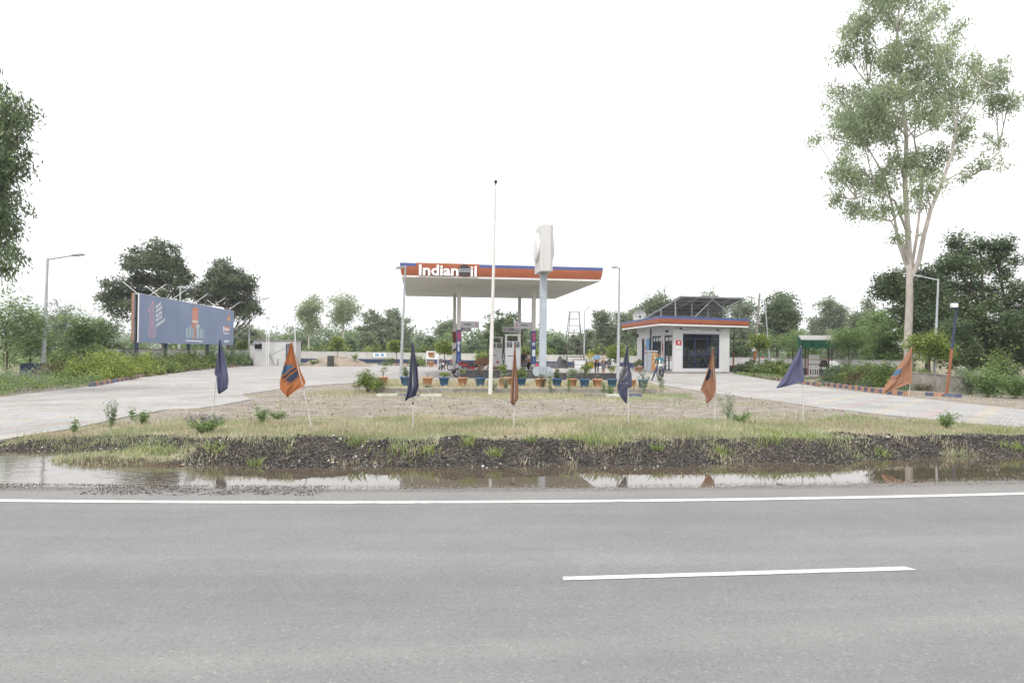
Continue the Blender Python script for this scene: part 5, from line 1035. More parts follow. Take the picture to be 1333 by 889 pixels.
# ------------------------------------------------------------------ shop building
W1 = Vector((13.85, 62.5, 0)); W2 = Vector((19.2, 64.4, 0)); W3 = Vector((12.55, 73.2, 0)); W4 = W2+(W3-W1)
so_ = thing('shop_building', 'white single-storey sales office with orange and blue fascia and large blue-framed windows', 'building', (W1.x, W1.y, GZ), 0)
O = Vector((W1.x, W1.y, GZ))
fd = (W2-W1).normalized(); fl_ = (W2-W1).length; sd_ = (W3-W1).normalized(); sl_ = (W3-W1).length
ZB, ZT = .15, 4.2
def wallrun(name, p, d, L0, openings, th=.22, inward=None, mat=m_wall):
    """wall with rectangular openings; d along, inward = direction into the building"""
    b = MB(); p = p-Vector((O.x, O.y, 0)); cur = 0
    def seg(a, c, z0, z1):
        if c-a < .001 or z1-z0 < .001: return
        q = [p+d*a, p+d*c, p+d*c+inward*th, p+d*a+inward*th]; b.poly([(v.x, v.y) for v in q], z0, z1)
    for (a, c, z0, z1) in sorted(openings): seg(cur, a, ZB-.05, ZT); seg(a, c, ZB-.05, z0); seg(a, c, z1, ZT); cur = c
    seg(cur, L0, ZB-.05, ZT); return b.build(name, mat, so_)
fin = Vector((-fd.y, fd.x, 0)); sin_ = Vector((sd_.y, -sd_.x, 0))
win = (.9, 4.62, .42, 3.42)
wallrun('wall', W1, fd, fl_, [win], inward=fin)
ops = [(.35, 2.45, .18, 3.3), (3.35, 5.9, .18, 3.3), (8.3, 9.15, .18, 3.1)]
wallrun('wall', W1+sd_*.222, sd_, sl_-.222, [(a-.222, c-.222, z0, z1) for a, c, z0, z1 in ops], inward=sin_)
wallrun('wall', W2+sd_*.222, sd_, sl_-.444, [(2, 4, 1.0, 2.4)], inward=-sin_)
wallrun('wall', W3, fd, fl_, [(1, 2, 1.5, 2.5)], inward=-fin)
q = [W1-fd*.5-sd_*.35-O*1, W2+fd*.3-sd_*.35-O*1, W4+fd*.3+sd_*.3-O*1, W3-fd*.5+sd_*.3-O*1]
b = MB(); b.poly([(v.x, v.y) for v in q], .0, .13); b.build('plinth', m_conc, so_)
q = [W1+fd*.3+sd_*.3-O, W2-fd*.3+sd_*.3-O, W4-fd*.3-sd_*.3-O, W3+fd*.3-sd_*.3-O]
b = MB(); b.poly([(v.x, v.y) for v in q], .13, .16); b.build('floor', M('shop_floor', (.3, .28, .25), .5, .1, 3), so_)
b = MB(); b.poly([(v.x, v.y) for v in q], 3.6, 3.65); b.build('ceiling', M('shop_ceiling', (.5, .5, .48), .8, .1, 3), so_)
# partition and shelving inside the front room
def along(a, c): v = W1+fd*a+sd_*c-O; return v
b = MB(); v = [along(.5, 3.2), along(5.2, 3.2), along(5.2, 3.3), along(.5, 3.3)]; b.poly([(p.x, p.y) for p in v], .16, 3.6); b.build('partition', M('shop_partition', (.28, .26, .24), .8, .2, 2), so_)
rnd = random.Random(4); b = MB(); b2 = MB(); b3 = MB()
for k in range(4):
    z = .5+k*.42
    v = [along(2.2, 1.5), along(4.6, 1.5), along(4.6, 1.85), along(2.2, 1.85)]; b.poly([(p.x, p.y) for p in v], z, z+.03)
    x = 2.25
    while x < 4.5:
        if rnd.random() < .82:
            p = along(x, 1.6); (b2 if rnd.random() < .5 else b3).lathe([(0, 0), (.045, 0), (.05, .2), (.018, .25), (.018, .3), (0, .3)], (p.x, p.y, z+.03), 8)
        x += .13
for a in (2.2, 3.4, 4.6):
    p = along(a, 1.7); b.box(p.x-.02, p.x+.02, p.y-.18, p.y+.18, .16, 2.2)
sh = b.build('shelf_rack', m_sgrey, so_); b2.build('oil_bottles', m_white, sh); b3.build('oil_bottles', M('bottle_dark', (.1, .13, .2), .4, .3, 30), sh)
b = MB(); v = [along(1.0, 1.0), along(2.0, 1.0), along(2.0, 1.6), along(1.0, 1.6)]; b.poly([(p.x, p.y) for p in v], .16, 1.0); b.build('counter', M('counter_wood', (.25, .24, .2), .6, .2, 4), so_)
b = MB(); p = along(4.25, .45); b.box(p.x-.35, p.x+.3, p.y-.02, p.y+.02, 1.45, 2.35); b.box(p.x-.32, p.x+.3, p.y+.0, p.y+.05, .5, 1.35); b.build('notice_sheets', m_sgrey, so_)
def frame(name, p, d, a, c, z0, z1, vs, hs, w=.09, inset=.06, out=None, mat=m_navy2, glass=True, door=False):
    p = p-Vector((O.x, O.y, 0))+out*(-inset); b = MB()
    up = Vector((0, 0, 1))
    def pt(u, z): return p+d*u+up*z
    for u in [a+w/2]+[a+(c-a)*k for k in vs]+[c-w/2]: b.beam(pt(u, z0), pt(u, z1), w*(1 if u in (a+w/2, c-w/2) else .85), .07, up=(d.x, d.y, 0))
    for z in [z0+w/2]+[z0+(z1-z0)*k for k in hs]+[z1-w/2]: b.beam(pt(a+w*.9, z), pt(c-w*.9, z), .066, w*.9)
    f = b.build(name, mat, so_)
    if glass:
        g_ = MB(); q = p-out*.0; g_.add([pt(a+w*.5, z0+.02)-out*.015, pt(c-w*.5, z0+.02)-out*.015, pt(c-w*.5, z1-.02)-out*.015, pt(a+w*.5, z1-.02)-out*.015], [(0, 1, 2, 3)]); g_.build('pane', m_glass, f)
    return f
frame('window', W1, fd, *win, [1/3, 2/3], [.40, .86], out=-fin)
fA = frame('door', W1, sd_, *ops[0], [.5], [.42, .83], out=-sin_); fB = frame('door', W1, sd_, *ops[1], [.34, .67], [.83], out=-sin_); fC = frame('door', W1, sd_, *ops[2], [], [.5], out=-sin_, glass=False)
b = MB(); p0 = W1-O+sin_*.1; b.poly([(v.x, v.y) for v in (p0+sd_*8.35, p0+sd_*9.1, p0+sd_*9.1+sin_*.05, p0+sd_*8.35+sin_*.05)], .2, 2.3); b.build('door_leaf', m_navy2, fC)
for (f, (a, c, z0, z1), nn) in ((fA, ops[0], 2), (fB, ops[1], 3)):
    b = MB()
    for i in range(nn):
        u0 = a+.25+(c-a-.3)*i/nn; u1 = u0+(c-a)/nn-.28; q0 = W1-O-sin_*(-.05); q = [q0+sd_*u0, q0+sd_*u1]
        b.add([(q[0].x, q[0].y, 2.82), (q[1].x, q[1].y, 2.82), (q[1].x, q[1].y, 3.12), (q[0].x, q[0].y, 3.12)], [(0, 1, 2, 3), (3, 2, 1, 0)])
    b.build('transom_sheet', m_text, f)
# fascia: outline of the projecting roof edge
A = P(859.2, 423.4, 61.0); B_ = P(974.4, 427, 64.6); Cc = P(809.3, 429.3, 74.4); A.z = B_.z = Cc.z = 0; Dd = B_+(Cc-A)
zf = (A*0).z+4.3-GZ+.02; zf = P(859.2, 423.4, 61.0).z-GZ
ring = [A-O, B_-O, Dd-O, Cc-O]
def ringpts(off):
    n = 4; out = []
    for i in range(n):
        p = Vector(ring[i][:2]); a = (p-Vector(ring[i-1][:2])).normalized(); c = (Vector(ring[(i+1) % n][:2])-p).normalized(); na = Vector((a.y, -a.x)); nc = Vector((c.y, -c.x)); m = (na+nc).normalized(); k = off/max(.3, m.dot(na)); out.append(p+m*k)
    return out
def sweep(mb, prof):
    vs = []; 
    for off, z in prof: vs += [(q.x, q.y, z) for q in ringpts(off)]
    mb.add(vs, [(k*4+i, k*4+(i+1) % 4, k*4+4+(i+1) % 4, k*4+4+i) for k in range(len(prof)-1) for i in range(4)])
b = MB(); sweep(b, [(-.25, zf-.005), (0, zf), (.0, zf+.13)]); b.build('fascia_trim', m_white, so_)
b = MB(); sweep(b, [(-.02, zf+.13), (.03, zf+.3), (.05, zf+.58)]); b.build('orange_fascia', m_orange, so_)
b = MB(); sweep(b, [(.055, zf+.58), (.06, zf+.77), (-.1, zf+.775)]); b.build('blue_fascia_band', m_blue, so_)
b = MB(); b.poly([(q.x, q.y) for q in ringpts(-.06)], zf+.0, zf+.7); b.build('roof', m_wall, so_)
# wall fittings
def plate(name, u, z0, z1, w, mat, face='f', parent=so_, th=.02, off=.0):
    d, inn = (fd, fin) if face == 'f' else (sd_, sin_); p = W1-O-inn*(.003+off); b = MB(); q = [p+d*u, p+d*(u+w), p+d*(u+w)-inn*th, p+d*u-inn*th]; b.poly([(v.x, v.y) for v in q], z0, z1); return b.build(name, mat, parent)
r = plate('red_sign', .22, 2.42, 2.82, .52, m_red); b = MB(); p = W1-O-fin*.027+fd*.36; b.add([(p.x, p.y, 2.66), ((p+fd*.1).x, (p+fd*.1).y, 2.6), ((p+fd*.24).x, (p+fd*.24).y, 2.62), ((p+fd*.24).x, (p+fd*.24).y, 2.7), ((p+fd*.1).x, (p+fd*.1).y, 2.74)], [(0, 1, 2, 3, 4)]); p = p+fd*.0; b.add([(p.x, p.y, 2.5), ((p+fd*.24).x, (p+fd*.24).y, 2.5), ((p+fd*.24).x, (p+fd*.24).y, 2.53), (p.x, p.y, 2.53)], [(0, 1, 2, 3)]); b.build('sign_mark', m_text, r)
plate('notice', .25, 2.08, 2.32, .46, M('notice_green', (.62, .68, .6), .7, .15, 20))
for u, z, w in ((.6, 3.78, .12), (4.3, 3.72, .12)):
    plate('camera', u, z, z+.12, w, m_black, th=.16)
b = MB(); p = along(4.7, -.02); b.ball((p.x, p.y-.06, 3.75), .11, 10); b.build('dome_lamp', m_sgrey, so_)
plate('camera', 1.35, 3.55, 3.7, .3, m_black, 's', th=.2)
plate('small_sign', 2.75, 1.5, 2.6, .14, m_red, 's'); plate('small_sign', 2.95, 1.9, 2.9, .12, m_txtd, 's'); plate('blue_sign', 6.3, 1.7, 3.1, .95, m_lb, 's', th=.05, off=.12); plate('small_sign', 7.7, 1.6, 2.4, .35, m_red, 's'); plate('downpipe', 6.15, .2, 4.0, .1, m_dark, 's', th=.1)
plate('wall_lamp', 10.3, 3.3, 3.55, .3, m_black, 's', th=.2)
b = MB(); p = along(0, -.012); q = along(2.2, -.012); r_ = along(4.4, -.012); b.tube([(p.x, p.y, 3.9), ((p.x+q.x)/2, (p.y+q.y)/2, 3.72), (q.x, q.y, 3.88), ((r_.x+q.x)/2, (r_.y+q.y)/2, 3.75), (r_.x, r_.y, 3.85)], .015, 5); b.build('cable', m_black, so_)
# ------------------------------------------------------------------ solar array on the roof
hiL = P(885.3, 385.6, 62.6); hiR = P(969.9, 388.2, 65.0); loL = P(839, 413, 72.5); loR = loL+(hiR-hiL)
m_pan = M('solar_panel_back', (.085, .088, .09), .5, .12, 2); m_cell = M('solar_cells', (.015, .02, .05), .15, .1, 4, spec=.6)
sa = thing('solar_array', 'large tilted solar panel array on a steel frame on the shop roof', 'solar panels', (hiL.x, hiL.y, GZ+zf+.7))
SO = Vector((hiL.x, hiL.y, GZ+zf+.7)); nr, nc_ = 6, 4
du = (hiR-hiL); dvv = (loL-hiL); nrm = du.cross(dvv).normalized(); nrm = nrm if nrm.z > 0 else -nrm
for i in range(nc_):
    for j in range(nr):
        a = hiL-SO+du*((i+.02)/nc_)+dvv*((j+.03)/nr); e1 = du*(.96/nc_); e2 = dvv*(.94/nr); b = MB(); q = [a, a+e1, a+e1+e2, a+e2]
        b.add([v for v in q]+[v+nrm*.04 for v in q], [(0, 1, 2, 3), (0, 1, 5, 4), (1, 2, 6, 5), (2, 3, 7, 6), (3, 0, 4, 7)], 0); b.add([v+nrm*.041 for v in q], [(3, 2, 1, 0)], 1); b.build('solar_panel', [m_pan, m_cell], sa)
b = MB()
for j in range(nr+1): a = hiL-SO+dvv*(j/nr)-nrm*.05; b.beam(a-du*.02, a+du*1.02, .07, .06)
for i in range(nc_+1): a = hiL-SO+du*(i/nc_)-nrm*.13; b.beam(a, a+dvv, .08, .07)
for i in (0, 1, 2, 3, 4):
    for j in (.12, .5, .9):
        a = hiL-SO+du*(i/nc_)+dvv*j-nrm*.16
        if a.z > .15: b.beam(a, (a.x, a.y, 0), .08)
for i in (1.5, 2.5):
    a = hiL-SO+du*(2/nc_)-nrm*.16+dvv*.02; c = hiL-SO+du*((.9 if i < 2 else 3.6)/nc_); b.beam(a, (c.x, c.y+.6, .02), .07)
b.build('frame', M('solar_frame', (.27, .28, .29), .5, .12, 5), sa)
# dish aerial at the back of the roof
p = P(832.3, 411, 72.5); t = thing('dish_aerial', 'round grey mesh dish aerial on the left end of the shop roof', 'dish aerial', (p.x, p.y, GZ+zf+.7))
b = MB(); pr = [(.02, .22), (.25, .2), (.45, .14), (.6, .05), (.68, -.04)]; b.lathe(pr, (0, 0, .62), 20, 0, 'y'); b.build('dish', M('dish_mesh', (.45, .45, .43), .6, .15, 25), t)
b = MB(); b.tube([(0, .25, .62), (0, .3, 0)], .05, 8); b.tube([(.5, -.02, .62), (0, -.4, .55)], .015, 5); b.tube([(-.5, -.02, .62), (0, -.4, .55)], .015, 5); b.tube([(0, 0, 1.15), (0, -.4, .55)], .015, 5); b.ball((0, -.4, .53), .13, 8); b.build('mount', m_dark, t)
# ------------------------------------------------------------------ vending kiosk and pots at the shop side
p = on(848.3, 63.6, GZ+.13); t = thing('display_cabinet', 'grey metal cabinet with an orange printed front beside the shop doors', 'cabinet', p, TH)
b = MB(); b.box(-.42, .42, -.35, .35, 0, 1.72, ch=.02); b.build('cabinet_body', m_steel, t)
b = MB(); b.box(-.1, .38, -.372, -.352, .1, 1.62); fp = b.build('printed_front', M('print_orange', (.42, .19, .06), .5, .25, 6), t)
b = MB()
for (x, z, r) in ((.15, 1.2, .12), (.05, .85, .09), (.25, .5, .1)): b.lathe([(0, -.378), (r, -.378), (r, -.374)], (x, 0, z), 14, 0, 'y', False)
b.box(-.05, .33, -.379, -.374, 1.42, 1.5); b.build('print_marks', M('print_tan', (.5, .42, .3), .5, .2, 9), fp)
b = MB(); b.box(-.47, .47, -.4, .4, 1.72, 1.8, ch=.01); b.build('cabinet_top', m_sgrey, t)
# ------------------------------------------------------------------ back wall with blue base band
def bwall(lab, pts, zt, band=.55, mat=m_wall, th=.2, mt2=None):
    base = Vector((*pts[0][:2], GZ)); t = thing('boundary_wall', lab, 'wall', base); bw_ = MB(); bb_ = MB(); bc = MB()
    for i in range(len(pts)-1):
        p = Vector((*pts[i][:2], 0))-Vector((base.x, base.y, 0)); q = Vector((*pts[i+1][:2], 0))-Vector((base.x, base.y, 0)); d = (q-p).normalized(); n = Vector((-d.y, d.x, 0))*th/2; L0 = (q-p).length
        za = zt[i]-GZ; zb = zt[i+1]-GZ
        bw_.add([(v.x, v.y, z) for v, z in ((p-n, -.1), (q-n, -.1), (q+n, -.1), (p+n, -.1), (p-n, za), (q-n, zb), (q+n, zb), (p+n, za))], [(0, 1, 5, 4), (1, 2, 6, 5), (2, 3, 7, 6), (3, 0, 4, 7), (4, 5, 6, 7)])
        if band: m_ = n*1.03; bb_.add([(v.x, v.y, z) for v, z in ((p-m_, -.05), (q-m_, -.05), (q+m_, -.05), (p+m_, -.05), (p-m_, band), (q-m_, band), (q+m_, band), (p+m_, band))], [(0, 1, 5, 4), (1, 2, 6, 5), (2, 3, 7, 6), (3, 0, 4, 7), (4, 5, 6, 7)])
        k = n*1.25; bc.add([(v.x, v.y, z) for v, z in ((p-k, za), (q-k, zb), (q+k, zb), (p+k, za), (p-k, za+.05), (q-k, zb+.05), (q+k, zb+.05), (p+k, za+.05))], [(0, 1, 5, 4), (1, 2, 6, 5), (2, 3, 7, 6), (3, 0, 4, 7), (4, 5, 6, 7), (3, 2, 1, 0)])
    bw_.build('wall_panel', mat, t); bc.build('coping', m_conc if mt2 is None else mt2, t)
    if band: bb_.build('blue_band', m_navy, t)
    return t
m_wallg = M('grey_plaster', (.50, .49, .47), .85, .1, 1.2, bump=.2, dirt=(.33, .31, .28), dirt_amt=.5)
wb = bwall('long low back wall, white with a blue base band, behind the forecourt', [on(300, 96), on(400, 97), on(520, 100), on(680, 93), on(830, 86.5), on(905, 80)], [1.8, 1.72, 1.66, 1.6, 1.56, 1.52], mat=m_wallg, mt2=m_wall)
bwall('white and blue boundary wall running along the right side behind the hedges', [on(948, 74), on(1010, 71.5), on(1085, 58), on(1170, 46), on(1185, 44)], [1.62, 1.6, 1.62, 1.62, 1.6])
bwall('unpainted grey wall behind the billboard', [(-26.6, 48), (-27.4, 60), (-28.2, 75), (-29, 96)], [1.85, 1.85, 1.85, 1.8], band=0, mat=m_wallg)
bwall('broken low grey wall behind the leaning blue and orange post', [on(1186, 36.5), on(1222, 35.5), on(1258, 34)], [1.1, 1.05, .95], band=0, mat=m_conc)
b = MB(); c = on(495, 98.6)-Vector((wb.location.x, wb.location.y, wb.location.z)); b.box(c.x-.85, c.x+.85, c.y-.35, c.y-.3, .85, 1.35); pn = b.build('wall_sign', m_text, wb)
b = MB(); b.box(c.x-.65, c.x-.1, c.y-.36, c.y-.352, .95, 1.25); b.box(c.x+.1, c.x+.6, c.y-.36, c.y-.352, .95, 1.25); b.build('wall_sign_print', m_lb, pn)
# ------------------------------------------------------------------ white hut
g = on(330, 75); g2 = on(382, 75); t = thing('utility_hut', 'small white utility hut with a narrow blue door and a dark vent', 'hut', g); W_h = g2.x-g.x
b = MB(); b.box(0, W_h*.82, 0, 2.6, 0, 2.62); b.box(W_h*.82, W_h*.85, 0, 2.6, 0, 2.62); b.box(W_h*.97, W_h, 0, 2.6, 0, 2.62); b.box(W_h*.85, W_h*.97, .0, 2.6, 2.3, 2.62); b.box(W_h*.85, W_h*.97, .5, 2.6, 0, 2.3); b.box(-.7, 0, .9, 2.6, 0, 2.2); b.build('wall', M('hut_plaster', (.52, .52, .51), .85, .08, 1.5, dirt=(.42, .40, .37), dirt_amt=.5), t)
b = MB(); b.box(-.1, W_h+.12, -.12, 2.7, 2.62, 2.72); b.box(-.8, -.1, .8, 2.7, 2.2, 2.26); b.build('roof', m_conc, t)
b = MB(); b.box(W_h*.815, W_h*.845, -.06, -.005, .05, 2.28); b.build('door', m_navy, t)
b = MB(); b.box(.12, .85, -.02, .01, 1.75, 2.3); v = b.build('vent', m_black, t); b = MB(); b.add([(.0, -.45, 2.2), (.75, -.45, 2.2), (.75, .0, 2.38), (.0, .0, 2.38)], [(0, 1, 2, 3), (3, 2, 1, 0)]); b.build('vent_hood', m_galv, v)
b = MB(); b.tube([(W_h*.5, -.2, .5), (W_h*.45, -.35, .9), (W_h*.42, -.3, 1.2), (W_h*.44, -.3, 1.3)], .02, 6); b.tube([(W_h*.5, -.2, .5), (W_h*.55, -.2, 0)], .02, 6); b.tube([(W_h*.62, -.1, .75), (W_h*.6, -.12, 0.0)], .025, 6); b.tube([(W_h*.36, -.01, .9), (W_h*.8, -.01, 1.9)], .012, 5); b.build('hose_stand', m_dark, t)
for i, (px, ty, lab) in enumerate([(347, 414.5, 'thin vent pipe before the white hut, the left of a close pair'), (349.8, 415, 'thin vent pipe before the white hut, the right of a close pair'), (384.5, 417, 'thin vent pipe at the right corner of the white hut')]):
    f = on(px, 74.3); tp = P(px+(.3 if i < 2 else -.4), ty, 74.3); h_ = thing('vent_pipe', lab, 'pipe', f, 0, 'vent pipes by the hut'); b = MB(); e = tp-f; b.tube([(0, 0, 0), e], .045, 8); b.build('pipe', m_white, h_); b = MB(); b.ball(e+Vector((0, 0, .05)), .075, 8); b.build('pipe_cap', m_black, h_)
# ------------------------------------------------------------------ sand pile and drum
rs = np.random.default_rng(5); c = on(440, 77.5); gx, gy = np.meshgrid(np.linspace(-4.6, 4.2, 90), np.linspace(-2.2, 2.2, 40)); gx = gx.ravel(); gy = gy.ravel()
hz = 1.3*np.clip(1-np.sqrt((np.where(gx < 0, gx/4.4, gx/3.9))**2+(gy/2.1)**2), 0, 1)**.85; hz = hz*(1-.25*np.clip(hz-.9, 0, 1))+(fb(gx+50, gy, .8, 3)-.5)*.3*(hz > 0.01)*np.clip(hz*3, 0, 1)+(fb(gx, gy, .25, 4)-.5)*.08*np.clip(hz*5, 0, 1)-.02
ii, jj = np.meshgrid(np.arange(89), np.arange(39)); a0 = (jj*90+ii).ravel()
t = npmesh('sand_pile', np.stack([gx, gy, hz], 1), np.stack([a0, a0+1, a0+91, a0+90], 1), M('sand', (.26, .215, .17), .95, .3, 1.5, bump=.7, bscale=14, dirt=(.14, .14, .07), dirt_amt=.6), smooth=True); t.location = c; tag(t, 'broad pile of brown sand and earth against the back wall', 'sand pile')
weed('weed', 'scraggy weed on the right slope of the sand pile', on(462, 76.5, .9), .7, .6, L_MID, 471, 9, .14, .07, 30); weed('weed', 'low weed at the left foot of the sand pile', on(408, 76, .4), .5, .6, L_MID, 472, 9, .14, .07, 30)
f = on(430.5, 75); t = thing('oil_drum', 'square-looking black drum standing before the sand pile', 'drum', f); b = MB(); b.lathe([(0, 0), (.34, 0), (.36, .03), (.34, .06), (.34, .36), (.36, .39), (.34, .42), (.34, .75), (.36, .78), (.34, .81), (.34, 1.08), (.36, 1.11), (0, 1.11)], n=20); b.build('drum_shell', M('drum_black', (.05, .048, .045), .7, .3, 4, dirt=(.14, .12, .1), dirt_amt=.7), t); b = MB(); b.lathe([(.0, 1.112), (.05, 1.112), (.05, 1.14), (0, 1.14)], (.2, 0, 0), 10); b.build('bung', m_steel, t)
# ------------------------------------------------------------------ billboard
BL = P(179.5, 445.7, 50.5); BR = P(303.3, 449.4, 73.1); zb0 = 2.34; zt0 = 5.74
bo = Vector((BL.x, BL.y, GZ)); bd = Vector((BR.x-BL.x, BR.y-BL.y, 0)); BLn = bd.length; bd.normalize(); bn = Vector((bd.y, -bd.x, 0))
brz = math.atan2(bd.y, bd.x); t = thing('billboard', 'long dark blue hoarding with a pink numeral one and an orange tower, on navy posts', 'billboard', bo, brz)
# local: x along, -y towards the front face
b = MB(); b.box(0, BLn, -.03, .03, zb0-GZ, zt0-GZ); face = b.build('front_panel', M('board_blue', (.18, .235, .36), .5, .10, .35, dirt=(.235, .29, .42), dirt_amt=.6), t)
b = MB(); b.box(-.02, .0, -.04, .04, zb0-GZ, zt0-GZ); b.box(0, BLn, -.04, .04, zt0-GZ, zt0-GZ+.02); b.build('panel_edge', m_white, face)
b = MB(); b.box(0, BLn, .3, .36, zb0-GZ, zt0-GZ+.02); b.build('back_panel', m_white, t)
b = MB(); b.box(-.03, 0, .29, .45, zb0-GZ, zt0-GZ+.03); b.build('back_edge', M('edge_rust_orange', (.30, .18, .13), .7, .2, 4), t)
b = MB()
for x in np.linspace(.4, BLn-.4, 9): b.box(x-.04, x+.04, .04, .29, zb0-GZ+.05, zt0-GZ-.05)
for z in (zb0-GZ+.1, (zb0+zt0)/2-GZ, zt0-GZ-.1): b.box(.1, BLn-.1, .06, .27, z-.04, z+.04)
b.build('inner_frame', m_black, t)
def bpt(px, py):
    d = ray(px, py); n = bn; o_ = bo+bn*.034; k = (o_-Vector((0, 0, CAMH))).dot(n)/d.dot(n); w_ = Vector((0, 0, CAMH))+d*k-bo; return Vector((w_.dot(bd), -.034, w_.z))
for px in (181, 218.7, 248.5, 272.8):
    q = bpt(px, 450).x+.02; b = MB(); b.box(q-.11, q+.11, .05, .25, -.1, zb0-GZ-.002); b.build('post', M('board_post', (.03, .04, .075), .6, .15, 3), t)
for px in (195.3, 224, 252.5, 276, 297.7):
    q = bpt(px, 400).x; b = MB(); b.tube([(q, 0, zt0-GZ), (q, -1.15, zt0-GZ+.85)], .025, 6); a = b.build('light_arm', m_white, t); b = MB(); b.box(q-.2, q+.2, -1.45, -1.12, zt0-GZ+.62, zt0-GZ+.82, ch=.03); b.build('flood_light', m_dark, a)
for px in (185.6, 215.3, 289):
    q = bpt(px, 400).x; b = MB(); b.tube([(q, .3, zt0-GZ), (q, 1.35, zt0-GZ+.85)], .025, 6); a = b.build('light_arm', m_white, t); b = MB(); b.box(q-.2, q+.2, 1.32, 1.6, zt0-GZ+.62, zt0-GZ+.82, ch=.03); b.build('flood_light', m_dark, a)
def art(name, polys, mat, off=0):
    b = MB()
    for pl in polys:
        v = [bpt(160+x*.135, 360+y*.135)+Vector((0, -off, 0)) for x, y in pl]; b.add(v, [tuple(range(len(v))), tuple(range(len(v)))[::-1]] if False else [tuple(range(len(v)))])
    return b.build(name, mat, face)
m_neon = M('print_pink_outline', (.50, .30, .36), .5, .08, 4); m_neoni = M('print_dull_violet', (.29, .25, .36), .5, .1, 3); m_tan = M('print_orange_tower', (.52, .20, .13), .5, .08, 6); m_pale = M('print_pale_green', (.50, .58, .52), .5, .3, 14)
ONE = [(285, 232), (298, 250), (300, 505), (318, 515), (313, 585), (243, 580), (245, 512), (258, 505), (258, 345), (243, 340), (243, 310), (262, 285)]
art('numeral', [ONE], m_neon); art('numeral_inner', [[(283, 262), (290, 265), (291, 515), (309, 524), (305, 575), (251, 571), (253, 522), (267, 513), (267, 330), (252, 325), (252, 315), (270, 290)]], m_neoni, .004)
b = MB()
for i, (s, x0, x1, y0, dy) in enumerate([("INDIA'S", 316, 368, 310, -38), ('LARGEST', 316, 378, 352, -44), ('SELLING', 316, 376, 398, -42), ('TRACTOR', 316, 378, 442, -44), ('LUBRICANTS', 316, 406, 492, -62)]):
    p0 = bpt(160+x0*.135, 360+y0*.135); p1 = bpt(160+x1*.135, 360+(y0+dy)*.135); p2 = bpt(160+x0*.135, 360+(y0-30)*.135); p0.y = p1.y = p2.y = -.036; text(b, s, p0, p1-p0, p2-p0, 0, .03)
b.build('lettering', m_text, face)
import itertools
arc = [(668+30+30*math.cos(a), 318-22*math.sin(a)) for a in np.linspace(PI, 0, 9)]
art('tower', [[(665, 455)]+arc+[(726, 460)]], m_tan); art('tower_foot', [[(650, 458), (700, 462), (700, 600), (672, 598), (690, 540), (680, 500)]], m_tan, .001)
art('tower_bands', [[(672, 330+i*9), (718, 331+i*9), (718, 334+i*9), (672, 333+i*9)] for i in range(8)]+[[(668, 392), (722, 400), (722, 404), (668, 397)]], M('print_tan_line', (.62, .36, .27), .5, .1, 6), .003)
b = MB(); p0 = bpt(160+670*.135, 360+445*.135); p1 = bpt(160+722*.135, 360+450*.135); p2 = bpt(160+670*.135, 360+418*.135); p0.y = p1.y = p2.y = -.04; text(b, 'SERVO', p0, p1-p0, p2-p0, 0, .04); b.build('lettering', m_text, face)
rnd = random.Random(8); figs = []; figs2 = []
for i in range(8):
    x = 598+i*10.5; top = 500-(i if i < 5 else 8-i)*7+rnd.uniform(-6, 6); (figs if i % 3 else figs2).append([(x, 585+rnd.uniform(-3, 3)), (x+rnd.uniform(6, 9), 592), (x+8, top+10), (x+5, top), (x+2, top+8)])
for i in range(8):
    x = 702+i*9.5; top = 468+i*5+rnd.uniform(-8, 8); (figs if i % 3 else figs2).append([(x, 592+rnd.uniform(-3, 3)), (x+rnd.uniform(5, 8), 600), (x+8, top+10), (x+5, top), (x+1, top+8)])
figs.append([(698, 478), (712, 458), (732, 462), (742, 480), (730, 500), (706, 500)])
art('crowd_figures', figs, m_pale, .002); art('crowd_figures', figs2, m_lb, .002)
b = MB(); p0 = bpt(160+604*.135, 360+624*.135); p1 = bpt(160+770*.135, 360+632*.135); d_ = (p1-p0)
for i in range(14): u = i/14; q = p0+d_*u; e = p0+d_*(u+.05+.012*(i % 3)); b.add([(q.x, -.037, q.z), (e.x, -.037, e.z), (e.x, -.037, e.z+.11), (q.x, -.037, q.z+.11)], [(0, 1, 2, 3)])
for (x0, x1, y) in ((972, 1024, 552), (974, 1028, 622), (974, 1012, 634)): q = bpt(160+x0*.135, 360+y*.135); e = bpt(160+x1*.135, 360+(y+1)*.135); b.add([(q.x, -.037, q.z), (e.x, -.037, e.z), (e.x, -.037, e.z+.08), (q.x, -.037, q.z+.08)], [(0, 1, 2, 3)])
b.build('caption_line', m_text, face)
art('brand_box', [[(965, 478), (1030, 486), (1030, 530), (965, 522)]], m_tan, .001); art('brand_mark', [[(968, 478), (978, 479), (978, 532), (968, 530)]], m_text, .003)
b = MB(); p0 = bpt(160+984*.135, 360+522*.135); p1 = bpt(160+1028*.135, 360+526*.135); p2 = bpt(160+984*.135, 360+495*.135); p0.y = p1.y = p2.y = -.04; text(b, 'SERVO', p0, p1-p0, p2-p0, 0, .04); b.build('lettering', m_text, face)
art('small_emblem', [[(1005, 425), (1008, 380), (1018, 357), (1030, 380), (1033, 428)]], m_tan, .001); art('small_emblem', [[(1012, 422), (1012, 392), (1028, 395), (1028, 424)]], m_pyel, .003)
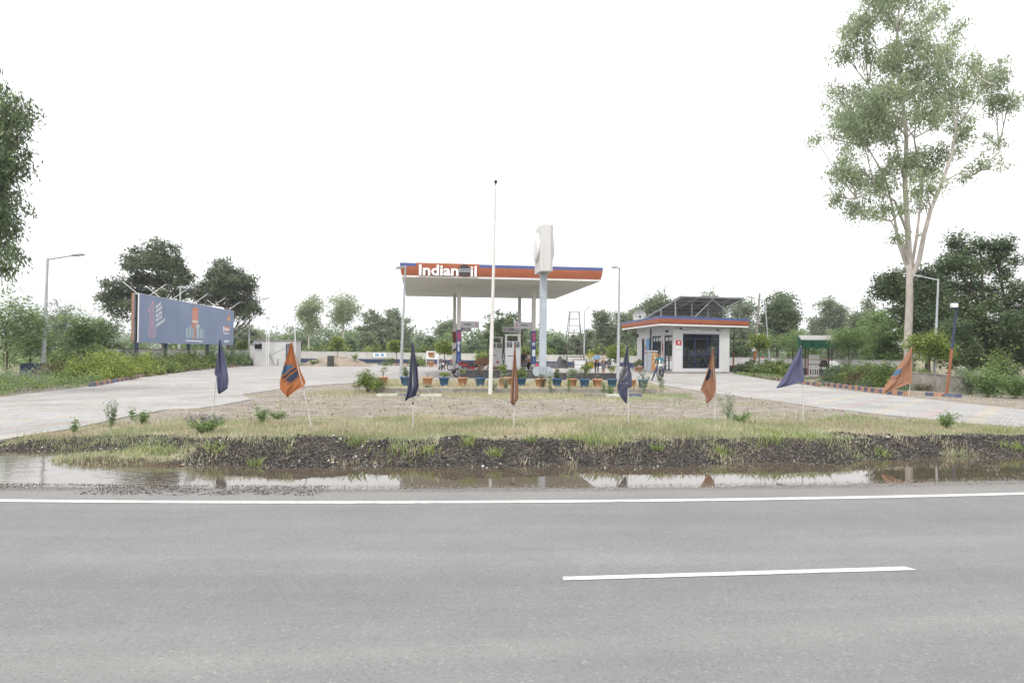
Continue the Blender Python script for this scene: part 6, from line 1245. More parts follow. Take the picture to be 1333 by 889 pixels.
# ------------------------------------------------------------------ flags along the verge
def cloth(name, col, tr=.35):
    m, N, L = nt(name); b = N['Principled BSDF']; b.inputs['Base Color'].default_value = (*col, 1); b.inputs['Roughness'].default_value = .75; b.inputs['Specular IOR Level'].default_value = .15
    tc = N.new('ShaderNodeTexCoord'); n = N.new('ShaderNodeTexNoise'); n.inputs['Scale'].default_value = 9; n.inputs['Detail'].default_value = 5; L.new(tc.outputs['Object'], n.inputs['Vector'])
    bp = N.new('ShaderNodeBump'); bp.inputs['Strength'].default_value = .5; bp.inputs['Distance'].default_value = .03; L.new(n.outputs['Fac'], bp.inputs['Height']); L.new(bp.outputs[0], b.inputs['Normal'])
    t = N.new('ShaderNodeBsdfTranslucent'); t.inputs['Color'].default_value = (*col, 1); ms = N.new('ShaderNodeMixShader'); ms.inputs[0].default_value = tr
    L.new(b.outputs[0], ms.inputs[1]); L.new(t.outputs[0], ms.inputs[2]); L.new(ms.outputs[0], N['Material Output'].inputs['Surface']); return m
c_bl = cloth('flag_blue', (.125, .13, .215)); c_bl2 = cloth('flag_dark_blue', (.10, .105, .165)); c_or = cloth('flag_orange', (.44, .17, .07), .45); c_or2 = cloth('flag_faded_orange', (.36, .195, .125)); c_nv = cloth('flag_print_navy', (.055, .075, .125)); c_tl = cloth('flag_print_teal', (.10, .20, .32)); c_gr = cloth('flag_print_grey', (.33, .33, .34)); c_dk = cloth('flag_print_line', (.20, .12, .10))
m_pole = M('flag_pole_paint', (.50, .49, .47), .7, .2, 8)
def flag(lab, foot, top, rows, mat, seed, folds=2.5, amp=.05, decals=(), txt=None):
    fpos = G(*foot, .29); fpos.z = gh1(fpos.x, fpos.y); D = fpos.y; t = thing('flag', lab, 'flag', fpos, 0, 'flags planted along the verge')
    e = P(*top, D)-fpos; b = MB(); b.tube([(0, 0, -.08), e*.5+Vector((.008, 0, 0)), e], [.014, .012, .009], 7); b.build('pole', m_pole, t)
    if seed in (3, 4): b = MB(); q = e*.3; b.tube([q-Vector((0, 0, .02)), q+Vector((0, 0, .02))], .02, 8); b.build('pole_joint', m_black, t)
    ys_ = [r[0] for r in rows]; rr = random.Random(seed); ph = rr.uniform(0, 6)
    def lr(y): return np.interp(y, ys_, [r[1] for r in rows]), np.interp(y, ys_, [r[2] for r in rows])
    def S(px, py, off=0):
        l, r = lr(py); u = (px-l)/max(.3, r-l); v = (py-ys_[0])/(ys_[-1]-ys_[0]); wd = (r-l)/F_PX*D
        a = amp*min(1, wd/.12+.1); dy = a*math.sin(folds*2*PI*u+ph+1.5*v)+a*.5*math.sin(folds*4.3*PI*u+ph*2-3*v)+.3*a*math.sin(9*v+5*u)
        q = P(px, py, D)-fpos; return Vector((q.x, -.03+dy-off, q.z))
    nu, nv = 22, 40; b = MB(); vs = []
    for j in range(nv+1):
        y = ys_[0]+(ys_[-1]-ys_[0])*j/nv; l, r = lr(y)
        for i in range(nu+1): vs.append(S(l+(r-l)*i/nu, y))
    b.add(vs, [(j*(nu+1)+i, (j+1)*(nu+1)+i, (j+1)*(nu+1)+i+1, j*(nu+1)+i+1) for j in range(nv) for i in range(nu)], 0, True); cl = b.build('flag_cloth', mat, t)
    for (nm, m, fn, box) in decals:
        b = MB(); st = .45; x0, x1, y0, y1 = box
        for y in np.arange(y0, y1, st):
            for x in np.arange(x0, x1, st):
                l, r = lr(y+st/2)
                if fn(x+st/2, y+st/2) and l+.2 < x+st/2 < r-.2: b.add([S(x, y, .006), S(x+st, y, .006), S(x+st, y+st, .006), S(x, y+st, .006)], [(3, 2, 1, 0)])
        if b.f: b.build(nm, m, cl)
    if txt:
        s, (x0, y0), (x1, y1), h = txt; vs, fs = text_data(s, .01); dx, dy = x1-x0, y1-y0; L0 = math.hypot(dx, dy); b = MB()
        b.add([S(x0+dx*a+dy/L0*h*c, y0+dy*a-dx/L0*h*c, .007) for a, c, z in vs], fs); b.build('lettering', c_nv, cl)
    return t
circ = lambda cx, cy, r: (lambda x, y: (x-cx)**2+(y-cy)**2 < r*r)
def band(cx, cy, ang, lo, hi, r):
    c, s = math.cos(ang), math.sin(ang); return lambda x, y: (x-cx)**2+(y-cy)**2 < r*r and lo <= (-(x-cx)*s+(y-cy)*c) < hi
flag('dark blue flag hanging limp on a slanting pole beside the purple flowers', (274.5, 547), (287, 442), [(442, 285.8, 287.8), (450, 284.5, 289.2), (465, 282.2, 292), (480, 279.8, 295), (487, 279, 296.3), (490, 281.5, 296.8), (497, 282.3, 297), (502, 282.4, 296), (506, 282.5, 295.6), (512.5, 285.5, 286.6)], c_bl, 1, 2, .045)
flag('bright orange flag spread open with a blue striped round emblem', (407, 557), (380, 447), [(446, 379, 381), (455, 377, 383), (465, 374, 386), (475, 370.5, 389.5), (485, 367.5, 393.5), (495, 365, 398.5), (499, 364.2, 399.2), (503, 364, 396), (507, 364.8, 388), (512, 369, 381), (517, 374, 375)], c_or, 2, 1.5, .035,
     [('emblem', c_tl, band(377, 485.5, -.66, -11, -3.2, 11), (364, 390, 472, 498)), ('emblem', c_nv, band(377, 485.5, -.66, -1.2, 1.6, 10.5), (364, 390, 472, 498)), ('emblem', c_nv, band(377, 485.5, -.66, 3.4, 11, 10.8), (364, 390, 472, 498)), ('emblem_ring', c_dk, lambda x, y: 12.2 < math.hypot(x-377, y-485.5) < 12.9, (362, 392, 472, 500))], ('IndianOil', (375.5, 501.5), (389.5, 489.5), 2.4))
flag('narrow dark blue flag wrapped on its pole in front of the first blue pot', (538, 557), (536.5, 446), [(446, 535.3, 538), (455, 535, 539.3), (465, 534.5, 541.2), (480, 532.8, 544), (495, 532, 545.5), (503, 530.5, 546), (508, 529.8, 544.2), (515, 528.3, 542), (518, 527.8, 533), (522, 527.2, 528)], c_bl2, 3, 2.2, .05)
flag('narrow faded orange flag in front of the fuel pumps', (668.5, 557), (670.5, 449), [(448, 670, 671.2), (460, 668.6, 671.5), (480, 667, 672.7), (495, 665.7, 674), (505, 665, 675), (515, 664.6, 674.8), (520, 664.2, 674.6), (524, 664.4, 671), (527, 667, 668.4)], c_or2, 4, 2, .05)
flag('dark blue flag with grey striped round emblem beside the lamp post', (818.5, 553), (815.5, 450), [(449, 815.8, 816.9), (460, 813.6, 817.8), (475, 810, 819.7), (490, 806, 822.2), (500, 803.4, 823.4), (503, 803, 822.5), (506, 803.2, 817.5), (512, 804.5, 817.2), (520, 810, 816.6), (525, 814.3, 815.8)], c_bl2, 5, 1.6, .04,
     [('emblem', c_gr, band(812, 487.5, -1.0, -8, -1.5, 11), (803, 816.5, 473, 500)), ('emblem', c_gr, band(812, 487.5, -1.0, 0.2, 3.8, 8.5), (803, 816.5, 473, 500)), ('emblem_ring', c_gr, lambda x, y: 11.2 < math.hypot(x-812, y-487.5) < 12.2 and y > 487, (802, 817, 473, 502))])
flag('faded orange flag in front of the shop window', (931, 551), (927.5, 452), [(452, 927, 928.1), (465, 924.8, 929.3), (480, 920.8, 930.2), (495, 915.8, 930.6), (507, 911.6, 930.6), (512, 916, 929), (518, 919, 926.5), (525, 918.5, 919.8)], c_or2, 6, 1.7, .05, [('emblem', c_nv, lambda x, y: ((x-921.7+(y-488)*.25)/2.2)**2+((y-488)/7.5)**2 < 1, (917, 927, 480, 497))])
flag('blue triangular flag blown out to the left', (1046, 549), (1042.6, 450), [(451, 1041.8, 1043.2), (465, 1034.5, 1043.6), (480, 1026, 1044.3), (490, 1020.5, 1044.8), (496, 1016.5, 1045.2), (500, 1013.5, 1034), (505, 1009.6, 1012)], c_bl, 7, 1.3, .04)
flag('faded orange triangular flag with blue emblem blown out to the left, last in the line', (1181, 547), (1186.6, 452), [(453, 1185.6, 1187), (465, 1178.5, 1186.4), (480, 1167.5, 1185.8), (490, 1160.5, 1185.2), (498, 1154.6, 1184.8), (502, 1151.8, 1174), (506, 1149.5, 1164), (511, 1147, 1152)], c_or2, 8, 1.3, .04, [('emblem', c_tl, lambda x, y: (((x-1166.6)*.79-(y-484.6)*.61)/6.5)**2+(((x-1166.6)*.61+(y-484.6)*.79)/2.5)**2 < 1, (1156, 1176, 474, 497))], ('IndianOil', (1158.8, 494.2), (1173, 489.5), 1.8))
# ------------------------------------------------------------------ flower pots on the planter bed
m_po = M('pot_orange', (.48, .26, .15), .7, .1, 5, dirt=(.42, .26, .17), dirt_amt=.5); m_pb = M('pot_blue', (.045, .125, .24), .55, .12, 5, dirt=(.18, .22, .26), dirt_amt=.5); m_soil = M('pot_soil', (.09, .07, .05), .95, .3, 9)
def potbase(name, lab, loc, m, group, sc=1):
    t = thing(name, lab, 'flower pot', loc, 0, group, sc); b = MB(); b.lathe([(0, 0), (.15, 0), (.157, .02), (.215, .33), (.24, .335), (.245, .385), (.222, .388), (.205, .34), (0, .33)], n=18); b.build('pot', m, t); b = MB(); b.lathe([(0, .352), (.2, .345)], n=14); b.build('soil', m_soil, t); return t
def potplant(t, kind, seed):
    rng = np.random.default_rng(seed); z0 = .34
    def lv(cl, n, ln, wd, m, **k): V, Fq = leaves(cl, n, ln, wd, rng, **k); npmesh('plant', V, Fq, m, t)
    st = MB()
    def stems(n, h, s):
        tips = []
        for _ in range(n): a = rng.uniform(0, 2*PI); e = (math.cos(a)*s*rng.uniform(.3, 1), math.sin(a)*s*rng.uniform(.3, 1), z0+h*rng.uniform(.6, 1)); st.tube([(0, 0, z0), (e[0]*.3, e[1]*.3, (z0+e[2])/2), e], [.008, .007, .004], 4); tips.append(e)
        st.build('stem', B_DARK, t); return tips
    if kind == 'sparse': tp = stems(5, .45, .2); lv([[*p, .09, .09, .08] for p in tp], 90, .07, .04, L_HEDGE)
    elif kind == 'cone': stems(2, .3, .03); lv([[0, 0, z0+.12, .13, .13, .12], [0, 0, z0+.27, .12, .12, .12], [0, 0, z0+.42, .08, .08, .1]], 900, .05, .025, L_DARK, sub=.5)
    elif kind == 'round': stems(5, .3, .15); lv([[x, y, z0+.25, .15, .15, .15] for x, y in ((-.15, 0), (.15, 0), (0, .1), (0, -.1))]+[[0, 0, z0+.42, .2, .2, .12]], 1100, .05, .03, L_GREY, sub=.5)
    elif kind == 'lime': tp = stems(7, .28, .22); lv([[*p, .1, .1, .06] for p in tp], 260, .08, .04, L_LIME)
    elif kind == 'red': tp = stems(9, .6, .16); lv([[*p, .08, .08, .12] for p in tp], 170, .06, .035, L_RED)
    elif kind == 'tall': tp = stems(6, .65, .22); lv([[*p, .12, .12, .12] for p in tp]+[[0, 0, z0+.3, .15, .15, .12]], 320, .09, .045, L_HEDGE)
    elif kind == 'yellow': tp = stems(6, .6, .14); lv([[*p, .08, .08, .14] for p in tp], 130, .07, .035, L_LIME); 
    elif kind == 'thin': tp = stems(3, .3, .1); lv([[*p, .05, .05, .05] for p in tp], 24, .06, .03, L_GREY)
    elif kind == 'bushy': stems(5, .4, .15); lv([[0, 0, z0+.25, .26, .26, .2], [.05, 0, z0+.4, .2, .2, .15]], 500, .08, .045, L_HEDGE, sub=.5)
    elif kind == 'twiggy': tp = stems(14, .5, .25); lv([[*p, .06, .06, .06] for p in tp], 60, .05, .025, L_GREY)
pots = [(498.7, 'o', 'sparse', 'orange flower pot at the left end of the row beside the round bush'), (528, 'b', 'cone', 'blue flower pot with a small conical plant behind the third flag'), (557, 'o', 'thin', 'nearly empty orange flower pot, second orange one from the left'), (578.5, 'b', 'lime', 'blue flower pot with a low lime plant, streaked down its side'),
        (602.5, 'o', 'sparse', 'orange flower pot with sparse sprigs under the left column pair'), (625.5, 'b', 'red', 'blue flower pot with a reddish twiggy plant left of the flag mast'), (655.8, 'o', 'tall', 'orange flower pot with a tall leafy plant below the pumps'), (678.8, 'b', 'bushy', 'blue flower pot half hidden by weeds right of the middle orange flag'), (703.2, 'o', 'thin', 'orange flower pot standing right at the foot of the sign pole'),
        (725.3, 'b', 'cone', 'blue flower pot with a dark cone plant right of the sign pole'), (745.2, 'o', 'round', 'orange flower pot with a round clipped plant'), (761.3, 'b', 'tall', 'blue flower pot with an upright leafy plant right of the round clipped one'), (778.2, 'o', 'thin', 'nearly empty orange flower pot below the two standing men'), (797.2, 'b', 'yellow', 'blue flower pot with a yellowish upright plant at the foot of the lamp post'),
        (821.8, 'o', 'thin', 'orange flower pot peeping out behind the blue emblem flag'), (837.5, 'b', 'twiggy', 'blue flower pot with bare twigs at the right end of the row'), (662.5, 'o', 'thin', 'small orange flower pot tucked close behind the tall leafy one')]
for i, (px, c, kind, lab) in enumerate(pots):
    D = 32.2+.2*math.sin(i*2.1); 
    if i == 16: D = 33.3
    t = potbase('flower_pot', lab, on(px, D, .41), m_po if c == 'o' else m_pb, 'orange and blue flower pots on the planter bed'); t.rotation_euler[2] = i*1.3; potplant(t, kind, 600+i)
for px, D, k, lab in ((829.5, 66.5, 'bushy', 'brown flower pot with a light plant by the shop side door, the left of two'), (833.8, 66.2, 'tall', 'brown flower pot with a light plant by the shop side door, the right of two')):
    t = potbase('flower_pot', lab, on(px, D, GZ+.02), m_po, 'brown pots by the shop door', 1.15); potplant(t, k, 630+int(px))
for px, z, lab in ((561.3, .3, 'small terracotta pot on the ground by the back kerb'), (561.2, 1.25, 'small terracotta pot on the white stand by the back wall')):
    potbase('flower_pot', lab, on(px, 77.5 if z < 1 else 78.3, z), m_po, 'terracotta pots by the back wall', 1.5)
t = thing('wall_stand', 'small white stand holding a terracotta pot by the back wall', 'stand', on(562, 78.3)); b = MB(); b.box(-.6, .75, -.3, .3, .88, .98); b.build('shelf', m_white, t)
for x in (-.55, .7): b = MB(); b.box(x-.06, x+.06, -.28, .28, 0, .88); b.build('leg', m_sgrey, t)
b = MB(); b.box(-.62, .77, .22, .3, .98, 1.7); b.build('back_board', m_white, t)
m_kw2 = M('worn_white_brick', (.46, .455, .43), .85, .2, 5, dirt=(.25, .23, .19), dirt_amt=.8)
kerb('kerb', [G(489, 515, .25), G(575, 515.5, .25)], .75, .085, .26, [m_kw2, m_kb, m_kw2], .235, .05, 11)
kerb('kerb', [G(760, 516, .25), G(835, 516, .25)], .75, .12, .3, [m_conc, m_kw2, m_kb, m_conc], .235, .06, 12)
t = thing('concrete_block', 'small pale concrete block standing at the kerb below the billboard', 'block', on(275.8, 66.5)); b = MB(); b.box(-.2, .2, -.2, .2, 0, .62, ch=.03); b.build('block', m_conc, t); b = MB(); b.box(-.24, .24, -.24, .24, .62, .7); b.build('cap', m_kw, t)
t = thing('storage_bin', 'dark blue ribbed metal bin half hidden in the weeds by the left lamp post', 'bin', on(46, 40.5, .45), .1); b = MB(); b.box(-.6, .6, -.4, .4, -.3, .55, ch=.03)
b.build('bin_body', m_navy, t); b = MB()
for x in np.linspace(-.5, .5, 6): b.box(x-.025, x+.025, -.425, -.4, -.2, .5)
b.build('ribs', m_navy2, t); b = MB(); b.box(-.64, .64, -.44, .44, .55, .61, ch=.015); b.build('rim', m_navy, t)
# ------------------------------------------------------------------ shelter with machine on the right
g = on(1065, 54.5); t = thing('shelter', 'open metal shelter hung with green netting over the air machine', 'shelter', g, -.25)
xs4 = (-.78, .86); b = MB()
for x in xs4:
    for y in (-.6, .9):
        q = MB(); q.tube([(x, y, 0), (x, y, 2.85)], .05, 8); q.build('post', m_brownsteel, t)
b = MB(); b.add([(-1.35, -1.25, 2.78), (1.5, -1.25, 2.78), (1.35, 1.5, 3.15), (-1.2, 1.5, 3.15), (-1.35, -1.25, 2.83), (1.5, -1.25, 2.83), (1.35, 1.5, 3.2), (-1.2, 1.5, 3.2)], [(3, 2, 1, 0), (4, 5, 6, 7), (0, 1, 5, 4), (1, 2, 6, 5), (2, 3, 7, 6), (3, 0, 4, 7)]); b.build('roof_sheet', M('roof_sheet', (.33, .32, .30), .7, .15, 3), t)
b = MB(); n = 24; vs = []
for i in range(n+1): x = -1.3+2.7*i/n; vs += [(x, -1.2+.05*math.sin(i*1.7), 2.77), (x, -.9+.08*math.sin(i*2.1), 2.2+.06*math.sin(i*1.1))]
b.add(vs, [(2*i, 2*i+2, 2*i+3, 2*i+1) for i in range(n)], 0, True); vs = []
for i in range(n+1): y = -1.2+2.6*i/n; vs += [(-1.32, y, 2.8+.3*(y+1.2)/2.7), (-1.1+.05*math.sin(i*2), y, 2.15+.06*math.sin(i*1.3))]
b.add(vs, [(2*i, 2*i+2, 2*i+3, 2*i+1) for i in range(n)], 0, True); b.build('green_netting', m_green, t)
b = MB(); b.beam((-.8, -.62, 1.35), (.88, -.62, 1.35), .05); b.beam((-.8, -.62, 0), (-.8, -.62, 1.35), .07); b.beam((.88, -.62, 0), (.88, -.62, 1.35), .07); b.build('guard_rail', M('rail_red_oxide', (.25, .10, .07), .8, .2, 5), t)
t = thing('air_machine', 'two stacked pale grey machine cabinets with a louvred base inside the shelter', 'machine', on(1059, 55, GZ+.1), -.25)
b = MB(); b.box(-.36, .36, -.3, .3, 0, .85, ch=.02); l = b.build('lower_cabinet', m_white, t); b = MB()
for i in range(4): b.box(-.28+i*.16, -.19+i*.16, -.308, -.3, .1, .5)
b.build('louvres', m_dark, l); b = MB(); b.box(-.38, .38, -.32, .32, .9, 1.62, ch=.03); b.build('upper_cabinet', m_white, t); b = MB(); b.box(-.34, .34, -.28, .28, .85, .9); b.build('spacer', m_dark, t)
b = MB(); b.tube([(-.2, -.34, .85), (-.38, -.45, .5), (-.3, -.42, .15), (-.1, -.4, .3), (-.2, -.34, .6)], .02, 6); b.tube([(.2, -.33, .9), (.05, -.45, .6), (.2, -.4, .35)], .02, 6); b.build('hose', m_sgrey, t)
t = thing('compressor', 'small dark compressor bracketed beside the pale cabinets in the shelter', 'compressor', on(1072.5, 54.8, GZ), 0); b = MB(); b.lathe([(0, -.3), (.12, -.3), (.17, -.24), (.17, .24), (.12, .3), (0, .3)], (0, 0, .95), 14, 0, 'x'); b.box(-.2, .2, -.15, .15, 1.12, 1.3, ch=.02); b.build('tank', m_dark, t); b = MB(); b.beam((-.2, 0, .8), (-.25, 0, 0), .05); b.beam((.2, 0, .8), (.25, 0, 0), .05); b.build('legs', m_rust, t)
t = thing('notice_board', 'leaning white notice board with a blue picture right of the shelter', 'notice board', on(1091.5, 52.5), -.3); b = MB(); b.add([(-.6, 0, .35), (.5, -.05, .12), (.7, 0, .75), (-.25, .05, 1.3), (-.6, .05, 1.25)], [(0, 1, 2, 3, 4)]); b.add([(-.6, .03, .35), (.5, -.02, .12), (.7, .03, .75), (-.25, .08, 1.3), (-.6, .08, 1.25)], [(4, 3, 2, 1, 0)]); b.build('board', m_text, t); b = MB(); b.add([(-.3, .0, .6), (.1, -.01, .62), (.1, .02, 1.0), (-.3, .02, .85)], [(0, 1, 2, 3)]); pr_ = b.build('picture', m_lb, t); pr_.location.y = -.03
b = MB(); b.beam((-.62, .04, 0), (-.62, .06, 1.55), .05); b.build('stake', m_dark, t)
for px, D, sx_, lab in ((1053.5, 52.5, .4, 'low weathered stone slab in front of the shelter machine'), (1078, 52, .45, 'low weathered stone block at the right shelter post')):
    t = thing('stone_block', lab, 'stone', on(px, D), .3); b = MB(); b.box(-sx_, sx_, -.3, .3, -.03, .2, ch=.05); b.build('stone', m_conc, t)
t = thing('gate_frame', 'small white looped pipe frame beside the meter post', 'pipe frame', on(984, 64)); b = MB(); b.tube([(-.2, 0, 0), (-.15, 0, .7), (.05, 0, .95), (.2, 0, .7), (.15, 0, .3), (.3, 0, 0)], .03, 6); b.build('pipe', m_white, t)
t = thing('valve_box', 'small grey valve box on an orange post by the hedge right of the shop', 'valve box', on(993, 63)); b = MB(); b.tube([(0, 0, 0), (0, 0, .75)], .07, 8); b.build('post', m_orange, t); b = MB(); b.box(-.2, .2, -.15, .15, .75, 1.35, ch=.02); b.build('box', m_sgrey, t); b = MB(); b.ball((0, 0, 1.42), .1, 8); b.build('knob', m_red, t)
t = thing('generator_box', 'dark weathered box at the foot of the thin post by the shop corner', 'box', on(955, 67)); b = MB(); b.box(-.5, .35, -.3, .3, 0, .6, ch=.03); b.build('casing', m_rust, t); b = MB(); b.box(-.4, .25, -.31, -.3, .15, .45); b.build('panel', m_dark, t)
# ------------------------------------------------------------------ tower frame, tarpaulin heap and bench
D = 79; g = on(747, D); t = thing('ladder_tower', 'tall tapering dark steel ladder tower standing before the back wall', 'tower', g)
tops = [(P(742.3, 405.5, D), 0), (P(754, 405.5, D), 0), (P(741.5, 405.5, D+.9), 1), (P(753.2, 405.5, D+.9), 1)]; feet = [on(737, D-1.0), on(757, D-1.0), on(732, D+1.6), on(761.5, D+1.6)]
T4 = [Vector(a[0])-g for a in tops]; F4 = [f-g for f in feet]
for a, f in zip(T4, F4): b = MB(); b.beam(f, a, .07); b.build('leg', m_brownsteel, t)
for k in (.02, .2, .37, .5, .62, .75, .87, .995):
    L4 = [F4[i]+(T4[i]-F4[i])*k for i in range(4)]; b = MB(); pairs = ((0, 1),) if k > .4 and k < .9 else ((0, 1), (1, 3), (3, 2), (2, 0))
    for i, j in pairs: b.beam(L4[i], L4[j], .06)
    b.build('rung', m_brownsteel, t)
def blobcloth(name, lab, cat, loc, sx_, sy_, hfun, mat, seed, n=36, rz=0):
    gx, gy = np.meshgrid(np.linspace(-1, 1, n), np.linspace(-1, 1, n)); gx = gx.ravel(); gy = gy.ravel(); h = hfun(gx, gy)
    e = np.clip(1-np.maximum(abs(gx), abs(gy)), 0, 1); h = h*np.clip(e*3.5, 0, 1)**.7; h = h+(fb(gx*3+seed, gy*3, 1, seed)-.5)*.18*np.clip(e*4, 0, 1)*h.max()
    h = np.maximum(h, .0); a0 = (np.repeat(np.arange(n-1), n-1)*n+np.tile(np.arange(n-1), n-1)); o = npmesh(name, np.stack([gx*sx_, gy*sy_, h], 1), np.stack([a0, a0+1, a0+n+1, a0+n], 1), mat, smooth=False)
    o.location = loc; o.rotation_euler[2] = rz; return tag(o, lab, cat)
blobcloth('tarpaulin', 'black tarpaulin draped over a heap by the back wall', 'tarpaulin', on(724, 78.3), 1.3, .9, lambda x, y: 1.35*np.exp(-((x-.35)/.32)**2)*(1-.3*abs(y))+.5*np.exp(-((x+.45)/.5)**2), m_tarpk, 3)
t = thing('engine_unit', 'small dark engine standing between the tarpaulin and the ladder tower', 'engine', on(734.8, 78)); b = MB(); b.box(-.35, .35, -.25, .25, .1, .55, ch=.05); b.ball((.1, 0, .75), (.25, .2, .25)); b.ball((-.2, -.05, .85), .16); b.tube([(.2, 0, .7), (.35, 0, 1.15)], .05, 8); b.build('engine_block', m_dark, t); b = MB(); b.box(-.4, .4, -.3, .3, 0, .1); b.build('skid', m_rust, t)
t = thing('steel_table', 'dark steel table frame with a white panel under the ladder tower lamp', 'table', on(754, 77)); b = MB()
b.beam((-.65, -.3, .96), (.75, -.3, .96), .05); b.beam((-.65, .3, .96), (.75, .3, .96), .05); b.beam((-.65, -.3, .96), (-.65, .3, .96), .05); b.beam((.75, -.3, .96), (.75, .3, .96), .05); b.beam((-.65, -.3, .4), (.75, -.3, .4), .04); b.build('top_frame', m_brownsteel, t)
for x in (-.65, .75):
    for y in (-.3, .3): b = MB(); b.beam((x, y, 0), (x, y, .935), .05); b.build('leg', m_brownsteel, t)
b = MB(); b.box(-.45, .7, .34, .38, .05, .9); b.build('white_panel', m_white, t)
# ------------------------------------------------------------------ motorcycles
def wheel(t, x, r=.3, w=.09, spokes=8, y=0, steer=0):
    b = MB(); pr = []
    for k in range(9): a = PI*2*k/8; pr.append((r-.045+.045*math.cos(a), w/2*math.sin(a)))
    b.lathe(pr, (0, 0, 0), 24, 0, 'y'); m = Matrix.Translation((x, y, r)) @ Matrix.Rotation(steer, 4, 'Z'); b.xform(m); wh = b.build('wheel', m_rub, t)
    b = MB(); b.lathe([(r-.085, -.03), (r-.075, .03), (r-.065, .03), (r-.075, -.03)], (0, 0, 0), 24, 0, 'y'); b.lathe([(0, -.05), (.05, -.05), (.05, .05), (0, .05)], (0, 0, 0), 10, 0, 'y')
    for k in range(spokes): a = 2*PI*k/spokes; b.beam((.04*math.cos(a), 0, .04*math.sin(a)), ((r-.07)*math.cos(a), 0, (r-.07)*math.sin(a)), .022)
    b.xform(m); b.build('rim', m_steel, wh); return wh
def bike(lab, loc, rz, col, steer=0, lean=0, group='motorcycles parked at the station', seatcol=None, front=m_galv, cover=False):
    t = thing('motorcycle', lab, 'motorcycle', loc, rz, group); t.rotation_euler[0] = lean
    wheel(t, -.62); wheel(t, .66, steer=steer)
    b = MB(); b.tube([(.42, 0, .86), (.3, 0, .6), (.05, 0, .3), (-.2, 0, .33)], .026, 8); b.tube([(.42, 0, .84), (0, 0, .68), (-.35, 0, .7), (-.85, 0, .76)], .024, 8); b.tube([(-.2, 0, .33), (-.3, 0, .66)], .024, 8); b.tube([(-.15, .08, .34), (-.62, .1, .3)], .025, 8); b.tube([(-.15, -.08, .34), (-.62, -.1, .3)], .025, 8); b.build('frame', m_black, t)
    for s in (-1, 1): b = MB(); b.tube([(-.6, s*.12, .34), (-.45, s*.13, .66)], [.035, .04], 8); b.build('shock_absorber', m_steel, t)
    b = MB(); b.box(-.12, .18, -.12, .12, .28, .5, ch=.04); b.lathe([(0, -.15), (.1, -.15), (.12, -.1), (.12, .1), (.1, .15), (0, .15)], (-.05, 0, .36), 12, 0, 'y')
    for k in range(6): b.box(.03, .22, -.1, .1, .5+k*.022, .51+k*.022)
    b.build('engine', m_steel, t)
    b = MB(); b.ball((.2, 0, .8), (.27, .13, .12), 14); b.ball((.06, 0, .77), (.18, .11, .1), 12); b.build('fuel_tank', col, t)
    b = MB(); b.add([(-.75, -.09, .78), (.02, -.1, .76), (.02, .1, .76), (-.75, .09, .78), (-.72, -.08, .87), (-.35, -.11, .84), (0, -.08, .85), (0, .08, .85), (-.35, .11, .84), (-.72, .08, .87)], [(3, 2, 1, 0), (0, 1, 6, 5, 4), (3, 9, 8, 7, 2), (4, 5, 8, 9), (5, 6, 7, 8), (0, 4, 9, 3), (1, 2, 7, 6)]); b.build('seat', seatcol or m_black, t)
    for s in (-1, 1): b = MB(); b.add([(-.5, s*.12, .52), (-.12, s*.12, .5), (-.1, s*.11, .72), (-.55, s*.11, .74)], [(0, 1, 2, 3), (3, 2, 1, 0)]); b.build('side_panel', col, t)
    b = MB(); b.add([(-.95, -.06, .7), (-.6, -.09, .78), (-.6, .09, .78), (-.95, .06, .7), (-1.0, -.06, .58), (-1.0, .06, .58), (-.93, -.03, .88), (-.93, .03, .88)], [(0, 1, 2, 3), (4, 0, 3, 5), (0, 6, 7, 3), (1, 6, 0), (3, 7, 2), (6, 1, 2, 7)]); b.build('tail_cowl', col, t); b = MB(); b.box(-.99, -.95, -.06, .06, .72, .79); b.build('tail_lamp', m_red, t)
    b = MB(); b.box(-1.01, -.99, -.1, .1, .52, .66); b.build('number_plate', m_text, t)
    st = Matrix.Translation((.42, 0, 0)) @ Matrix.Rotation(steer, 4, 'Z') @ Matrix.Translation((-.42, 0, 0))
    b = MB()
    for s in (-1, 1): b.tube([(.66, s*.08, .3), (.44, s*.08, .86)], [.028, .02], 8)
    b.xform(st); b.build('fork', front, t)
    b = MB(); pr = []
    for k in range(8): a = PI*.15+PI*.75*k/7; pr.append((.66+.36*math.cos(a)*-1*-1, .3+.36*math.sin(a)))
    vs = []
    for x, z in pr: vs += [(x, -.06, z-.012), (x, 0, z), (x, .06, z-.012)]
    b.add(vs, [(i*3+j, i*3+j+1, i*3+j+4, i*3+j+3) for i in range(7) for j in range(2)]+[(i*3+j+3, i*3+j+4, i*3+j+1, i*3+j) for i in range(7) for j in range(2)], 0, True); b.xform(st); b.build('mudguard', col, t)
    b = MB(); b.tube([(.32, -.34, 1.0), (.36, -.2, 1.02), (.43, 0, .94), (.36, .2, 1.02), (.32, .34, 1.0)], .014, 8); b.xform(st); hb = b.build('handlebar', m_chrome, t)
    for s in (-1, 1): b = MB(); b.tube([(.36, s*.2, 1.02), (.38, s*.28, 1.16)], .008, 5); b.ball((.37, s*.3, 1.19), (.02, .06, .035), 8); b.xform(st); b.build('mirror', m_black, hb)
    b = MB(); b.ball((.53, 0, .9), (.09, .1, .1), 12); b.box(.42, .52, -.12, .12, .88, 1.04, ch=.03); b.xform(st); b.build('headlight_cowl', col, t); b = MB(); b.lathe([(0, .615), (.06, .612), (.075, .6)], (0, 0, .9), 12, 0, 'x'); b.xform(st); b.build('headlight', m_dglass, t)
    b = MB(); b.tube([(.1, -.14, .36), (.0, -.16, .22), (-.3, -.17, .24), (-.75, -.19, .36)], [.025, .03, .045, .05], 10); b.build('exhaust', m_chrome, t)
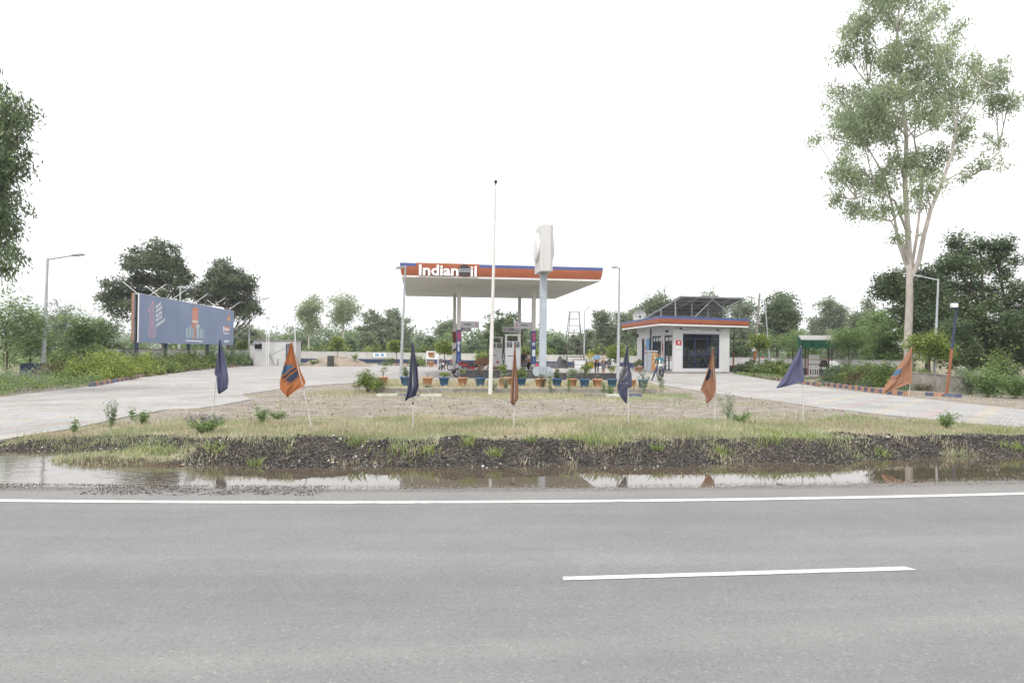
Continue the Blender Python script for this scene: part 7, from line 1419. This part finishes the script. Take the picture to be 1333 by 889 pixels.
    b = MB(); b.tube([(-.05, .1, .3), (-.12, .3, .02)], .014, 6); b.build('side_stand', m_black, t); return t
m_mcR = M('bike_red', (.36, .04, .05), .3, .15, 5, spec=.5); m_mcK = M('bike_black', (.03, .03, .033), .3, .2, 5, spec=.5); m_mcW = M('bike_white', (.62, .62, .62), .3, .08, 5, spec=.5); m_mcG = M('bike_grey', (.25, .26, .27), .35, .1, 5, spec=.5)
bike('red motorcycle parked sideways in front of the left canopy columns', on(609, 47.5)+Vector((.0, 0, 0)), PI+.05, m_mcR, steer=.25, lean=-.12)
bike('black motorcycle seen from behind by the lime topiary left of the columns', on(573.5, 65.5), PI/2+.25, m_mcK, steer=-.3, lean=.12)
bike('red and black motorcycle crowded behind the left columns', on(594, 63.5), PI*.82, m_mcR, steer=.3, lean=-.1); bike('dark motorcycle standing just left of the brown covered one', on(604, 60), PI*.9, m_mcK, steer=.2, lean=-.1)
bike('motorcycle under the brown cloth cover between columns and flag mast', on(626, 53.5, GZ), .15, m_mcK, lean=.08)
blob = blobcloth('cloth_cover', 'brown cloth cover hanging over a motorcycle left of the flag mast', 'cloth cover', on(627, 53.4, GZ+.78), .62, .42, lambda x, y: .28+.30*(x+1)*.5*1.2-.12*y*y, m_tarpb, 5, rz=.15)
bike('grey motorcycle being fuelled, its front wheel beside the pump', on(686, 49.9), PI-.2, m_mcG, steer=.1, lean=0)
bike('black motorcycle parked by the back wall right of the two men', on(791, 76), -PI/2+.5, m_mcK, steer=-.3, lean=.1)
# scooter
def scooter(lab, loc, rz, col):
    t = thing('scooter', lab, 'scooter', loc, rz, 'motorcycles parked at the station'); t.rotation_euler[0] = .08; wheel(t, -.55, .24, .1, 5); wheel(t, .62, .24, .1, 5, steer=.3)
    b = MB(); b.ball((-.45, 0, .5), (.4, .17, .24), 14); b.box(-.15, .3, -.17, .17, .22, .3, ch=.03); b.build('body', col, t)
    b = MB(); b.add([(.28, -.18, .25), (.28, .18, .25), (.45, .2, .75), (.45, -.2, .75), (.4, -.18, .25), (.4, .18, .25), (.5, .17, .78), (.5, -.17, .78)], [(0, 1, 2, 3), (7, 6, 5, 4), (3, 2, 6, 7), (0, 3, 7, 4), (1, 5, 6, 2)]); b.build('leg_shield', col, t)
    b = MB(); b.box(-.8, -.08, -.13, .13, .7, .79, ch=.035); b.build('seat', m_black, t); b = MB(); b.tube([(.62, 0, .25), (.46, 0, .95)], .03, 8); b.build('fork', m_steel, t)
    b = MB(); b.ball((.46, 0, .97), (.12, .14, .1), 12); b.build('headlight_cowl', col, t); b = MB(); b.tube([(.36, -.32, 1.0), (.45, 0, .98), (.36, .32, 1.0)], .018, 7); hb = b.build('handlebar', m_black, t)
    for s in (-1, 1): b = MB(); b.tube([(.4, s*.2, 1.0), (.42, s*.26, 1.18)], .008, 5); b.ball((.42, s*.28, 1.2), (.02, .055, .035), 8); b.build('mirror', m_black, hb)
    b = MB(); b.ball((.62, 0, .42), (.26, .08, .09), 12); b.build('mudguard', col, t); return t
scooter('white scooter parked by the back wall behind the lamp post', on(801.5, 75), PI+.9, m_mcW); scooter('dark scooter parked between the black motorcycle and white scooter', on(796, 77.5), PI+1.0, m_mcK)
# ------------------------------------------------------------------ people
def person(lab, loc, rz, J=None, mats=None, zones=None, hair=None, cap=False, sc=1, extra=None, fat=1.0):
    j = dict(pelvis=(0, 0, .93), waist=(0, 0, 1.08), chest=(0, -.01, 1.29), nb=(0, 0, 1.44), neck=(0, -.015, 1.51), head=(0, -.03, 1.60),
             sL=(.175, 0, 1.40), eL=(.24, .02, 1.13), wL=(.25, -.06, .89), sR=(-.175, 0, 1.40), eR=(-.24, .02, 1.13), wR=(-.25, -.06, .89),
             hL=(.085, 0, .90), kL=(.10, -.02, .49), aL=(.10, .02, .09), tL=(.12, -.12, .04), hR=(-.085, 0, .90), kR=(-.10, -.02, .49), aR=(-.10, .02, .09), tR=(-.12, -.12, .04))
    if J: j.update(J)
    names = list(j); idx = {n: i for i, n in enumerate(names)}
    R = dict(pelvis=(.155, .11), waist=(.145, .10), chest=(.165, .105), nb=(.085, .07), neck=(.055, .055), head=(.07, .085), sL=(.068, .065), eL=(.045, .045), wL=(.032, .028), sR=(.068, .065), eR=(.045, .045), wR=(.032, .028), hL=(.10, .10), kL=(.062, .062), aL=(.042, .042), tL=(.04, .03), hR=(.10, .10), kR=(.062, .062), aR=(.042, .042), tR=(.04, .03))
    E = [('pelvis', 'waist'), ('waist', 'chest'), ('chest', 'nb'), ('nb', 'neck'), ('neck', 'head'), ('nb', 'sL'), ('sL', 'eL'), ('eL', 'wL'), ('nb', 'sR'), ('sR', 'eR'), ('eR', 'wR'), ('pelvis', 'hL'), ('hL', 'kL'), ('kL', 'aL'), ('aL', 'tL'), ('pelvis', 'hR'), ('hR', 'kR'), ('kR', 'aR'), ('aR', 'tR')]
    me = bpy.data.meshes.new('tmp'); me.from_pydata([j[n] for n in names], [(idx[a], idx[c]) for a, c in E], []); o = bpy.data.objects.new('tmp', me); C.objects.link(o)
    md = o.modifiers.new('s', 'SKIN'); md.use_smooth_shade = True
    for i, n in enumerate(names): me.skin_vertices[0].data[i].radius = [r*fat for r in R[n]]; me.skin_vertices[0].data[i].use_root = (n == 'pelvis')
    sb = o.modifiers.new('u', 'SUBSURF'); sb.levels = 1; sb.render_levels = 1
    dg = bpy.context.evaluated_depsgraph_get(); dg.update(); m2 = bpy.data.meshes.new_from_object(o.evaluated_get(dg)); V = [v.co.copy() for v in m2.vertices]; Fc = [tuple(p.vertices) for p in m2.polygons]
    bpy.data.objects.remove(o); bpy.data.meshes.remove(me); bpy.data.meshes.remove(m2)
    Z = dict(torso=0, arm=0, fore=2, leg=1, shin=1, foot=3, head=2, neck=2); Z.update(zones or {})
    def bone(p):
        best = None
        for a, c in E:
            A_, B2 = Vector(j[a]), Vector(j[c]); d = B2-A_; k = max(0, min(1, (p-A_).dot(d)/d.length_squared)); dist = (p-(A_+d*k)).length-min(R[a][0], R[c][0])*.6
            if best is None or dist < best[0]: best = (dist, a, c, k)
        _, a, c, k = best; c0 = c[0]
        if c in ('head', 'neck'): return Z['neck' if c == 'neck' else 'head']
        if c[0] == 's': return Z['torso']
        if c[0] == 'e': return Z['arm']
        if c[0] == 'w': return Z['fore']
        if c[0] == 'h' and c != 'head': return Z['leg']
        if c[0] == 'k': return Z['leg']
        if c[0] == 'a': return Z['shin']
        if c[0] == 't': return Z['foot']
        if a == 'pelvis' and k < .35: return Z['leg']
        return Z['torso']
    b = MB(); mi = [bone(sum((V[i] for i in f), Vector())/len(f)) for f in Fc]; b.v = [tuple(v) for v in V]; b.f = Fc; b.mi = mi; b.sm = [True]*len(Fc)
    h = Vector(j['head']); b.ball((h.x, h.y+.005, h.z+.015), (.078, .098, .118), 14, Z['head']); b.add([(h.x-.014, h.y-.085, h.z+.0), (h.x+.014, h.y-.085, h.z), (h.x, h.y-.115, h.z-.012), (h.x, h.y-.088, h.z+.04), (h.x, h.y-.08, h.z-.025)], [(0, 2, 3), (1, 3, 2), (0, 4, 2), (1, 2, 4)], 2)
    for s in (-1, 1):
        b.ball((h.x+s*.08, h.y+.01, h.z+.005), (.012, .022, .032), 6, 2); b.ball((h.x+s*.03, h.y-.085, h.z+.022), (.013, .008, .007), 6, 4)
        # palm, four fingers and thumb
        w_ = Vector(j['wL' if s > 0 else 'wR']); e_ = Vector(j['eL' if s > 0 else 'eR']); d = (w_-e_).normalized(); a = d.cross(Vector((s, 0, 0)) if abs(d.x) < .8 else Vector((0, 0, 1))).normalized(); sd2 = a; pn = d.cross(sd2)
        b.tube([w_-d*.02, w_+d*.045, w_+d*.085], [.026, .034, .03], 8, 2)
        for k, (o2, ln) in enumerate(((-.028, .06), (-.010, .075), (.009, .07), (.027, .055))): p0 = w_+d*.075+sd2*o2; b.tube([p0, p0+d*ln*.5+pn*.006, p0+d*ln*.85+pn*.025], [.0095, .009, .007], 6, 2)
        p0 = w_+d*.03-sd2*.03; b.tube([p0, p0+d*.03-sd2*.022, p0+d*.055-sd2*.02+pn*.012], [.011, .010, .008], 6, 2)
    b.ball((h.x, h.y-.083, h.z-.045), (.022, .008, .006), 6, 5)
    t = thing('person', lab, 'person', loc, rz, sc=sc); body = b.build('body', mats, t)
    b = MB(); b.ball((h.x, h.y+.018, h.z+.045), (.086, .10, .10), 14); hm = b.build('hair', hair, t)
    if cap: b = MB(); b.ball((h.x, h.y+.01, h.z+.07), (.09, .105, .075), 14); b.box(h.x-.06, h.x+.06, h.y-.17, h.y-.07, h.z+.055, h.z+.068); b.build('cap', m_black, t)
    if extra: extra(t, j)
    return t
sk_ = M('skin', (.26, .14, .09), .6, .08, 9); hr_ = M('hair_black', (.012, .011, .01), .5, .2, 20); lip = M('lips', (.2, .08, .06), .5, .1, 9); shoe = M('shoe_black', (.02, .02, .02), .5, .2, 9)
def cm(name, c, v=.15): return M(name, c, .85, v, 7, bump=.3)
def ms(top, leg, foot=shoe): return [top, leg, sk_, foot, hr_, lip]
tr_k = cm('trousers_black', (.02, .02, .024)); tr_kh = cm('trousers_khaki', (.30, .27, .22))
def phone(t, j): q = Vector(j['wL'])*.5+Vector(j['wR'])*.5; b = MB(); b.box(q.x-.05, q.x+.06, q.y-.1, q.y-.03, q.z, q.z+.02); b.build('notebook', m_red, t)
person('man in light blue shirt, black trousers and black cap looking down at his hands', on(777, 57.2), .25, dict(eL=(.25, .0, 1.13), wL=(.08, -.22, 1.10), eR=(-.25, .0, 1.13), wR=(-.09, -.22, 1.10), head=(0, -.06, 1.595)), ms(cm('shirt_light_blue', (.25, .40, .56)), tr_k), dict(arm=0, fore=2), hair=hr_, cap=True, sc=1.03, extra=phone)
person('man in beige shirt and grey shorts standing turned away behind the man in blue', on(785.6, 56.8), -1.1, dict(aL=(.10, .03, .09), kL=(.1, -.03, .5)), ms(cm('shirt_beige', (.48, .42, .34)), cm('shorts_grey', (.15, .16, .20)), sk_), dict(fore=2, shin=2), hair=hr_, sc=1.0)
def vest(t, j):
    b = MB(); b.ball((0, .012, 1.25), (.192, .142, .21), 14); b.build('orange_vest', cm('vest_orange', (.55, .19, .08)), t)
person('pump attendant in orange vest over a white shirt reaching to a motorcycle', on(688.3, 49.9), -1.25, dict(eL=(.22, -.12, 1.2), wL=(.15, -.34, 1.05), eR=(-.23, -.1, 1.18), wR=(-.14, -.34, 1.02), head=(0, -.07, 1.59)), ms(cm('shirt_white', (.6, .6, .6)), tr_k), dict(arm=0, fore=2), hair=hr_, sc=1.0, extra=vest)
person('man in black shirt and khaki trousers standing left of the pump attendant', on(681.5, 50.4), .7, dict(eL=(.24, -.03, 1.15), wL=(.17, -.24, 1.05), head=(.02, -.05, 1.6)), ms(cm('shirt_black', (.03, .03, .035)), tr_kh), hair=hr_, sc=1.04)
t = thing('bucket', 'grey metal bucket on the pump island beside the right front column', 'bucket', on(695.2, 47.2, GZ+.28), 0, sc=1.25); b = MB(); b.lathe([(0, 0), (.12, 0), (.17, .38), (.18, .39), (.165, .38), (.115, .02), (0, .02)], n=18); b.build('bucket_shell', m_galv, t); b = MB(); b.tube([(.175*math.cos(a), 0, .38+.14*math.sin(a)) for a in np.linspace(0, PI, 10)], .008, 5); b.build('handle', m_steel, t)
t = thing('extinguisher', 'red and white cylinder standing on the island right of the front column', 'extinguisher', on(699.3, 47.4, GZ+.28), 0, sc=1.3); b = MB(); b.lathe([(0, 0), (.1, 0), (.1, .4), (.06, .5), (.025, .52), (.025, .56), (0, .56)], n=14); b.build('cylinder', m_red, t); b = MB(); b.lathe([(.102, .15), (.102, .3)], n=14); b.build('label_band', m_white, t)
# rider on a white motorcycle, facing the camera
rl_ = on(859, 44.6); bk = bike('white motorcycle ridden towards the camera in front of the shop', rl_, -PI/2-.12, m_mcW, steer=.1, front=m_black, group='motorcycles parked at the station')
def sweat(t, j):
    b = MB(); b.tube([(.0, -.06, 1.26), (.0, -.13, 1.12), (.0, -.13, .96)], [.035, .04, .03], 8); b.build('shirt_front', cm('shirt_white_front', (.7, .7, .7)), t)
p_ = person('young rider in teal and white shirt sitting on the white motorcycle with one foot down', rl_+Vector((0.02, .2, 0)), -.12, dict(pelvis=(0, .12, .88), waist=(0, .08, 1.02), chest=(0, .02, 1.2), nb=(0, -.01, 1.35), neck=(0, -.025, 1.42), head=(-.02, -.04, 1.51), sL=(.175, -.01, 1.31), eL=(.27, -.14, 1.1), wL=(.29, -.36, 1.03), sR=(-.175, -.01, 1.31), eR=(-.27, -.14, 1.1), wR=(-.29, -.36, 1.03),
     hL=(.1, .1, .85), kL=(.21, -.27, .66), aL=(.19, -.1, .3), tL=(.2, -.24, .25), hR=(-.1, .1, .85), kR=(-.26, -.2, .55), aR=(-.42, -.25, .10), tR=(-.5, -.38, .04)), ms(cm('shirt_teal', (.035, .17, .19)), cm('jeans_dark', (.06, .07, .11))), dict(arm=0, fore=2), hair=hr_, sc=1.05, extra=sweat)
# ------------------------------------------------------------------ thin haze in the air
b = MB(); b.box(-2900, 2900, -2900, 2900, -2.0, 42); hz = b.build('haze', bpy.data.materials.new('haze_air')); m = hz.data.materials[0]; m.use_nodes = True; N_ = m.node_tree.nodes; N_.remove(N_['Principled BSDF'])
pv = N_.new('ShaderNodeVolumePrincipled'); pv.inputs['Color'].default_value = (.93, .95, .97, 1); pv.inputs['Density'].default_value = .0005; pv.inputs['Anisotropy'].default_value = .2
m.node_tree.links.new(pv.outputs[0], N_['Material Output'].inputs['Volume']); tag(hz, kind='stuff')
EXPOSURE=0.6
# ------------------------------------------------------------------ world, sun, view
w = bpy.data.worlds.new('World'); scene.world = w; w.use_nodes = True; N = w.node_tree.nodes; L = w.node_tree.links
SUN_EL, SUN_AZ = 55, 200
sk = N.new('ShaderNodeTexSky'); sk.sky_type = 'NISHITA'; sk.sun_disc = False; sk.sun_elevation = math.radians(SUN_EL); sk.sun_rotation = math.radians(SUN_AZ); sk.dust_density = 5; sk.air_density = 1.2; sk.altitude = 50
bw = N.new('ShaderNodeHueSaturation'); bw.inputs['Saturation'].default_value = .06; L.new(sk.outputs[0], bw.inputs['Color'])
mx = N.new('ShaderNodeMix'); mx.data_type = 'RGBA'; mx.inputs[0].default_value = .6; L.new(bw.outputs[0], mx.inputs[6]); mx.inputs[7].default_value = (14.2, 14.2, 14.6, 1)
L.new(mx.outputs[2], N['Background'].inputs[0]); N['Background'].inputs[1].default_value = .1
sl = bpy.data.lights.new('sun', 'SUN'); sl.energy = 1.5; sl.angle = math.radians(12); sl.color = (1, .97, .93)
so = bpy.data.objects.new('sun', sl); C.objects.link(so)
az = math.radians(SUN_AZ); el = math.radians(SUN_EL)
dv = Vector((math.sin(az)*math.cos(el), math.cos(az)*math.cos(el), math.sin(el)))   # towards the sun
so.rotation_euler = dv.to_track_quat('Z', 'Y').to_euler()
vs_ = scene.view_settings; vs_.view_transform = 'Standard'; vs_.look = 'None'; vs_.gamma = 1; vs_.use_curve_mapping = False; vs_.exposure = EXPOSURE
scene.cycles.max_bounces = 6; scene.cycles.diffuse_bounces = 3; scene.cycles.glossy_bounces = 3; scene.cycles.transmission_bounces = 4; scene.cycles.transparent_max_bounces = 8
scene.cycles.caustics_reflective = False; scene.cycles.caustics_refractive = False
